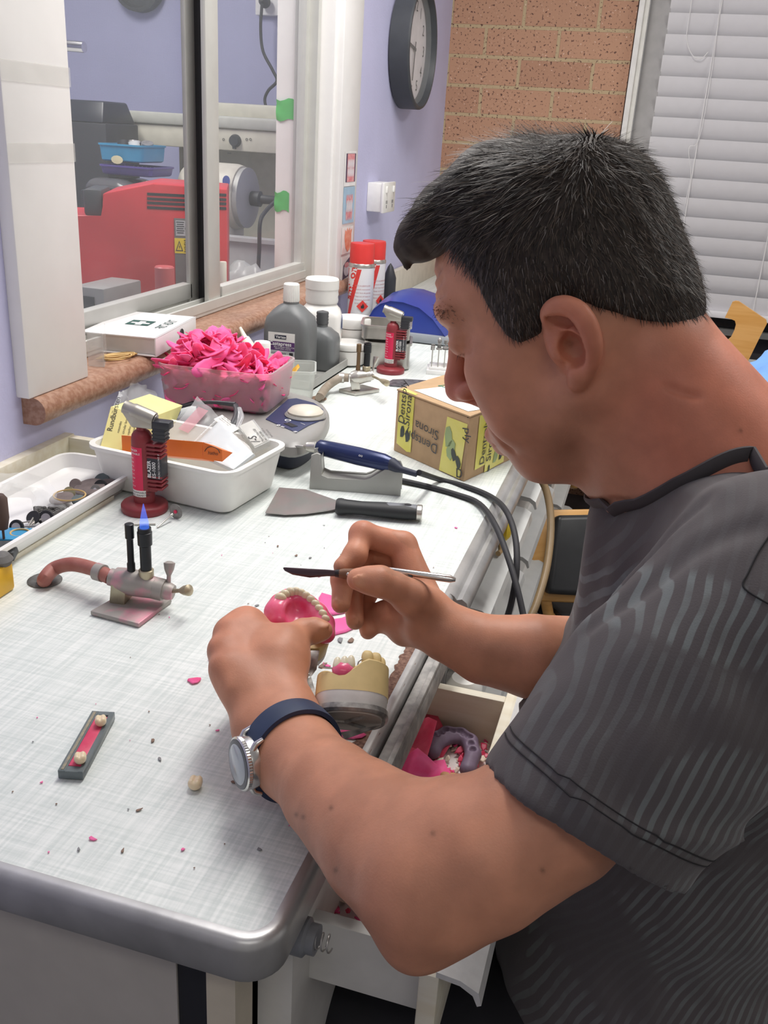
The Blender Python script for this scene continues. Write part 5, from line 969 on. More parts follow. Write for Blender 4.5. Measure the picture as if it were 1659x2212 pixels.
# stainless boxes
m_ss = mat('brushed_steel', (.52, .51, .48), .32, .85, var=.12, scale=20)
def bowl(label, px0, px1, pyb, pyt, y):
    a, b = onz(0, px0, pyb), onz(0, px1, pyb); 
    t = thing('steel_dish', label, 'dish', tuple((a+b)/2)); w_ = np.linalg.norm(b-a); h = zat(a[0], a[1], pyt); put('dish', MB().tray(w_, y, h, .002, rz(((a+b)/2+V([-.02, y*.45, 0])), 14), r=.018, flare=.004, rim=.004), m_ss, t); return t, h
sd1, hh = bowl('deep stainless steel dish behind the standing torch, lower of two', 792, 892, 800, 742, .11)
a = onz(0, 842, 800); c1 = a+V([-.03, .06, hh+.0005]); sd2 = thing('steel_dish', 'shallow stainless steel dish stacked on the deep one', 'dish', tuple(c1)); put('dish', MB().tray(.115, .11, .034, .002, rz(c1, 14), r=.018, flare=.004, rim=.004), m_ss, sd2)
# aerosol cans
m_can = mat('white_can', (.78, .77, .78), .3, var=.01); m_redcap = mat('red_cap_plastic', (.72, .05, .045), .4); m_redp = mat('red_print', (.72, .06, .05), .35)
def can(label, x, y, top, capb, r, ang):
    t = thing('aerosol_can', label, 'spray can', (x, y, 0)); zt = zat(x, y, top); zc = zat(x, y, capb); M = rz((x, y, 0), ang)
    put('can', MB().lathe([(.001, 0), (r*.97, 0), (r, .003), (r, zc-.010), (r*.97, zc-.004), (.001, zc-.004)], M, 40), m_can, t); put('rim', MB().lathe([(r*.97, zc-.012), (r*1.02, zc-.010), (r*1.02, zc-.004), (r*.94, zc)], M, 40), m_nick, t); put('cap', MB().lathe([(.001, zc-.002), (r*.95, zc-.002), (r*.95, zt-.006), (r*.90, zt-.001), (.001, zt)], M, 40), m_redcap, t)
    def wrap2(u0, u1, z0, z1, sk, rr):   # slanted band on the can wall
        mb = MB(); mb.loft([[(M@V([rr*math.cos(a0), rr*math.sin(a0), z, 1]))[:3] for a0 in np.linspace(math.radians(u0+sk*k), math.radians(u1+sk*k), 5)] for k, z in zip(np.linspace(0, 1, 9), np.linspace(z0, z1, 9))], caps=False, closed=False); return mb
    put('red_stripe', wrap2(-150, -130, .01, zc-.014, 58, r*1.006), m_redp, t); put('red_stripe', wrap2(-195, -186, .05, zc-.014, 45, r*1.006), m_redp, t)
    w = MB(); key = MB().text('smillon', .030, np.eye(4), bold=.03); v = np.concatenate(key.v); zz_ = .075+v[:, 0]*1.0; aa = np.radians(-147+58*(zz_/zc))-v[:, 1]/r-.02; w.add(np.stack([r*1.008*np.cos(aa), r*1.008*np.sin(aa), zz_], 1)@M[:3, :3].T+M[:3, 3], key.f); put('brand_lettering', w, m_redp, t, smooth=False)
    w = MB()
    for i in range(6):
        key = MB().text(['ARTI-SILBERPUDER', 'Consult instructions', 'Tenir hors de portee', 'Keep out of reach of', 'Extremely flammable', 'Spray a fine coat'][i], .0052, np.eye(4)); v = np.concatenate(key.v); aa = np.radians(-98)+v[:, 0]/r; w.add(np.stack([r*1.006*np.cos(aa), r*1.006*np.sin(aa), zc*.66-.009*i+v[:, 1]], 1)@M[:3, :3].T+M[:3, 3], key.f)
    put('fine_print', w, mat('grey_red_print', (.55, .25, .26), .5), t, smooth=False)
    dm = M@frame((r*math.cos(math.radians(-62)), r*math.sin(math.radians(-62)), zc*.36), (math.cos(math.radians(28)), math.sin(math.radians(28)), 0), z=(math.cos(math.radians(-62)), math.sin(math.radians(-62)), 0)); s_ = .016
    put('hazard_diamond', MB().add([(0, -s_, .002), (s_, 0, .001), (0, s_, .002), (-s_, 0, .001)], [(0, 1, 2, 3)], dm), m_redp, t, smooth=False); put('hazard_flame', MB().add([(-.004, -.005, .0026), (.004, -.005, .0026), (.005, 0, .0026), (.001, .008, .0026), (-.001, .002, .0026), (-.004, .002, .0026)], [(0, 1, 2, 3, 4, 5)], dm), m_ink, t, smooth=False); return t
can('nearer white aerosol can with red cap against the lilac wall', -.575, 1.98, 524, 567, .034, 0); can('farther white aerosol can with red cap, half hidden by the near one', -.575, 2.085, 519, 558, .034, 32)
q = ony(2.17, 905, 637); zt_ = q[2]; q = V([q[0], 2.17, 0]); pr_ = thing('paper_roll', 'white paper roll standing behind the blue machine', 'paper roll', tuple(q)); put('roll', MB().lathe([(.018, 0), (.048, 0), (.048, zt_), (.018, zt_), (.018, zt_-.03), (.001, zt_-.03)], rz(q, 0), 36), mat('tissue_white', (.84, .83, .83), .8), pr_)
solo('dark_bottle', MB().lathe([(.001, 0), (.018, 0), (.018, .11), (.008, .14), (.001, .15)], rz((-.548, 2.165, 0), 0), 20), m_blk, 'dark bottle behind the farther aerosol can', 'bottle', (-.548, 2.165, 0))
p = onx(-.62, 890, 648); solo('cream_upstand', MB().box((-.638, 2.75, .04), (.02, .7, .08), bev=.002), m_ply, 'cream upstand board along the wall at the far bench end', 'board', (-.638, 2.75, 0))
# blue pressure unit: curved shell
m_blue = mat('royal_blue_plastic', (.03, .055, .30), .28, var=.03); m_bgrey = mat('slate_grey_base', (.27, .29, .32), .45)
bm_ = thing('blue_machine', 'curved royal blue bench machine with a dark keypad behind the torch', 'machine', (-.40, 1.9, 0))
yn_ = 1.86; sh = [onz(0, 0, 0)]
prof = [(797, 684), (806, 668), (822, 656), (843, 650), (870, 653), (905, 665), (935, 690), (960, 725), (962, 742), (930, 741), (880, 722), (830, 705)]
pts = [ony(yn_, px, py) for px, py in prof]; b_ = MB(); n = len(pts)
def shellring(y, sc=1., dz=0): 
    c = V([p for p in pts]).mean(0); return [V([c[0]+(p[0]-c[0])*sc, y, max(.022, c[2]+(p[2]-c[2])*sc+dz)]) for p in pts]
b_.loft([shellring(yn_+.004, .97), shellring(yn_, 1), shellring(yn_+.03, 1.02, .004), shellring(yn_+.12, 1.04, .010), shellring(yn_+.21, 1.02, .004), shellring(yn_+.23, .97)]); put('shell', b_, m_blue, bm_, auto=35)
x0_, x1_ = ony(yn_, 800, 720)[0], ony(yn_, 962, 745)[0]; put('base', MB().box(((x0_+x1_)/2+.005, yn_+.115, .013), (x1_-x0_+.012, .24, .024), bev=.008), m_bgrey, bm_)
k = ony(yn_+.06, 915, 672); put('keypad', MB().box((0, 0, 0), (.055, .085, .004), frame(k+V([.0, .03, .004]), nrm(pts[6]-pts[5]), y=(0, 1, 0)), bev=.001), m_rub, bm_); w = MB(); Mk = frame(k+V([.0, .03, .0062]), nrm(pts[6]-pts[5]), y=(0, 1, 0))
for i in range(3): w.text('o ooo', .012, Mk@frame((-.022, -.025+.022*i, .0006), (1, 0, 0), z=(0, 0, 1)))
put('keypad_marks', w, m_orp, bm_, smooth=False)
# bur block
p = onz(0, 945, 806); bbk = thing('bur_block', 'white block holding upright grey-headed burs near the man\'s nose', 'bur block', tuple(p)); M = rz(p+V([.004, .012, 0]), 12); put('block', MB().box((0, 0, .005), (.062, .062, .010), M, bev=.001).box((0, 0, .013), (.052, .052, .006), M, bev=.001), m_wpl, bbk)
R_ = np.random.default_rng(4); k_ = 0
for i in range(4):
    for j in range(4):
        if R_.random() < .2: continue
        q = (M@V([-.021+.014*i, -.021+.014*j, .0165, 1]))[:3]; hgt = R_.uniform(.030, .044); t = thing('upright_bur', 'steel bur with grey abrasive head standing in the white block', 'bur', tuple(q), 'burs standing in the white block')
        put('shank', MB().tube([q, q+V([0, 0, hgt])], .0012, 7), m_nick, t); kind = R_.integers(3); pr_2 = [[(.0012, 0), (.007, .001), (.007, .004), (.001, .0045)], [(.001, 0), (.004, .002), (.005, .008), (.003, .013), (.0005, .015)], [(.001, 0), (.0045, .001), (.0045, .009), (.001, .010)]][kind]; put('head', MB().lathe(pr_2, rz(q+V([0, 0, hgt-.001]), 0), 14), [m_met, m_stone][k_ % 2], t); k_ += 1
# second dark spatula by the carton
a, b, c_, d2 = on(836, 830), on(860, 838), on(935, 836), on(870, 820); 
solo('spatula', MB().prism([tuple(on(px, py)[:2]) for px, py in ((835, 829), (842, 835), (876, 838), (960, 842), (960, 826), (876, 821), (848, 822))], .001, .0025), mat('dark_steel', (.09, .09, .11), .4, .4, col2=(.22, .22, .24), scale=120), 'dark stained spatula blade lying behind the cardboard box', 'spatula', tuple(on(880, 830)), smooth=False)
# ================================================================ cardboard carton
m_card = mat('brown_cardboard', (.47, .315, .18), .75, var=.05, scale=50); m_ytape = mat('yellow_packing_tape', (.72, .66, .11), .28, var=.05, scale=20, col2=(.78, .72, .22)); m_lgreen = mat('muted_green_print', (.33, .42, .20), .4); m_dgreen = mat('charcoal_print', (.05, .06, .055), .4); m_navy = mat('dark_grey_print', (.06, .06, .065), .45)
bA, bB, bC = on(850, 973), on(1002, 1041), on(1112, 989); bD = bA+bC-bB; Hc = zat(bB[0], bB[1], 903); up = V([0, 0, Hc])
cb = thing('cardboard_carton', 'brown cardboard carton with yellow printed tape beside the man\'s face', 'carton', tuple((bA+bC)/2))
put('carton', MB().hexa([bA, bB, bC, bD], [bA+up, bB+up, bC+up, bD+up], bev=.0015), m_card, cb)
cen = (bA+bC)/2
put('lid_flap', MB().hexa([cen+(q-cen)*1.012+up+V([0, 0, .0003]) for q in (bA, bB, bC, bD)], [cen+(q-cen)*1.010+up+V([0, 0, .0035]) for q in (bA, bB, bC, bD)], bev=.001), m_card, cb)
LA = np.linalg.norm(bB-bA); LB = np.linalg.norm(bC-bB); MA = frame(bA, bB-bA, z=np.cross(nrm(bB-bA), V([0, 0, 1.]))); MBf = frame(bB, bC-bB, z=np.cross(nrm(bC-bB), V([0, 0, 1.])))
def patch(name, M, L_, uv, e, m): put(name, MB().add([(u*L_, v*Hc, e) for u, v in uv], [tuple(range(len(uv)))], M), m, cb, smooth=False)
patch('tape_strip', MA, LA, [(.045, .15), (.20, .08), (.26, .10), (.26, 1.0), (.045, 1.0)], .0012, m_ytape); patch('tape_strip', MA, LA, [(.67, .02), (.945, .02), (.985, .90), (.72, .90)], .0012, m_ytape)
patch('tape_strip', MBf, LB, [(.17, .12), (.52, .15), (.54, .98), (.17, .98)], .0012, m_ytape); patch('tape_strip', MBf, LB, [(.36, .01), (.74, .04), (.74, .62), (.36, .60)], .0016, m_ytape)
tpz = Hc+.0040; put('tape_fold', MB().add([tuple(bA+nrm(bB-bA)*u*LA+nrm(bC-bB)*v)+() for u, v in ((.045, 0), (.26, 0), (.26, .008), (.045, .014))], [(0, 1, 2, 3)], frame((0, 0, tpz), (1, 0, 0), z=(0, 0, 1))), m_ytape, cb, smooth=False)
w = MB(); T2 = lambda M, L_, u, v, e, rot: M@frame((u*L_, v*Hc, e), (math.cos(math.radians(rot)), math.sin(math.radians(rot)), 0), z=(0, 0, 1))
w.text('Dentsply', .0205, T2(MA, LA, .135, .50, .0016, 88)); w.text('Sirona', .0205, T2(MA, LA, .215, .50, .0016, 88)); w.text('Dentsply', .0225, T2(MA, LA, .635, .40, .0018, 176)); w.text('Sirona', .0225, T2(MA, LA, .635, .62, .0018, 176)); w.text('ply', .0205, T2(MA, LA, .955, .84, .0016, -82)); w.text('D', .021, T2(MA, LA, .90, .03, .0016, 8))
w.text('Dentsply', .0205, T2(MBf, LB, .33, .16, .0020, 88)); w.text('Sirona', .0205, T2(MBf, LB, .455, .17, .0020, 88)); w.text('Dentsply', .0205, T2(MBf, LB, .585, .34, .0022, 86)); w.text('Sirona', .0205, T2(MBf, LB, .70, .34, .0022, 86))
put('box_lettering', w, m_navy, cb, smooth=False)
def leaf(mb, c, s, rot, M, flip=1):
    v = [(-.45, -.9), (.1, -.8), (.42, -.35), (.40, .45), (.15, .95), (-.30, .80), (-.48, .2)]; a = math.radians(rot); mb.add([(c[0]+s*flip*(x*math.cos(a)-y*math.sin(a)), c[1]+s*(x*math.sin(a)+y*math.cos(a)), c[2]) for x, y in v], [tuple(range(7))], M)
g = MB(); leaf(g, (.765*LA, .60*Hc, .0018), .018, 10, MA); leaf(g, (.80*LA, .42*Hc, .0018), .018, 20, MA, -1); leaf(g, (.56*LB, .22*Hc, .0022), .014, -10, MBf); put('green_leaf_logo', g, m_lgreen, cb, smooth=False)
g = MB(); leaf(g, (.125*LA, .38*Hc, .0018), .011, 0, MA); leaf(g, (.20*LA, .34*Hc, .0018), .011, 10, MA); leaf(g, (.85*LA, .36*Hc, .0020), .011, 25, MA); leaf(g, (.915*LA, .27*Hc, .0020), .011, 25, MA); leaf(g, (.66*LB, .20*Hc, .0024), .010, -5, MBf); leaf(g, (.44*LB, .05*Hc, .0024), .006, 0, MBf); put('dark_leaf_logo', g, m_dgreen, cb, smooth=False)
ML_ = frame(bA+V([0, 0, Hc+.0042]), bB-bA, z=(0, 0, 1)); put('address_label', MB().add([(.02, .018, 0), (LA*.90, .012, 0), (LA*.92, LB*.80, 0), (.03, LB*.84, 0)], [(0, 1, 2, 3)], ML_), mat('paper_white', (.86, .86, .85), .6), cb, smooth=False)
g = MB()
for i in range(4): g.box((.02+.030*i, LB*.63, .0006), (.0012, .062, .0006), ML_)
for i in range(4): g.box((.065, LB*.46+.02*i, .0006), (.095, .0012, .0006), ML_)
g.text('LOGISTICS', .010, ML_@frame((.03, LB*.78, .0008), (1, 0, 0), z=(0, 0, 1))); put('label_grid', g, mat('label_green', (.05, .30, .20), .5), cb, smooth=False)
g = MB()
for i, tx in enumerate(('Bianca E', 'Pascoe Parade', 'Prahran 3', 'Vic')): g.text(tx, .011, ML_@frame((.145-.022*i, .045+.004*i, .0008), (-.25, 1, 0), z=(0, 0, 1)), shear=.3)
put('handwriting', g, mat('pen_ink', (.10, .10, .14), .5), cb, smooth=False)
put('torn_corner', MB().ball(bB+V([-.002, .006, Hc-.001]), (.004, .004, .0025), None, 8), m_rub, cb)
# ================================================================ handpiece and rest
m_rest = mat('light_grey_plastic', (.42, .425, .40), .42, var=.03); hr = thing('handpiece_rest', 'light grey plastic cradle holding the navy handpiece', 'rest', tuple(on(770, 1060)))
ra_, rb3 = on(668, 1056), on(865, 1072); axr = nrm(rb3-ra_); Lr = np.linalg.norm(rb3-ra_); MR = frame(ra_, axr, z=(0, 0, 1)); zl, zr2 = zat(ra_[0], ra_[1], 978), zat(rb3[0], rb3[1], 1008)
side = [(0, 0), (Lr, 0), (Lr, zr2*.75), (Lr*.97, zr2*.95), (Lr*.91, zr2), (Lr*.84, zr2*.93), (Lr*.66, zr2*.50), (Lr*.60, zr2*.42), (Lr*.20, zr2*.40), (Lr*.125, zr2*.48), (Lr*.11, zl*.97), (Lr*.07, zl), (Lr*.01, zl*.93)]
MS = frame(ra_, axr, y=(0, 0, 1)); g = MB(); g.prism(side, -.004, 0, MS, bev=.0008); g.prism(side, -.034, -.030, MS, bev=.0008)
inner = [(x*.985+.001, y*.93) for x, y in side[5:11]]; n = len(inner); g.add([tuple((MS@V([x, y, z, 1]))[:3]) for z in (-.004, -.030) for x, y in inner]+[tuple((MS@V([x, y-.003, z, 1]))[:3]) for z in (-.004, -.030) for x, y in inner], [(i, i+1, n+i+1, n+i) for i in range(n-1)]+[(2*n+i, 3*n+i, 3*n+i+1, 2*n+i+1) for i in range(n-1)])
g.box((.006, .017, zl*.4), (.004, .028, zl*.75), MR); g.box((Lr-.004, .017, zr2*.35), (.004, .028, zr2*.7), MR); put('cradle', g, m_rest, hr, auto=35)
hp = thing('handpiece', 'navy dental handpiece with black cord resting on the cradle', 'handpiece', tuple(dep(740, 990, 1.36))); nb2 = V([axr[1]*-1, axr[0], 0])*.017
h0, h1, h2, h3 = dep(668, 965, 1.385), dep(690, 966, 1.383), dep(845, 1002, 1.345), dep(866, 1014, 1.335)
m_hp = mat('navy_metal', (.018, .030, .105), .25, .2, var=.05)
h1, h2 = h1+V([0, 0, .0]), h2
put('grip', MB().tube([h1-(h2-h1)*.03, h1, h1+(h2-h1)*.18, h1+(h2-h1)*.55, h1+(h2-h1)*.9, h2], [.0085, .0115, .0125, .0135, .0125, .0095], 20), m_hp, hp); put('nose_cone', MB().tube([h0-(h1-h0)*.6, h0-(h1-h0)*.3, h0-(h1-h0)*.25, h0, h0+(h1-h0)*.6], [.0015, .004, .007, .0078, .0085], 16), m_nick, hp); put('bur', MB().tube([h0-(h1-h0)*1.5, h0-(h1-h0)*1.1, h0-(h1-h0)*.5], [.0006, .0028, .0014], 10), m_met, hp)
put('end_sleeve', MB().tube([h2, h2+(h3-h2)*.6, h3, dep(900, 1024, 1.325)], [.010, .008, .005, .0045], 14), mat('navy_rubber', (.03, .035, .06), .6), hp)
w = MB(); pm = h1+(h2-h1)*.55; w.text('oo', .006, frame(pm+nrm(CAM-pm)*.0142, h2-h1, z=CAM-pm)); put('worn_print', w, m_txtw, hp, smooth=False)
cords = [dep(905, 1021, 1.325), on(950, 1036, .004), on(1010, 1052, .004), on(1062, 1074, .006), dep(1094, 1105, 1.28), dep(1113, 1160, 1.23), dep(1116, 1230, 1.20), dep(1105, 1300, 1.2), dep(1090, 1350, 1.2)]
put('cord', MB().tube(cords, [.0045]+[.0042]*8, 10, sm=6), m_rub, hp)
cd3 = [on(868, 1038, .005), on(920, 1050, .004), on(985, 1068, .004), on(1035, 1088, .006), dep(1070, 1135, 1.25), dep(1096, 1200, 1.2), dep(1117, 1270, 1.17), dep(1134, 1345, 1.15)]
solo('spare_cord', MB().tube(cd3, .0042, 10, sm=6), m_rub, 'second black cord from the cradle drooping over the bench edge', 'cord', tuple(cd3[0]))
# ================================================================ scraper
sc = thing('scraper', 'wide steel filling knife with a black and grey handle', 'scraper', tuple(on(740, 1090))); m_blade = mat('stained_blade', (.36, .355, .34), .38, .7, col2=(.42, .34, .335), scale=26)
g = [on(px, py, .004)[:2] for px, py in ((573, 1108), (603, 1054), (660, 1058), (728, 1082), (735, 1096), (720, 1102), (660, 1110), (615, 1112))]; put('blade', MB().prism([tuple(p) for p in g], .0035, .0048), m_blade, sc, smooth=False)
s0, s1 = on(726, 1093, .012), on(912, 1108, .012); dv = s1-s0; put('handle', MB().tube([s0, s0+dv*.02, s0+dv*.05, s0+dv*.12, s0+dv*.3, s0+dv*.55, s0+dv*.8, s0+dv*.93], [.0115, .0135, .0140, .0125, .0115, .0130, .0135, .0125], 18, flat=.8), mat('black_grip_rubber', (.022, .024, .026), .55), sc)
put('grey_inlay', MB().tube([s0+dv*.50+V([0, 0, .0080]), s0+dv*.62+V([0, 0, .0075]), s0+dv*.93+V([0, 0, .0065])], [.002, .007, .008], 12, flat=.5), mat('grey_inlay', (.17, .18, .20), .5), sc); put('hammer_cap', MB().tube([s0+dv*.925, s0+dv*.94, s0+dv*.99, s0+dv], [.011, .0128, .0128, .0115], 18, flat=.85), m_nick, sc)
p = s0+dv*.83+V([0, 0, .0106]); put('hang_hole', MB().lathe([(.0005, 0), (.0035, 0), (.0035, .0004), (.0005, .0004)], rz(p, 0), 14, 1.4), m_rub, sc)
w = MB(); w.text('FIELDERS', .0045, frame(s0+dv*.09+V([0, 0, .0108]), dv, z=(0, 0, 1))); put('handle_print', w, m_txtw, sc, smooth=False)
# ================================================================ shade strip, loose tooth, wax on bench
a0_, a1_, a2_ = on(126, 1684), on(180, 1687), on(249, 1556); Lx = a2_-a1_; ss = thing('tooth_strip', 'smoky plastic strip with two teeth on red wax on the near bench', 'strip', tuple((a0_+a2_)/2)); 
Mx = frame(a0_, a1_-a0_, z=(0, 0, 1)); Wd = np.linalg.norm(a1_-a0_); axl = nrm(Lx); Ll = np.linalg.norm(Lx); Mx[:3, 1] = axl
m_smoke = mat('smoky_clear_plastic', (.16, .19, .20), .15, alpha=.85, var=.05); put('base', MB().box((Wd/2, Ll/2, .004), (Wd, Ll, .006), Mx, bev=.0005), m_smoke, ss); g = MB(); g.box((Wd*.15, Ll/2, .0078), (Wd*.3, Ll, .002), Mx, bev=.0004); g.box((Wd*.9, Ll/2, .0078), (Wd*.2, Ll, .002), Mx, bev=.0004); g.box((Wd*.55, Ll*.04, .0076), (Wd*.6, Ll*.08, .0018), Mx); g.box((Wd*.55, Ll*.97, .0076), (Wd*.6, Ll*.06, .0018), Mx); put('side_rails', g, m_smoke, ss, smooth=False)
put('wax_bed', MB().box((Wd*.55, Ll*.5, .0076), (Wd*.52, Ll*.82, .0018), Mx, bev=.0006), m_waxr, ss); put('worn_paint', MB().box((Wd*.16, Ll*.5, .0090), (Wd*.12, Ll*.96, .0004), Mx), mat('worn_tan_print', (.35, .30, .20), .7, col2=(.2, .2, .19), scale=200), ss, smooth=False)
m_tooth = mat('ivory_acrylic', (.80, .66, .46), .25, var=.04, sss=.25); m_tooth2 = mat('cream_acrylic', (.80, .72, .54), .25, sss=.2)
def tooth(P, s, rot=0, tilt=0):
    M = rz(P, rot); q = SDF(); T = lambda x, y, z: (M@V([x*s, y*s, z*s, 1]))[:3]; q.ell(T(0, 0, .004), (.0052*s, .0058*s, .0045*s), M[:3, :3], .004*s)
    for x, y in ((-.002, -.0025), (.002, -.0025), (-.002, .0025), (.002, .0025)): q.ell(T(x, y, .0065), (.0026*s, .0026*s, .0028*s), k=.0025*s)
    q.cap(T(0, -.005, .009), T(0, .005, .009), .0008*s, k=.002*s, op='s'); return sdmesh('tooth', q, .0007*s, P-V([1, 1, 1])*.013*s, P+V([1, 1, 1])*.013*s, 1, 16)[0]
for px, py, lb in ((218, 1566, 'ivory molar tooth at the far end of the smoky strip'), (174, 1647, 'ivory molar tooth at the near end of the smoky strip')):
    p = on(px, py, .0085); solo('acrylic_tooth', tooth(p, .92, 30), m_tooth, lb, 'tooth', tuple(p))
p = on(422, 1702, .0005); solo('acrylic_tooth', tooth(p, 1.05, 10), m_tooth, 'loose ivory molar tooth lying on the bench near the watch', 'tooth', tuple(p))
for i, (px, py, s, el, lb) in enumerate(((715, 1308, .017, 1.5, 'flat bright pink wax sheet under the right hand'), (735, 1350, .017, 2.1, 'pink wax shaving behind the cast model nearest the man'), (420, 1470, .0045, 1.6, 'tiny pink wax flake left of the left hand'), (465, 1422, .005, 1.2, 'small pink wax flake touching the left hand'), (760, 1585, .008, 1.4, 'faded pink wax flake below the lower cast'), (652, 1470, .006, 1.3, 'pale pink wax flake at the wrist side of the stand'))):
    p = on(px, py, .0012); solo('wax_flake', flake(p, s, 300+i, .03, curl=.03, el=el, th=.0006), [m_waxp, m_waxp, m_wax, m_waxp, m_wax, m_waxp][i], lb, 'wax', tuple(p), auto=180)
cr = MB(); R_ = np.random.default_rng(6)
SP = [(758, 1384), (735, 1383), (705, 1437), (697, 1438), (560, 1835), (395, 1835), (265, 1838), (170, 1835), (200, 1812), (300, 1750), (345, 1640), (470, 1578), (505, 1690), (545, 1690), (90, 1690), (330, 1600), (700, 1135), (985, 1140), (640, 1200), (670, 1205), (420, 1090), (530, 1310), (555, 1308), (690, 1245), (600, 1180)]
for i, (px, py) in enumerate(SP): p = on(px, py, .0008); cr.slot(i % 3); flake(p, R_.uniform(.0008, .0018) if i > 3 else .003, 1200+i, .1, n=6, curl=.1, el=1.7, e=cr, th=.0005)
for i in range(40): p = V([R_.uniform(-.3, -.02), R_.uniform(.02, .6), .0008]); cr.slot(int(R_.integers(3))); flake(p, R_.uniform(.0004, .0009), 1300+i, .1, n=5, curl=.1, e=cr, th=.0004)
solo('bench_crumbs', cr, [mat('brown_crumb', (.25, .17, .13), .8), mat('grey_crumb', (.25, .25, .26), .8), m_waxp], 'scattered brown, grey and pink crumbs on the white bench', 'crumbs', (-.15, .3, 0), kind='stuff', auto=180)
# ================================================================ on the sill
fk = thing('first_aid_binder', 'white first aid binder lying flat on the granite sill', 'binder', (-.66, 1.0, .12)); z0_ = .1205
g0, g1, g3 = onz(z0_, 338, 772), onz(z0_, 424, 722), onz(z0_, 234, 742); hB = zat(g0[0], g0[1], 730)-z0_; ax = nrm(g1-g0); Lb_ = .135; Wb = np.linalg.norm(g3-g0); ayb = nrm(g3-g0); ayb = nrm(ayb-ax*(ayb@ax)); cB = [g0, g0+ax*np.linalg.norm(g1-g0), g0+ax*np.linalg.norm(g1-g0)+ayb*Wb, g0+ayb*Wb]
m_bind = mat('white_binder_board', (.84, .83, .84), .35, var=.01); uz = V([0, 0, 1.])
put('lower_cover', MB().hexa(cB, [q+uz*.0025 for q in cB], bev=.0008), m_bind, fk); put('upper_cover', MB().hexa([q+uz*(hB-.0025) for q in cB], [q+uz*hB for q in cB], bev=.0008), m_bind, fk); put('spine', MB().hexa([cB[0], cB[1], cB[1]+ayb*.003, cB[0]+ayb*.003], [q+uz*hB for q in (cB[0], cB[1], cB[1]+ayb*.003, cB[0]+ayb*.003)], bev=.001), m_bind, fk)
put('box_body', MB().hexa([q+uz*.003 for q in ((cB[0]*.97+cB[2]*.03), (cB[1]*.97+cB[3]*.03), (cB[2]*.97+cB[0]*.03), (cB[3]*.97+cB[1]*.03))], [q+uz*(hB-.003) for q in ((cB[0]*.97+cB[2]*.03), (cB[1]*.97+cB[3]*.03), (cB[2]*.97+cB[0]*.03), (cB[3]*.97+cB[1]*.03))]), mat('binder_inside', (.66, .65, .64), .6), fk, smooth=False)
q = (cB[0]+(cB[1]-cB[0])*.60)+uz*hB*.5-ayb*.0008; put('finger_ring', MB().lathe([(.0004, 0), (.0085, 0), (.0095, .001), (.0085, .002), (.0004, .0005)], frame(q+ayb*.0005, ax, z=-ayb), 24), mat('dark_ring', (.03, .028, .03), .5), fk)
Mt = frame(cB[3]+uz*(hB+.0004), ax, z=(0, 0, 1)); Lb_ = np.linalg.norm(cB[1]-cB[0]); sy = -1 if Mt[:3, 1]@ayb > 0 else 1
gc = lambda u, v: (u*Lb_, (-v*Wb if Mt[:3, 1]@ayb > 0 else v*Wb), .0002)
m_fag = mat('first_aid_green', (.02, .085, .07), .4); g = MB(); cx_, cy_, _ = gc(.52, .48); s_ = .021; cr_ = .0072
for sx_ in (-1, 1):
    for sy_ in (-1, 1):
        g.add([(cx_+sx_*.003, cy_+sy_*s_, .0002), (cx_+sx_*s_, cy_+sy_*s_, .0002), (cx_+sx_*s_, cy_+sy_*.006, .0002), (cx_+sx_*.017, cy_+sy_*.006, .0002), (cx_+sx_*.017, cy_+sy_*.006, .0002), (cx_+sx_*.006, cy_+sy_*.006, .0002), (cx_+sx_*.006, cy_+sy_*.017, .0002), (cx_, cy_+sy_*.017, .0002), (cx_, cy_+sy_*s_, .0002)], [(0, 1, 2, 3, 5, 6, 7, 8)] if sx_*sy_ > 0 else [(8, 7, 6, 5, 3, 2, 1, 0)], Mt)
for k in (-1, 1): g.add([(cx_+k*.017, cy_-.006, .0002), (cx_+k*s_, cy_-.006, .0002), (cx_+k*s_, cy_+.006, .0002), (cx_+k*.017, cy_+.006, .0002)], [(0, 1, 2, 3)], Mt)
put('green_cross_badge', g, m_fag, fk, smooth=False); g = MB(); cx_, cy_, _ = gc(.54, .80); g.text('FIRST AID KIT', .024, Mt@frame((cx_-.036, cy_-.012, .0003), (1, .0, 0), z=(0, 0, 1)), align='LEFT', xs=.52, bold=.01); put('cover_lettering', g, m_fag, fk, smooth=False)
ac = thing('acrylic_stand', 'small clear acrylic card stand beside the white board on the sill', 'stand', tuple(onz(.1205, 210, 790))); a, b = onz(.1205, 192, 790), onz(.1205, 226, 793); h = zat(b[0], b[1], 722)-.12; m_acr = mat('clear_acrylic', (.75, .76, .76), .08, alpha=.35, var=0.)
put('front_panel', MB().hexa([a, b, b+V([-.002, .002, 0]), a+V([-.002, .002, 0])], [a+uz*h, b+uz*h, b+V([-.002, .002, h]), a+V([-.002, .002, h])]), m_acr, ac, smooth=False); bb2 = onz(.1205, 231, 768); put('side_panel', MB().hexa([b, bb2, bb2+V([-.002, 0, 0]), b+V([-.002, 0, 0])], [b+uz*h, bb2+uz*h, bb2+V([-.002, 0, h]), b+V([-.002, 0, h])]), m_acr, ac, smooth=False)
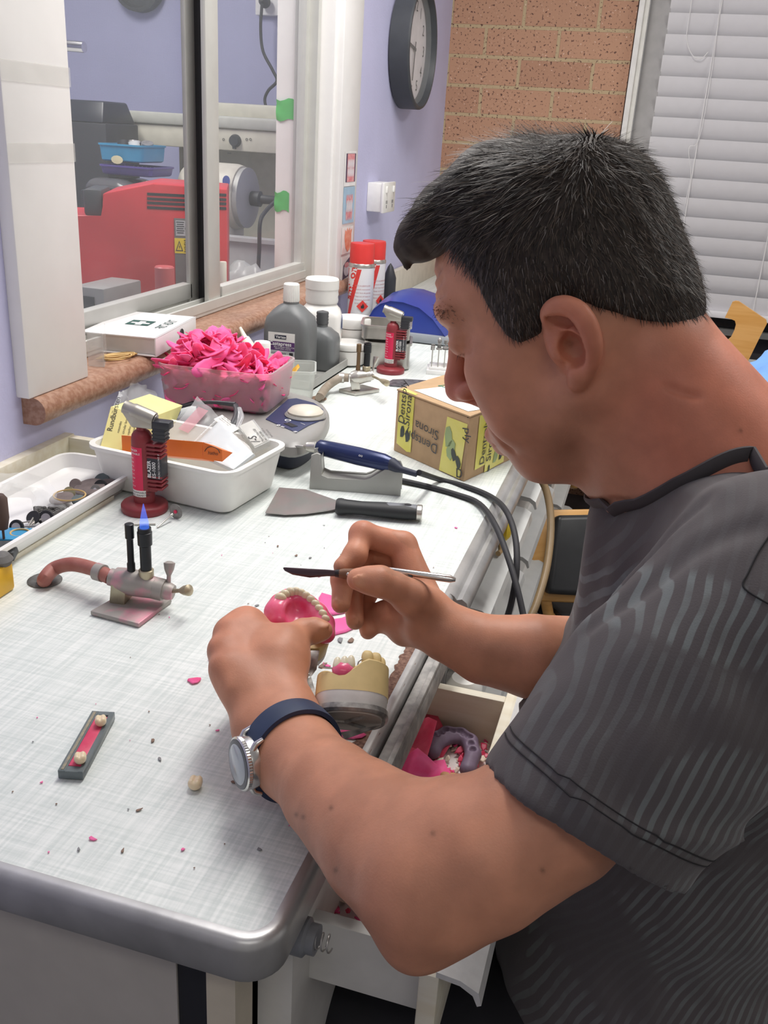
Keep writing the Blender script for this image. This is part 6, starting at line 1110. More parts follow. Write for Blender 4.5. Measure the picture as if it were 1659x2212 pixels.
for i in range(7):
    c = onz(.1215+.0011*i, 253+2.2*(i % 3)-2*(i % 2), 770-1.5*(i % 3)); a_ = np.linspace(0, 2*PI, 40); solo('rubber_band', MB().tube([c+V([(.020-.0006*i)*math.cos(t)*(1+.1*math.sin(3*t+i)), (.034-.001*i)*math.sin(t+.4*i)*.9*(1+.06*math.sin(2*t+2*i)), .0005*math.sin(4*t+i)]) for t in a_[:-1]]+[c+V([(.020-.0006*i)*1*(1+.1*math.sin(i)), (.034-.001*i)*math.sin(.4*i)*.9*(1+.06*math.sin(2*i)), .0005*math.sin(i)])], .0011, 7, caps=False), m_band, 'tan rubber band in the loose coil on the granite sill', 'rubber band', tuple(c), 'coil of rubber bands on the sill')
# ================================================================ the man
HS = dep(1210, 660, .72); ha, hpit = math.radians(8), math.radians(33)
F0 = V([-math.cos(ha), math.sin(ha), 0]); HL = V([-math.sin(ha), -math.cos(ha), 0]); HF = F0*math.cos(hpit)-V([0, 0, math.sin(hpit)]); HU = V([0, 0, math.cos(hpit)])+F0*math.sin(hpit)
HA = np.stack([HF, HU, HL], 1)
def hp_(f, u, l=0.): return HS+HF*f+HU*u+HL*l
def lat(px, py, l=0.):      # pixel -> head coordinates on the plane l
    r = ray(px, py); t = ((HS-CAM)@HL+l)/(r@HL); d = CAM+t*r-HS; return d@HF, d@HU
def HPX(px, py, l=0.): f, u = lat(px, py, l); return hp_(f, u, l)
body = SDF(); H = hp_
skull = SDF(); skull.ell(H(-.012, .028), (.083, .083, .071), HA, .02).ell(H(.026, .040), (.058, .056, .060), HA, .02)
for q in skull.p: body.p.append(q)
body.ell(H(.030, -.022), (.054, .066, .057), HA, .018)
body.ell(H(.020, -.058), (.050, .048, .054), HA, .018)
for s in (1, -1):
    body.cap(H(.080, .036, s*.008), H(.066, .034, s*.040), .012, .011, .015)             # brow ridge
    body.ell(H(.048, -.022, s*.040), (.030, .026, .022), HA, .02)                         # cheek bone
    body.ell(H(.050, -.056, s*.034), (.030, .032, .022), HA, .02)                         # cheek
    body.cap(H(-.008, -.060, s*.052), H(.056, -.103, s*.014), .019, .016, .025)           # jaw
    body.ell(H(.084, .008, s*.033), (.014, .013, .018), HA, .012, 's')                     # eye socket
    body.ell(H(.069, .010, s*.033), (.014, .014, .017), HA, .004)                          # lids over the eyeball
    body.ell(H(.093, -.029, s*.0120), (.0120, .0080, .0080), HA, .005)                     # nostril wings
body.ell(H(.066, -.104), (.022, .018, .022), HA, .02)                                  # chin
body.ell(H(.066, -.070), (.030, .026, .032), HA, .02)                                  # muzzle
body.chain([H(.080, .022), H(.092, .004), H(.1045, -.016), H(.1075, -.024)], [.008, .0078, .0098, .0108], .008)    # nose
body.cap(H(.101, -.034), H(.088, -.044), .0055, .008, .006)
for s in (1, -1): body.ell(H(.0965, -.0375, s*.0070), (.0065, .0045, .0042), HA, .0015, 's')
for s in (1, -1):
    body.cap(H(.0965, -.0715, 0), H(.078, -.077, s*.024), .0062, .004, .006); body.cap(H(.0925, -.0825, 0), H(.076, -.080, s*.022), .0072, .004, .006)
    body.cap(H(.103, -.0775, 0), H(.082, -.0785, s*.022), .0012, .0010, .003, 's')
def sink(P_, sd, dep_=.0006):
    p = V(P_)
    for _ in range(8):
        e = .001; d = sd(p); g = np.stack([sd(p+V([e, 0, 0]))-d, sd(p+V([0, e, 0]))-d, sd(p+V([0, 0, e]))-d], 1); g /= np.linalg.norm(g, axis=1)[:, None]+1e-9; p = p-g*(d+dep_)[:, None]*.8
    return list(p)
def crease(pts, r=.0011, k=.004, d=.0003): body.chain(sink(ease(pts, 3), body, d), [r*.4]+[r]*(len(pts)*3-4)+[r*.4], k, 's')
for u0, u1 in ((.056, .060), (.066, .071), (.047, .047)): crease([H(.09, u0, .004), H(.085, u0+.002, .020), H(.075, u0+.001, .036), H(.062, u1, .052)])
crease([H(.092, -.036, .020), H(.088, -.052, .030), H(.080, -.072, .036), H(.074, -.086, .034)], .0013, .006)     # nose to mouth fold
crease([H(.070, .012, .050), H(.062, .010, .058)], .0008); crease([H(.070, .006, .050), H(.062, .002, .058)], .0008)
crease([H(.080, .013, .020), H(.084, .016, .034), H(.074, .015, .048)], .0010, .003)                                   # lid fold
# ear (left, towards the camera; the right one mirrors it)
def ear(s):
    def E(px, py, out=0.): f, u = lat(px, py, .074); return H(f, u, s*(.066+out))
    body.ell(H(*lat(1230, 738, .074), s*.068), (.019, .026, .009), HA, .008)
    rim = [E(1188, 705, .004), E(1186, 680, .010), (E(1200, 662, .015)), E(1226, 656, .018), E(1256, 668, .019), E(1278, 698, .020), E(1288, 735, .019), E(1286, 768, .016), E(1274, 796, .012), E(1258, 818, .009), E(1245, 831, .007)]
    body.chain(rim, [.0045, .0050, .0055, .0062, .0066, .0066, .0060, .0052, .0044, .0042, .0042], .004, sm=3)
    body.chain([E(1244, 826, .007), E(1249, 808, .009), E(1256, 790, .010)], [.0060, .0068, .0056], .004)
    body.chain([E(1206, 700, .010), E(1236, 706, .012), E(1256, 728, .013), E(1264, 756, .012), E(1256, 776, .011)], [.0028, .0036, .0036, .0034, .0034], .003, sm=3)    # antihelix
    body.ell(E(1207, 758, .008), (.006, .008, .006), HA, .006)                              # tragus
    body.chain([E(1196, 684, .014), E(1215, 690, .014), E(1232, 698, .013)], [.0036, .0048, .0032], .002, 's'); body.chain([E(1230, 672, .018), E(1254, 684, .019), E(1272, 712, .019), E(1278, 745, .018), E(1274, 775, .015)], [.0016, .0024, .0026, .0024, .0014], .002, 's', sm=2)
    body.ell(E(1241, 752, .013), (.0100, .0130, .0165), HA, .002, 's'); body.ell(E(1230, 746, .002), (.006, .0065, .018), HA, .002, 's')
ear(1); ear(-1)
# neck, shoulders, hidden trunk
NB = V([.238, .302, .262])
body.chain([H(-.030, -.030), H(-.036, -.070), NB], [.056, .060, .074], .02)
body.chain([H(.012, -.078), H(.020, -.112), V([.212, .305, .240])], [.034, .035, .049], .015)
body.ell(H(.044, -.098), (.028, .024, .030), HA, .02)
for s in (1, -1): body.chain([H(-.030, -.030, s*.048), NB+V([-.055, -s*.022, -.030])], [.016, .015], .02)
LSH = dep(1600, 1290, .56); RSH = V([.275, .485, .212])
body.chain([LSH+V([.012, .035, -.040]), NB+V([.024, 0, -.050]), RSH+V([0, 0, -.03])], [.038, .060, .038], .02)
body.chain([NB+V([.03, 0, -.06]), V([.27, .305, .05]), V([.28, .305, -.20])], [.085, .10, .11], .04)
def pd(*a): return dep(*a[:3])
larm = [(1650, 1335, .58, .046), (1400, 1545, .553, .046), (1195, 1755, .545, .0425), (1040, 1850, .542, .0435), (930, 1905, .545, .0435), (828, 1822, .588, .0405), (716, 1710, .645, .0350), (640, 1632, .70, .0290)]
body.chain([pd(*q) for q in larm], [q[3] for q in larm], .012)
body.cap(dep(893, 2040, .540), dep(905, 1980, .545), .0135, .028, .02)
body.chain([dep(800, 1745, .615), dep(880, 1800, .58), dep(960, 1790, .56)], [.026, .032, .030], .015)
# left wrist and hand
wl_, wr_ = dep(566, 1575, .722), dep(628, 1548, .728)
body.chain([dep(636, 1630, .70), (wl_+wr_)/2], [.030, .0265], .02).cap(wl_, wr_, .0225, .0235, .012)
MC = [dep(533, 1352, .800), dep(505, 1372, .786), dep(492, 1408, .768), dep(495, 1445, .752)]; WR = [dep(618, 1530, .735), dep(596, 1535, .732), dep(574, 1545, .728), dep(556, 1560, .724)]
for a, b, r in zip(WR, MC, (.0150, .0150, .0145, .0135)): body.cap(a, b, .017, r, .010)
HB = nrm(-CF*.75+CU*.45-CR*.45)
for a, b, r in zip(WR, MC, (.0052, .0054, .0052, .0046)): body.ell(b+HB*.0075, (.0085, .0085, .0075), None, .008); body.cap(a*.45+b*.55+HB*.0135, b+HB*.0125, .0026, .0036, .007)
body.ell((MC[0]+MC[3]+WR[0]+WR[3])/4, (.028, .028, .017), None, .014)
away = lambda px, py: nrm(ray(px, py))
for i, (m_, L3, r) in enumerate(zip(MC, ((.044, .026, .021), (.047, .029, .022), (.043, .027, .021), (.034, .021, .019)), (.0105, .0105, .0098, .0088))):
    d0 = nrm(ray(500, 1400)*.95+CR*.35-CU*(.22+.05*i)); d1 = nrm(ray(500, 1400)*.25+CR*.95-CU*.12); d2 = nrm(-ray(500, 1400)*.25+CR*.9+CU*.05)
    p1 = m_+d0*L3[0]; p2 = p1+d1*L3[1]; p3 = p2+d2*L3[2]; body.chain([m_, p1], [r*1.28, r*1.05], .012); body.chain([p1, p2, p3], [r*1.05, r*.92, r*.78], .003)
th = [(618, 1500, .742, .0170), (600, 1430, .765, .0175), (618, 1388, .782, .0150), (655, 1366, .797, .0118), (680, 1362, .802, .0112), (697, 1362, .804, .0088)]
body.chain([pd(*q) for q in th], [q[3] for q in th], .012)
body.ell(dep(622, 1425, .770), (.016, .016, .016), None, .02)
body.chain([dep(600, 1412, .775), dep(555, 1385, .790)], [.013, .012], .02)
# right arm and hand
RW = dep(925, 1342, .845); rarm = [(RSH, .052), (V([.285, .475, .10]), .047), (V([.262, .452, .012]), .043), (dep(1150, 1418, .835), .0375), (dep(1045, 1402, .835), .0310), (dep(965, 1365, .840), .0265), (RW, .0255)]
body.chain([q[0] for q in rarm], [q[1] for q in rarm], .02)
zz = lambda x, y, d: dep(680+x/4.88, 1120+y/4.88, d)
def finger(pts, rs, k=.0035): body.chain([zz(*q) for q in pts], rs, k)
RM = [(930, 285, .868), (950, 420, .882), (975, 540, .893), (1000, 660, .898)]
for q, r in zip(RM, (.0135, .0135, .0130, .0120)): body.cap(RW+CF*.004, zz(*q), .0175, r, .010)
finger([(930, 285, .868), (505, 170, .862), (425, 385, .846), (285, 505, .836)], [.0128, .0112, .0098, .0078])
finger([(950, 420, .882), (560, 330, .885), (300, 640, .852), (275, 900, .840)], [.0125, .0112, .0102, .0088])
finger([(975, 540, .893), (620, 450, .902), (400, 780, .872), (425, 1080, .858)], [.0120, .0108, .0098, .0084])
finger([(1000, 660, .898), (660, 640, .905), (500, 930, .884), (560, 1190, .872)], [.0112, .0095, .0086, .0078])
body.chain([zz(1190, 960, .836), zz(1010, 830, .815), zz(840, 725, .806), zz(690, 665, .802), zz(560, 650, .802), zz(455, 640, .803)], [.0200, .0165, .0130, .0122, .0118, .0098], .010)
body.chain([zz(1180, 1130, .858), zz(960, 1130, .866), zz(800, 1060, .872), zz(720, 980, .874)], [.0205, .019, .0145, .0105], .010)
body.ell(zz(1010, 780, .868), (.021, .021, .017), None, .012)
for P4_, r in (((zz(505, 170, .862)), .0118), (zz(425, 385, .846), .0100), (zz(690, 665, .802), .0126), (zz(300, 640, .852), .0105)): body.ell(P4_, (r*1.02, r*1.02, r*1.02), None, .006)
for pts_ in (((1316, 1070, .76), (1350, 1058, .73), (1392, 1050, .71)), ((1330, 1082, .75), (1372, 1076, .72), (1410, 1060, .70)), ((1440, 830, .64), (1490, 842, .63), (1540, 838, .62))): crease([dep(*q) for q in pts_], .0010, .004)
# nails: (tip, base, facing)
NAILS = [(dep(697, 1352, .7955), (HF*0+CR), nrm(CU*.8-CF*.6+CR*.2), .0065), (zz(468, 668, .790), CR*-1, nrm(-CF*.95-CU*.15), .0078), (zz(240, 900, .8335), -CU, nrm(-CF*.8-CR*.6), .0055), (zz(430, 1080, .8505), -CU, nrm(-CF*.9-CR*.35), .0052)]
for c, dr_, n_, r in NAILS:
    for _ in range(6): c = c-n_*body(c[None])[0]*.8
    z_ = n_; x_ = nrm(dr_-z_*(dr_@z_)); body.ell(c, (r*1.0, r*.80, .0015), np.stack([x_, np.cross(z_, x_), z_], 1), .0012)
import time as _t; t0 = _t.time()
lo = V([-.14, -.07, -.34]); hi = V([.42, .58, .56])
bme, bv = sdmesh('person', body, BH, lo, hi, 1); print('body', len(bv), _t.time()-t0)
# skin colouring: tan with redder neck, ears and knuckles, stubble shade on the jaw
hf = (bv-HS)@HA; cc = np.ones((len(bv), 3)); isH = (hf[:, 1] > -.25) & (np.linalg.norm(hf, axis=1) < .26)
def soft(x, a, b): return np.clip((x-a)/(b-a), 0, 1)
neck = soft(-hf[:, 0], -.005, .05)*soft(-hf[:, 1], .02, .08)*isH; earz = np.exp(-((hf[:, 0]+.026)**2+(hf[:, 1]+.018)**2)/.0011)*(np.abs(hf[:, 2]) > .070)*isH
nose = np.exp(-((hf[:, 0]-.112)**2+(hf[:, 1]+.02)**2)/.0006)*isH; jaw = soft(-hf[:, 1], .055, .09)*soft(hf[:, 0], -.02, .03)*isH
cc *= (1-neck*.9)[:, None]*V([0, 0, 0])+1
cc[:, 1] *= 1-.22*neck-.20*earz-.22*nose; cc[:, 2] *= 1-.22*neck-.22*earz-.15*nose; cc *= (1-.10*jaw)[:, None]; cc[:, 0] *= 1-.05*jaw
for c, dr_, n_, r in NAILS:
    w_ = np.exp(-(((bv-c)**2).sum(1))/(r*r*.5)); cc *= 1+w_[:, None]*V([.22, .42, .45])
for m_ in MC+[zz(*q) for q in RM]+[zz(505, 170, .862)]: w_ = np.exp(-(((bv-m_)**2).sum(1))/.0003); cc[:, 1] *= 1-.12*w_; cc[:, 2] *= 1-.12*w_
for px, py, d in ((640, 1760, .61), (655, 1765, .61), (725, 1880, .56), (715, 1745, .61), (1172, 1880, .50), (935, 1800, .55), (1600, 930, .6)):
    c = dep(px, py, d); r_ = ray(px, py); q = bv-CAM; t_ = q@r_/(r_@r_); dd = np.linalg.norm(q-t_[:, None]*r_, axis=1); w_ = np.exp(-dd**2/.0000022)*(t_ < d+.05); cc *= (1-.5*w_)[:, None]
setcol(bme, 'tint', cc)
m_skin = mat('tanned_skin', SKIN, .48, var=.10, scale=38, sss=.18, attr='tint', bump=.00012, bscale=700, spec=.35)
man = tag(put('person', bme, m_skin), 'man in a grey striped T-shirt leaning over the bench carving a wax denture', 'person')
man.location = (0, 0, 0)
# ---------------------------------------------------------------- hair
HPX_ = [(880, 500), (892, 430), (940, 375), (1030, 300), (1130, 255), (1250, 235), (1370, 245), (1450, 310), (1510, 430), (1550, 560), (1560, 690), (1550, 760), (1500, 735), (1440, 712), (1380, 690), (1330, 672), (1290, 662), (1265, 650), (1225, 640), (1190, 655), (1180, 690), (1168, 715), (1120, 738), (1096, 725), (1072, 690), (1048, 650), (1025, 600), (1000, 570), (968, 545), (950, 520), (935, 500)]
HPOLY = V([lat(px, py, .066) for px, py in HPX_])
def polysd(q, P):
    d = np.full(len(q), 9.); ins = np.zeros(len(q), bool); n = len(P)
    for i in range(n):
        a, b = P[i], P[(i+1) % n]; e = b-a; w_ = q-a; t = np.clip((w_@e)/(e@e), 0, 1); d = np.minimum(d, np.hypot(*(w_-t[:, None]*e).T)); c = (a[1] > q[:, 1]) != (b[1] > q[:, 1])
        with np.errstate(all='ignore'): ins ^= c & (q[:, 0] < (b[0]-a[0])*(q[:, 1]-a[1])/(b[1]-a[1])+a[0])
    return np.where(ins, d, -d)
hskull = SDF(); hskull.ell(H(-.012, .028), (.083, .083, .071), HA, .02).ell(H(.026, .040), (.058, .056, .060), HA, .02).ell(H(-.036, -.020), (.050, .050, .060), HA, .02)
hskull.chain([H(-.030, -.030), H(-.036, -.070)], [.056, .054], .02).ell(H(.03, -.02), (.050, .06, .0575), HA, .03)
def hair_fn(p):
    q = (p-HS)@HA; s = polysd(q[:, :2], HPOLY)
    th_ = np.clip(s/.022, -1, 1); top = np.clip((q[:, 1]-.03)/.06, 0, 1); t = np.where(th_ > 0, np.abs(th_)**.7*(.009+.0075*top), .03*th_)
    t = t+(wiggle(q*V([.55, 1, 1]), 260, 4)*.0011+wiggle(q, 620, 9)*.0006)*np.clip(th_, 0, 1); return hskull(p)-t
hair = SDF(); hair.fn(hair_fn, H(-.005, .02), .17)
for l in (-.042, -.028, -.014, .000, .014, .026, .037):     # fringe swept forward over the brow
    dz = 6*l*l; hair.chain([H(-.020, .098-dz, l*.8), H(.006, .1045-dz, l*.85), H(.044, .1035-dz, l*.92), H(.068, .101-dz, l*.97), H(.0790, .101-dz+.002*math.sin(l*260), l), H(.0845, .092-dz+.004*math.sin(l*300), l*1.02)], [.026, .029, .0235, .0165, .009, .003], .010)
hme, hv = sdmesh('hair', hair, .0022, HS-.18, HS+.18, 0)
m_hair = mat('dark_brown_hair', (.040, .031, .026), .62, col2=(.062, .048, .039), scale=150, spec=.25)
put('hair', hme, m_hair, man)
# strands: short tapered ribbons following the comb direction
def strands(base, nrm_, flow, ln, wd, seed, lift=.5, seg=3):
    R_ = np.random.default_rng(seed); mb = MB(); n = len(base); N_ = nrm_/np.linalg.norm(nrm_, axis=1)[:, None]; Fl = flow-N_*(flow*N_).sum(1)[:, None]; Fl /= np.linalg.norm(Fl, axis=1)[:, None]+1e-9
    Fl = Fl+R_.normal(size=(n, 3))*.22; L_ = ln*R_.uniform(.6, 1.35, n); sd = np.cross(N_, Fl); sd /= np.linalg.norm(sd, axis=1)[:, None]; lf = lift*R_.uniform(.5, 1.4, n); V_ = []; p = base-N_*.001; d = Fl*1+N_*lf[:, None]*1.6
    rows = []
    for k in range(seg+1): 
        w_ = wd*(1-k/seg*.85); rows.append(np.stack([p-sd*w_/2, p+sd*w_/2], 1)); d = Fl+N_*(lf*(1.4-1.1*k/seg))[:, None]; d /= np.linalg.norm(d, axis=1)[:, None]; p = p+d*(L_/seg)[:, None]
    v = np.stack(rows, 1).reshape(-1, 3); m = 2*(seg+1); f = []
    for i in range(n):
        for k in range(seg): a = i*m+2*k; f.append((a, a+1, a+3, a+2))
    mb.v.append(v); mb.f = f; mb.m = list(np.repeat(R_.choice(3, n, p=[.62, .32, .06]), seg)); mb.n = len(v); return mb
me_n = np.zeros(len(hv)*3, np.float32); hme.vertices.foreach_get('co', me_n); 
nn = np.zeros(len(hv)*3, np.float32); hme.vertex_normals.foreach_get('vector', nn); nn = nn.reshape(-1, 3).astype(float); hq = (hv-HS)@HA
ok = np.where((polysd(hq[:, :2], HPOLY) > .001) & (hskull(hv) > .0012))[0]; R_ = np.random.default_rng(2); pick = R_.choice(ok, min(len(ok), 15000), replace=False)
q = hq[pick]; topw = np.clip((q[:, 1]-.035)/.06, 0, 1); flow = HF*(topw*1.3+.25)[:, None]+HU*(-(1-topw)*1.0)[:, None]+HL*(.5*np.clip(q[:, 2]/.05, -1, 1)*topw)[:, None]
back = np.clip((-q[:, 0]-.045)/.05, 0, 1); flow = flow*(1-back)[:, None]+(HU*-1.0)[None]*back[:, None]-HF[None]*.15*back[:, None]
ln = .008+.010*topw*(1-.4*back); st = strands(hv[pick], nn[pick], flow, ln, .0009, 5, .42)
put('hair_strands', st, [mat('strand_dark', (.026, .021, .018), .5, spec=.3), mat('strand_brown', (.085, .063, .047), .45, spec=.4), mat('strand_grey', (.16, .14, .125), .45, spec=.4)], man, smooth=False)
# eyebrow and lashes
eb = []; en = []; ef = []
R_ = np.random.default_rng(9)
for s in (1, -1):
    for i in range(380):
        t = R_.random(); f = .094-.030*t-.008*t*t; l = s*(.010+.040*t); u = .032+.006*R_.normal()*.6+.006*math.sin(t*3); eb.append(H(f-.001, u, l)); en.append(HF*.7+HL*s*.5+HU*.1); ef.append(HL*s+HU*(.3-.8*t)-HF*.4)
eb = V(eb); en = V(en)
for _ in range(4): 
    d = body(eb); n_ = en/np.linalg.norm(en, axis=1)[:, None]; eb = eb-n_*d[:, None]*.8
put('eyebrow', strands(eb, en, V(ef), .0065, .0007, 3, .12), [m_hair, MATS['strand_brown'], m_hair], man, smooth=False)
lb = []; 
for i in range(40): t = i/39; lb.append(H(.0835-.012*(2*t-1)**2*1.0-.001, .0015, .020+.028*t))
lb = V(lb); n_ = HF[None]*1+HL[None]*.3+0*lb
for _ in range(4): lb = lb-nrm(HF+HL*.3)*body(lb)[:, None]*.8
put('eyelashes', strands(lb, n_, np.tile(HU*-.9+HF*.3, (40, 1)), .006, .0007, 4, .5), [m_hair, m_hair, m_hair], man, smooth=False)
# ---------------------------------------------------------------- T-shirt
sh = SDF(); 
tor = SDF(); tor.chain([LSH+V([.015, .035, -.026]), NB+V([.032, 0, -.058]), RSH+V([.01, 0, -.02])], [.062, .071, .062], .03)
tor.chain([V([.2115, .306, .205]), V([.228, .262, .210]), V([.252, .212, .234])], [.058, .056, .055], .015); tor.chain([V([.275, .245, .222]), V([.283, .305, .222]), V([.275, .365, .218])], [.056, .060, .056], .02); tor.ell((.274, .308, .120), (.112, .185, .135), None, .03).ell((.258, .305, -.02), (.143, .172, .16), None, .06).ell((.285, .305, -.20), (.165, .185, .13), None, .06)
tor.cap(V([.2115, .306, .205]), V([.215, .31, .125]), .0605, .064, .015)
HEM = dep(1282, 1765, .545); HN = nrm(CR*.514+CU*.857); HEMR = V([.268, .456, .05])
slv = SDF().chain([dep(1700, 1300, .575), dep(1470, 1510, .553), HEM-HN*.03+CR*-.012], [.084, .072, .0655], .03)
sin_ = SDF().chain([dep(1400, 1590, .55), HEM-HN*.06+CR*-.02], [.053, .0580], .02)
def sleeve_fn(p):
    wob = .0012*np.sin((p@CR)*60); hd = (p-HEM)@HN+wob+.006; d = slv(p)+fold(p); return np.maximum(np.maximum(d, -hd), -np.maximum(sin_(p), hd-.05))
def fold(p):
    a = p@nrm(CR*.75+CU*.65); b = p@nrm(CR*.65-CU*.75); r1 = 1-np.abs(np.sin(a*48+1.6*np.sin(b*22+1)+wiggle(p, 9, 5)*2)); return -.0050*r1**3*np.clip(np.sin(b*19+2*np.sin(a*13)), 0, 1)+wiggle(p, 20, 3)*.0028+.0010*np.sin(a*150+4*np.sin(b*30))*np.sin(b*40+1)
def tor_fn(p): return tor(p)+fold(p)*.9
def rs_fn(p): return np.maximum(SLR(p), -((p-HEMR)@nrm(V([.0, .1, 1.]))))
SLR = SDF().chain([RSH, V([.285, .478, .12]), V([.268, .456, .03])], [.068, .066, .060], .03)
sh.fn(tor_fn, (.27, .3, 0), .5, .012); sh.fn(sleeve_fn, dep(1450, 1500, .55), .3, .012); sh.fn(rs_fn, RSH, .26, .02)
def snap(pts, sd, off=.0015, dirs=None):
    p = V(pts)
    for _ in range(8):
        e = .001; d = sd(p); g = np.stack([sd(p+V([e, 0, 0]))-d, sd(p+V([0, e, 0]))-d, sd(p+V([0, 0, e]))-d], 1); g /= np.linalg.norm(g, axis=1)[:, None]+1e-9; p = p-g*(d-off)[:, None]*.8
    return p
FD = [([(1570, 1140, .57), (1430, 1230, .58), (1330, 1330, .58), (1250, 1440, .58)], .0052), ([(1640, 1180, .53), (1540, 1250, .54), (1440, 1350, .545), (1360, 1440, .55)], .0036), ([(1300, 1480, .56), (1230, 1530, .57), (1150, 1600, .57)], .0042), ([(1400, 1500, .53), (1300, 1580, .54), (1200, 1640, .55)], .0030), ([(1420, 1960, .60), (1520, 1920, .60), (1640, 1890, .60)], .0050)]
FD = [(snap(ease([dep(*q) for q in pts], 4), sh, .001), r) for pts, r in FD]
for pts, r in FD: n = len(pts); sh.chain(list(pts), list(r*np.sin(np.linspace(.25, PI-.25, n))), .014, 's')
t0 = _t.time(); sme, sv = sdmesh('t_shirt', sh, SH_H, V([.03, -.05, -.36]), V([.48, .60, .38]), 1); print('shirt', len(sv), _t.time()-t0)
ang = nrm(CR*.88+CU*.47); along = nrm(CR*-.42+CU*-.905*-1)
sc_ = np.stack([(sv@nrm(CR*.88-CU*.48)), sv@nrm(CR*.48+CU*.88), sv@CF], 1)
PXY = np.stack([829.5+FOC*((sv-CAM)@CR)/((sv-CAM)@CF), 1106-FOC*((sv-CAM)@CU)/((sv-CAM)@CF)], 1); msk = np.clip(wiggle(sv, 26, 12)*1.2, 0, .5)*((sv-CAM)@CF > .70)
for st_, P_ in ((1, [(1090, 1290), (1200, 1240), (1380, 1220), (1520, 1240), (1659, 1290), (1659, 1440), (1560, 1440), (1400, 1370), (1250, 1340), (1130, 1340)]), (.42, [(1190, 1440), (1300, 1345), (1480, 1425), (1640, 1480), (1620, 1510), (1400, 1560), (1250, 1620), (1130, 1640), (1090, 1600)]), (.85, [(1330, 1760), (1450, 1640), (1560, 1610), (1700, 1640), (1700, 1800), (1500, 1850), (1400, 1830)]),
    (.75, [(1330, 1930), (1700, 1850), (1700, 2250), (1500, 2250), (1420, 2100)]), (.6, [(1030, 2060), (1140, 1970), (1330, 2230), (1150, 2230)]), (.35, [(1230, 1250), (1330, 1130), (1420, 1115), (1330, 1300), (1200, 1480), (1150, 1450)]), (.3, [(1090, 1650), (1300, 1560), (1330, 1700), (1280, 1800), (1180, 1740)]), (.08, [(1480, 1000), (1659, 960), (1659, 1120), (1500, 1200)])):
    msk = np.maximum(msk, st_*np.clip(polysd(PXY, V(P_, float))/22+.5, 0, 1)*((sv-CAM)@CF < .80))
sc_[:, 2] = msk
a_ = sme.attributes.new('stripe', 'FLOAT_VECTOR', 'POINT'); a_.data.foreach_set('vector', sc_.astype(np.float32).ravel())
def shirt_mat():
    m = bpy.data.materials.new('charcoal_jersey'); m.use_nodes = True; nt = m.node_tree; N = nt.nodes; L = nt.links; b = N['Principled BSDF']; b.inputs['Roughness'].default_value = .85; b.inputs['Sheen Weight'].default_value = .15; b.inputs['Specular IOR Level'].default_value = .2
    at_ = N.new('ShaderNodeAttribute'); at_.attribute_name = 'stripe'; sx = N.new('ShaderNodeSeparateXYZ'); L.new(at_.outputs['Vector'], sx.inputs[0])
    def mth(op, a, b_=None, c=None):
        n = N.new('ShaderNodeMath'); n.operation = op
        for i, x in enumerate((a, b_, c)):
            if x is None: continue
            if isinstance(x, (int, float)): n.inputs[i].default_value = x
            else: L.new(x, n.inputs[i])
        return n.outputs[0]
    nz = N.new('ShaderNodeTexNoise'); nz.inputs['Scale'].default_value = 14; tcz = N.new('ShaderNodeTexCoord'); L.new(tcz.outputs['Object'], nz.inputs['Vector'])
    x = mth('MULTIPLY_ADD', nz.outputs['Fac'], .012, sx.outputs['X']); stp = mth('SINE', mth('MULTIPLY', x, 2*PI/.0075)); on_ = N.new('ShaderNodeMapRange'); on_.inputs['From Min'].default_value = .15; on_.inputs['From Max'].default_value = .45; L.new(stp, on_.inputs['Value'])
    n2 = N.new('ShaderNodeTexNoise'); n2.inputs['Scale'].default_value = 55; n2.inputs['Detail'].default_value = 2; tc0 = N.new('ShaderNodeTexCoord'); L.new(tc0.outputs['Object'], n2.inputs['Vector']); bn = N.new('ShaderNodeMapRange'); bn.inputs['From Min'].default_value = .30; bn.inputs['From Max'].default_value = .55; bn.inputs['To Min'].default_value = .5; L.new(n2.outputs['Fac'], bn.inputs['Value'])
    fac = mth('MULTIPLY', mth('MULTIPLY', on_.outputs[0], bn.outputs[0]), sx.outputs['Z'])
    fine = N.new('ShaderNodeTexNoise'); fine.inputs['Scale'].default_value = 900; tc = N.new('ShaderNodeTexCoord'); L.new(tc.outputs['Object'], fine.inputs['Vector'])
    mx = N.new('ShaderNodeMix'); mx.data_type = 'RGBA'; L.new(fac, mx.inputs['Factor']); mx.inputs['A'].default_value = (.088, .078, .080, 1); mx.inputs['B'].default_value = (.165, .182, .182, 1); L.new(mx.outputs['Result'], b.inputs['Base Color'])
    bp = N.new('ShaderNodeBump'); bp.inputs['Distance'].default_value = .00015; L.new(fine.outputs['Fac'], bp.inputs['Height']); L.new(bp.outputs['Normal'], b.inputs['Normal']); return m
m_shirt = shirt_mat(); tee = put('t_shirt', sme, m_shirt, man)
# collar band, hem and shoulder seams
m_col = mat('charcoal_rib', (.078, .070, .073), .85); m_sti = mat('black_stitching', (.015, .014, .016), .8)
def snap(pts, sd, off=.0015, dirs=None):
    p = V(pts)
    for _ in range(6):
        e = .001; d = sd(p); g = np.stack([sd(p+V([e, 0, 0]))-d, sd(p+V([0, e, 0]))-d, sd(p+V([0, 0, e]))-d], 1); g /= np.linalg.norm(g, axis=1)[:, None]+1e-9; p = p-g*(d-off)[:, None]*.8
    return p
cpix = [(1306, 1092, .835*.911), (1345, 1098, .74), (1420, 1078, .70), (1500, 1030, .665), (1580, 990, .64), (1665, 965, .62), (1760, 950, .605)]
cl = [dep(*q) for q in cpix]; mir = [V([q[0], 2*.306-q[1], q[2]]) for q in cl]; BK = V([.312, .305, .278]); ring_ = [BK]+mir[::-1][:-1]+cl+[BK]
union = lambda p: np.minimum(sh(p), body(p))
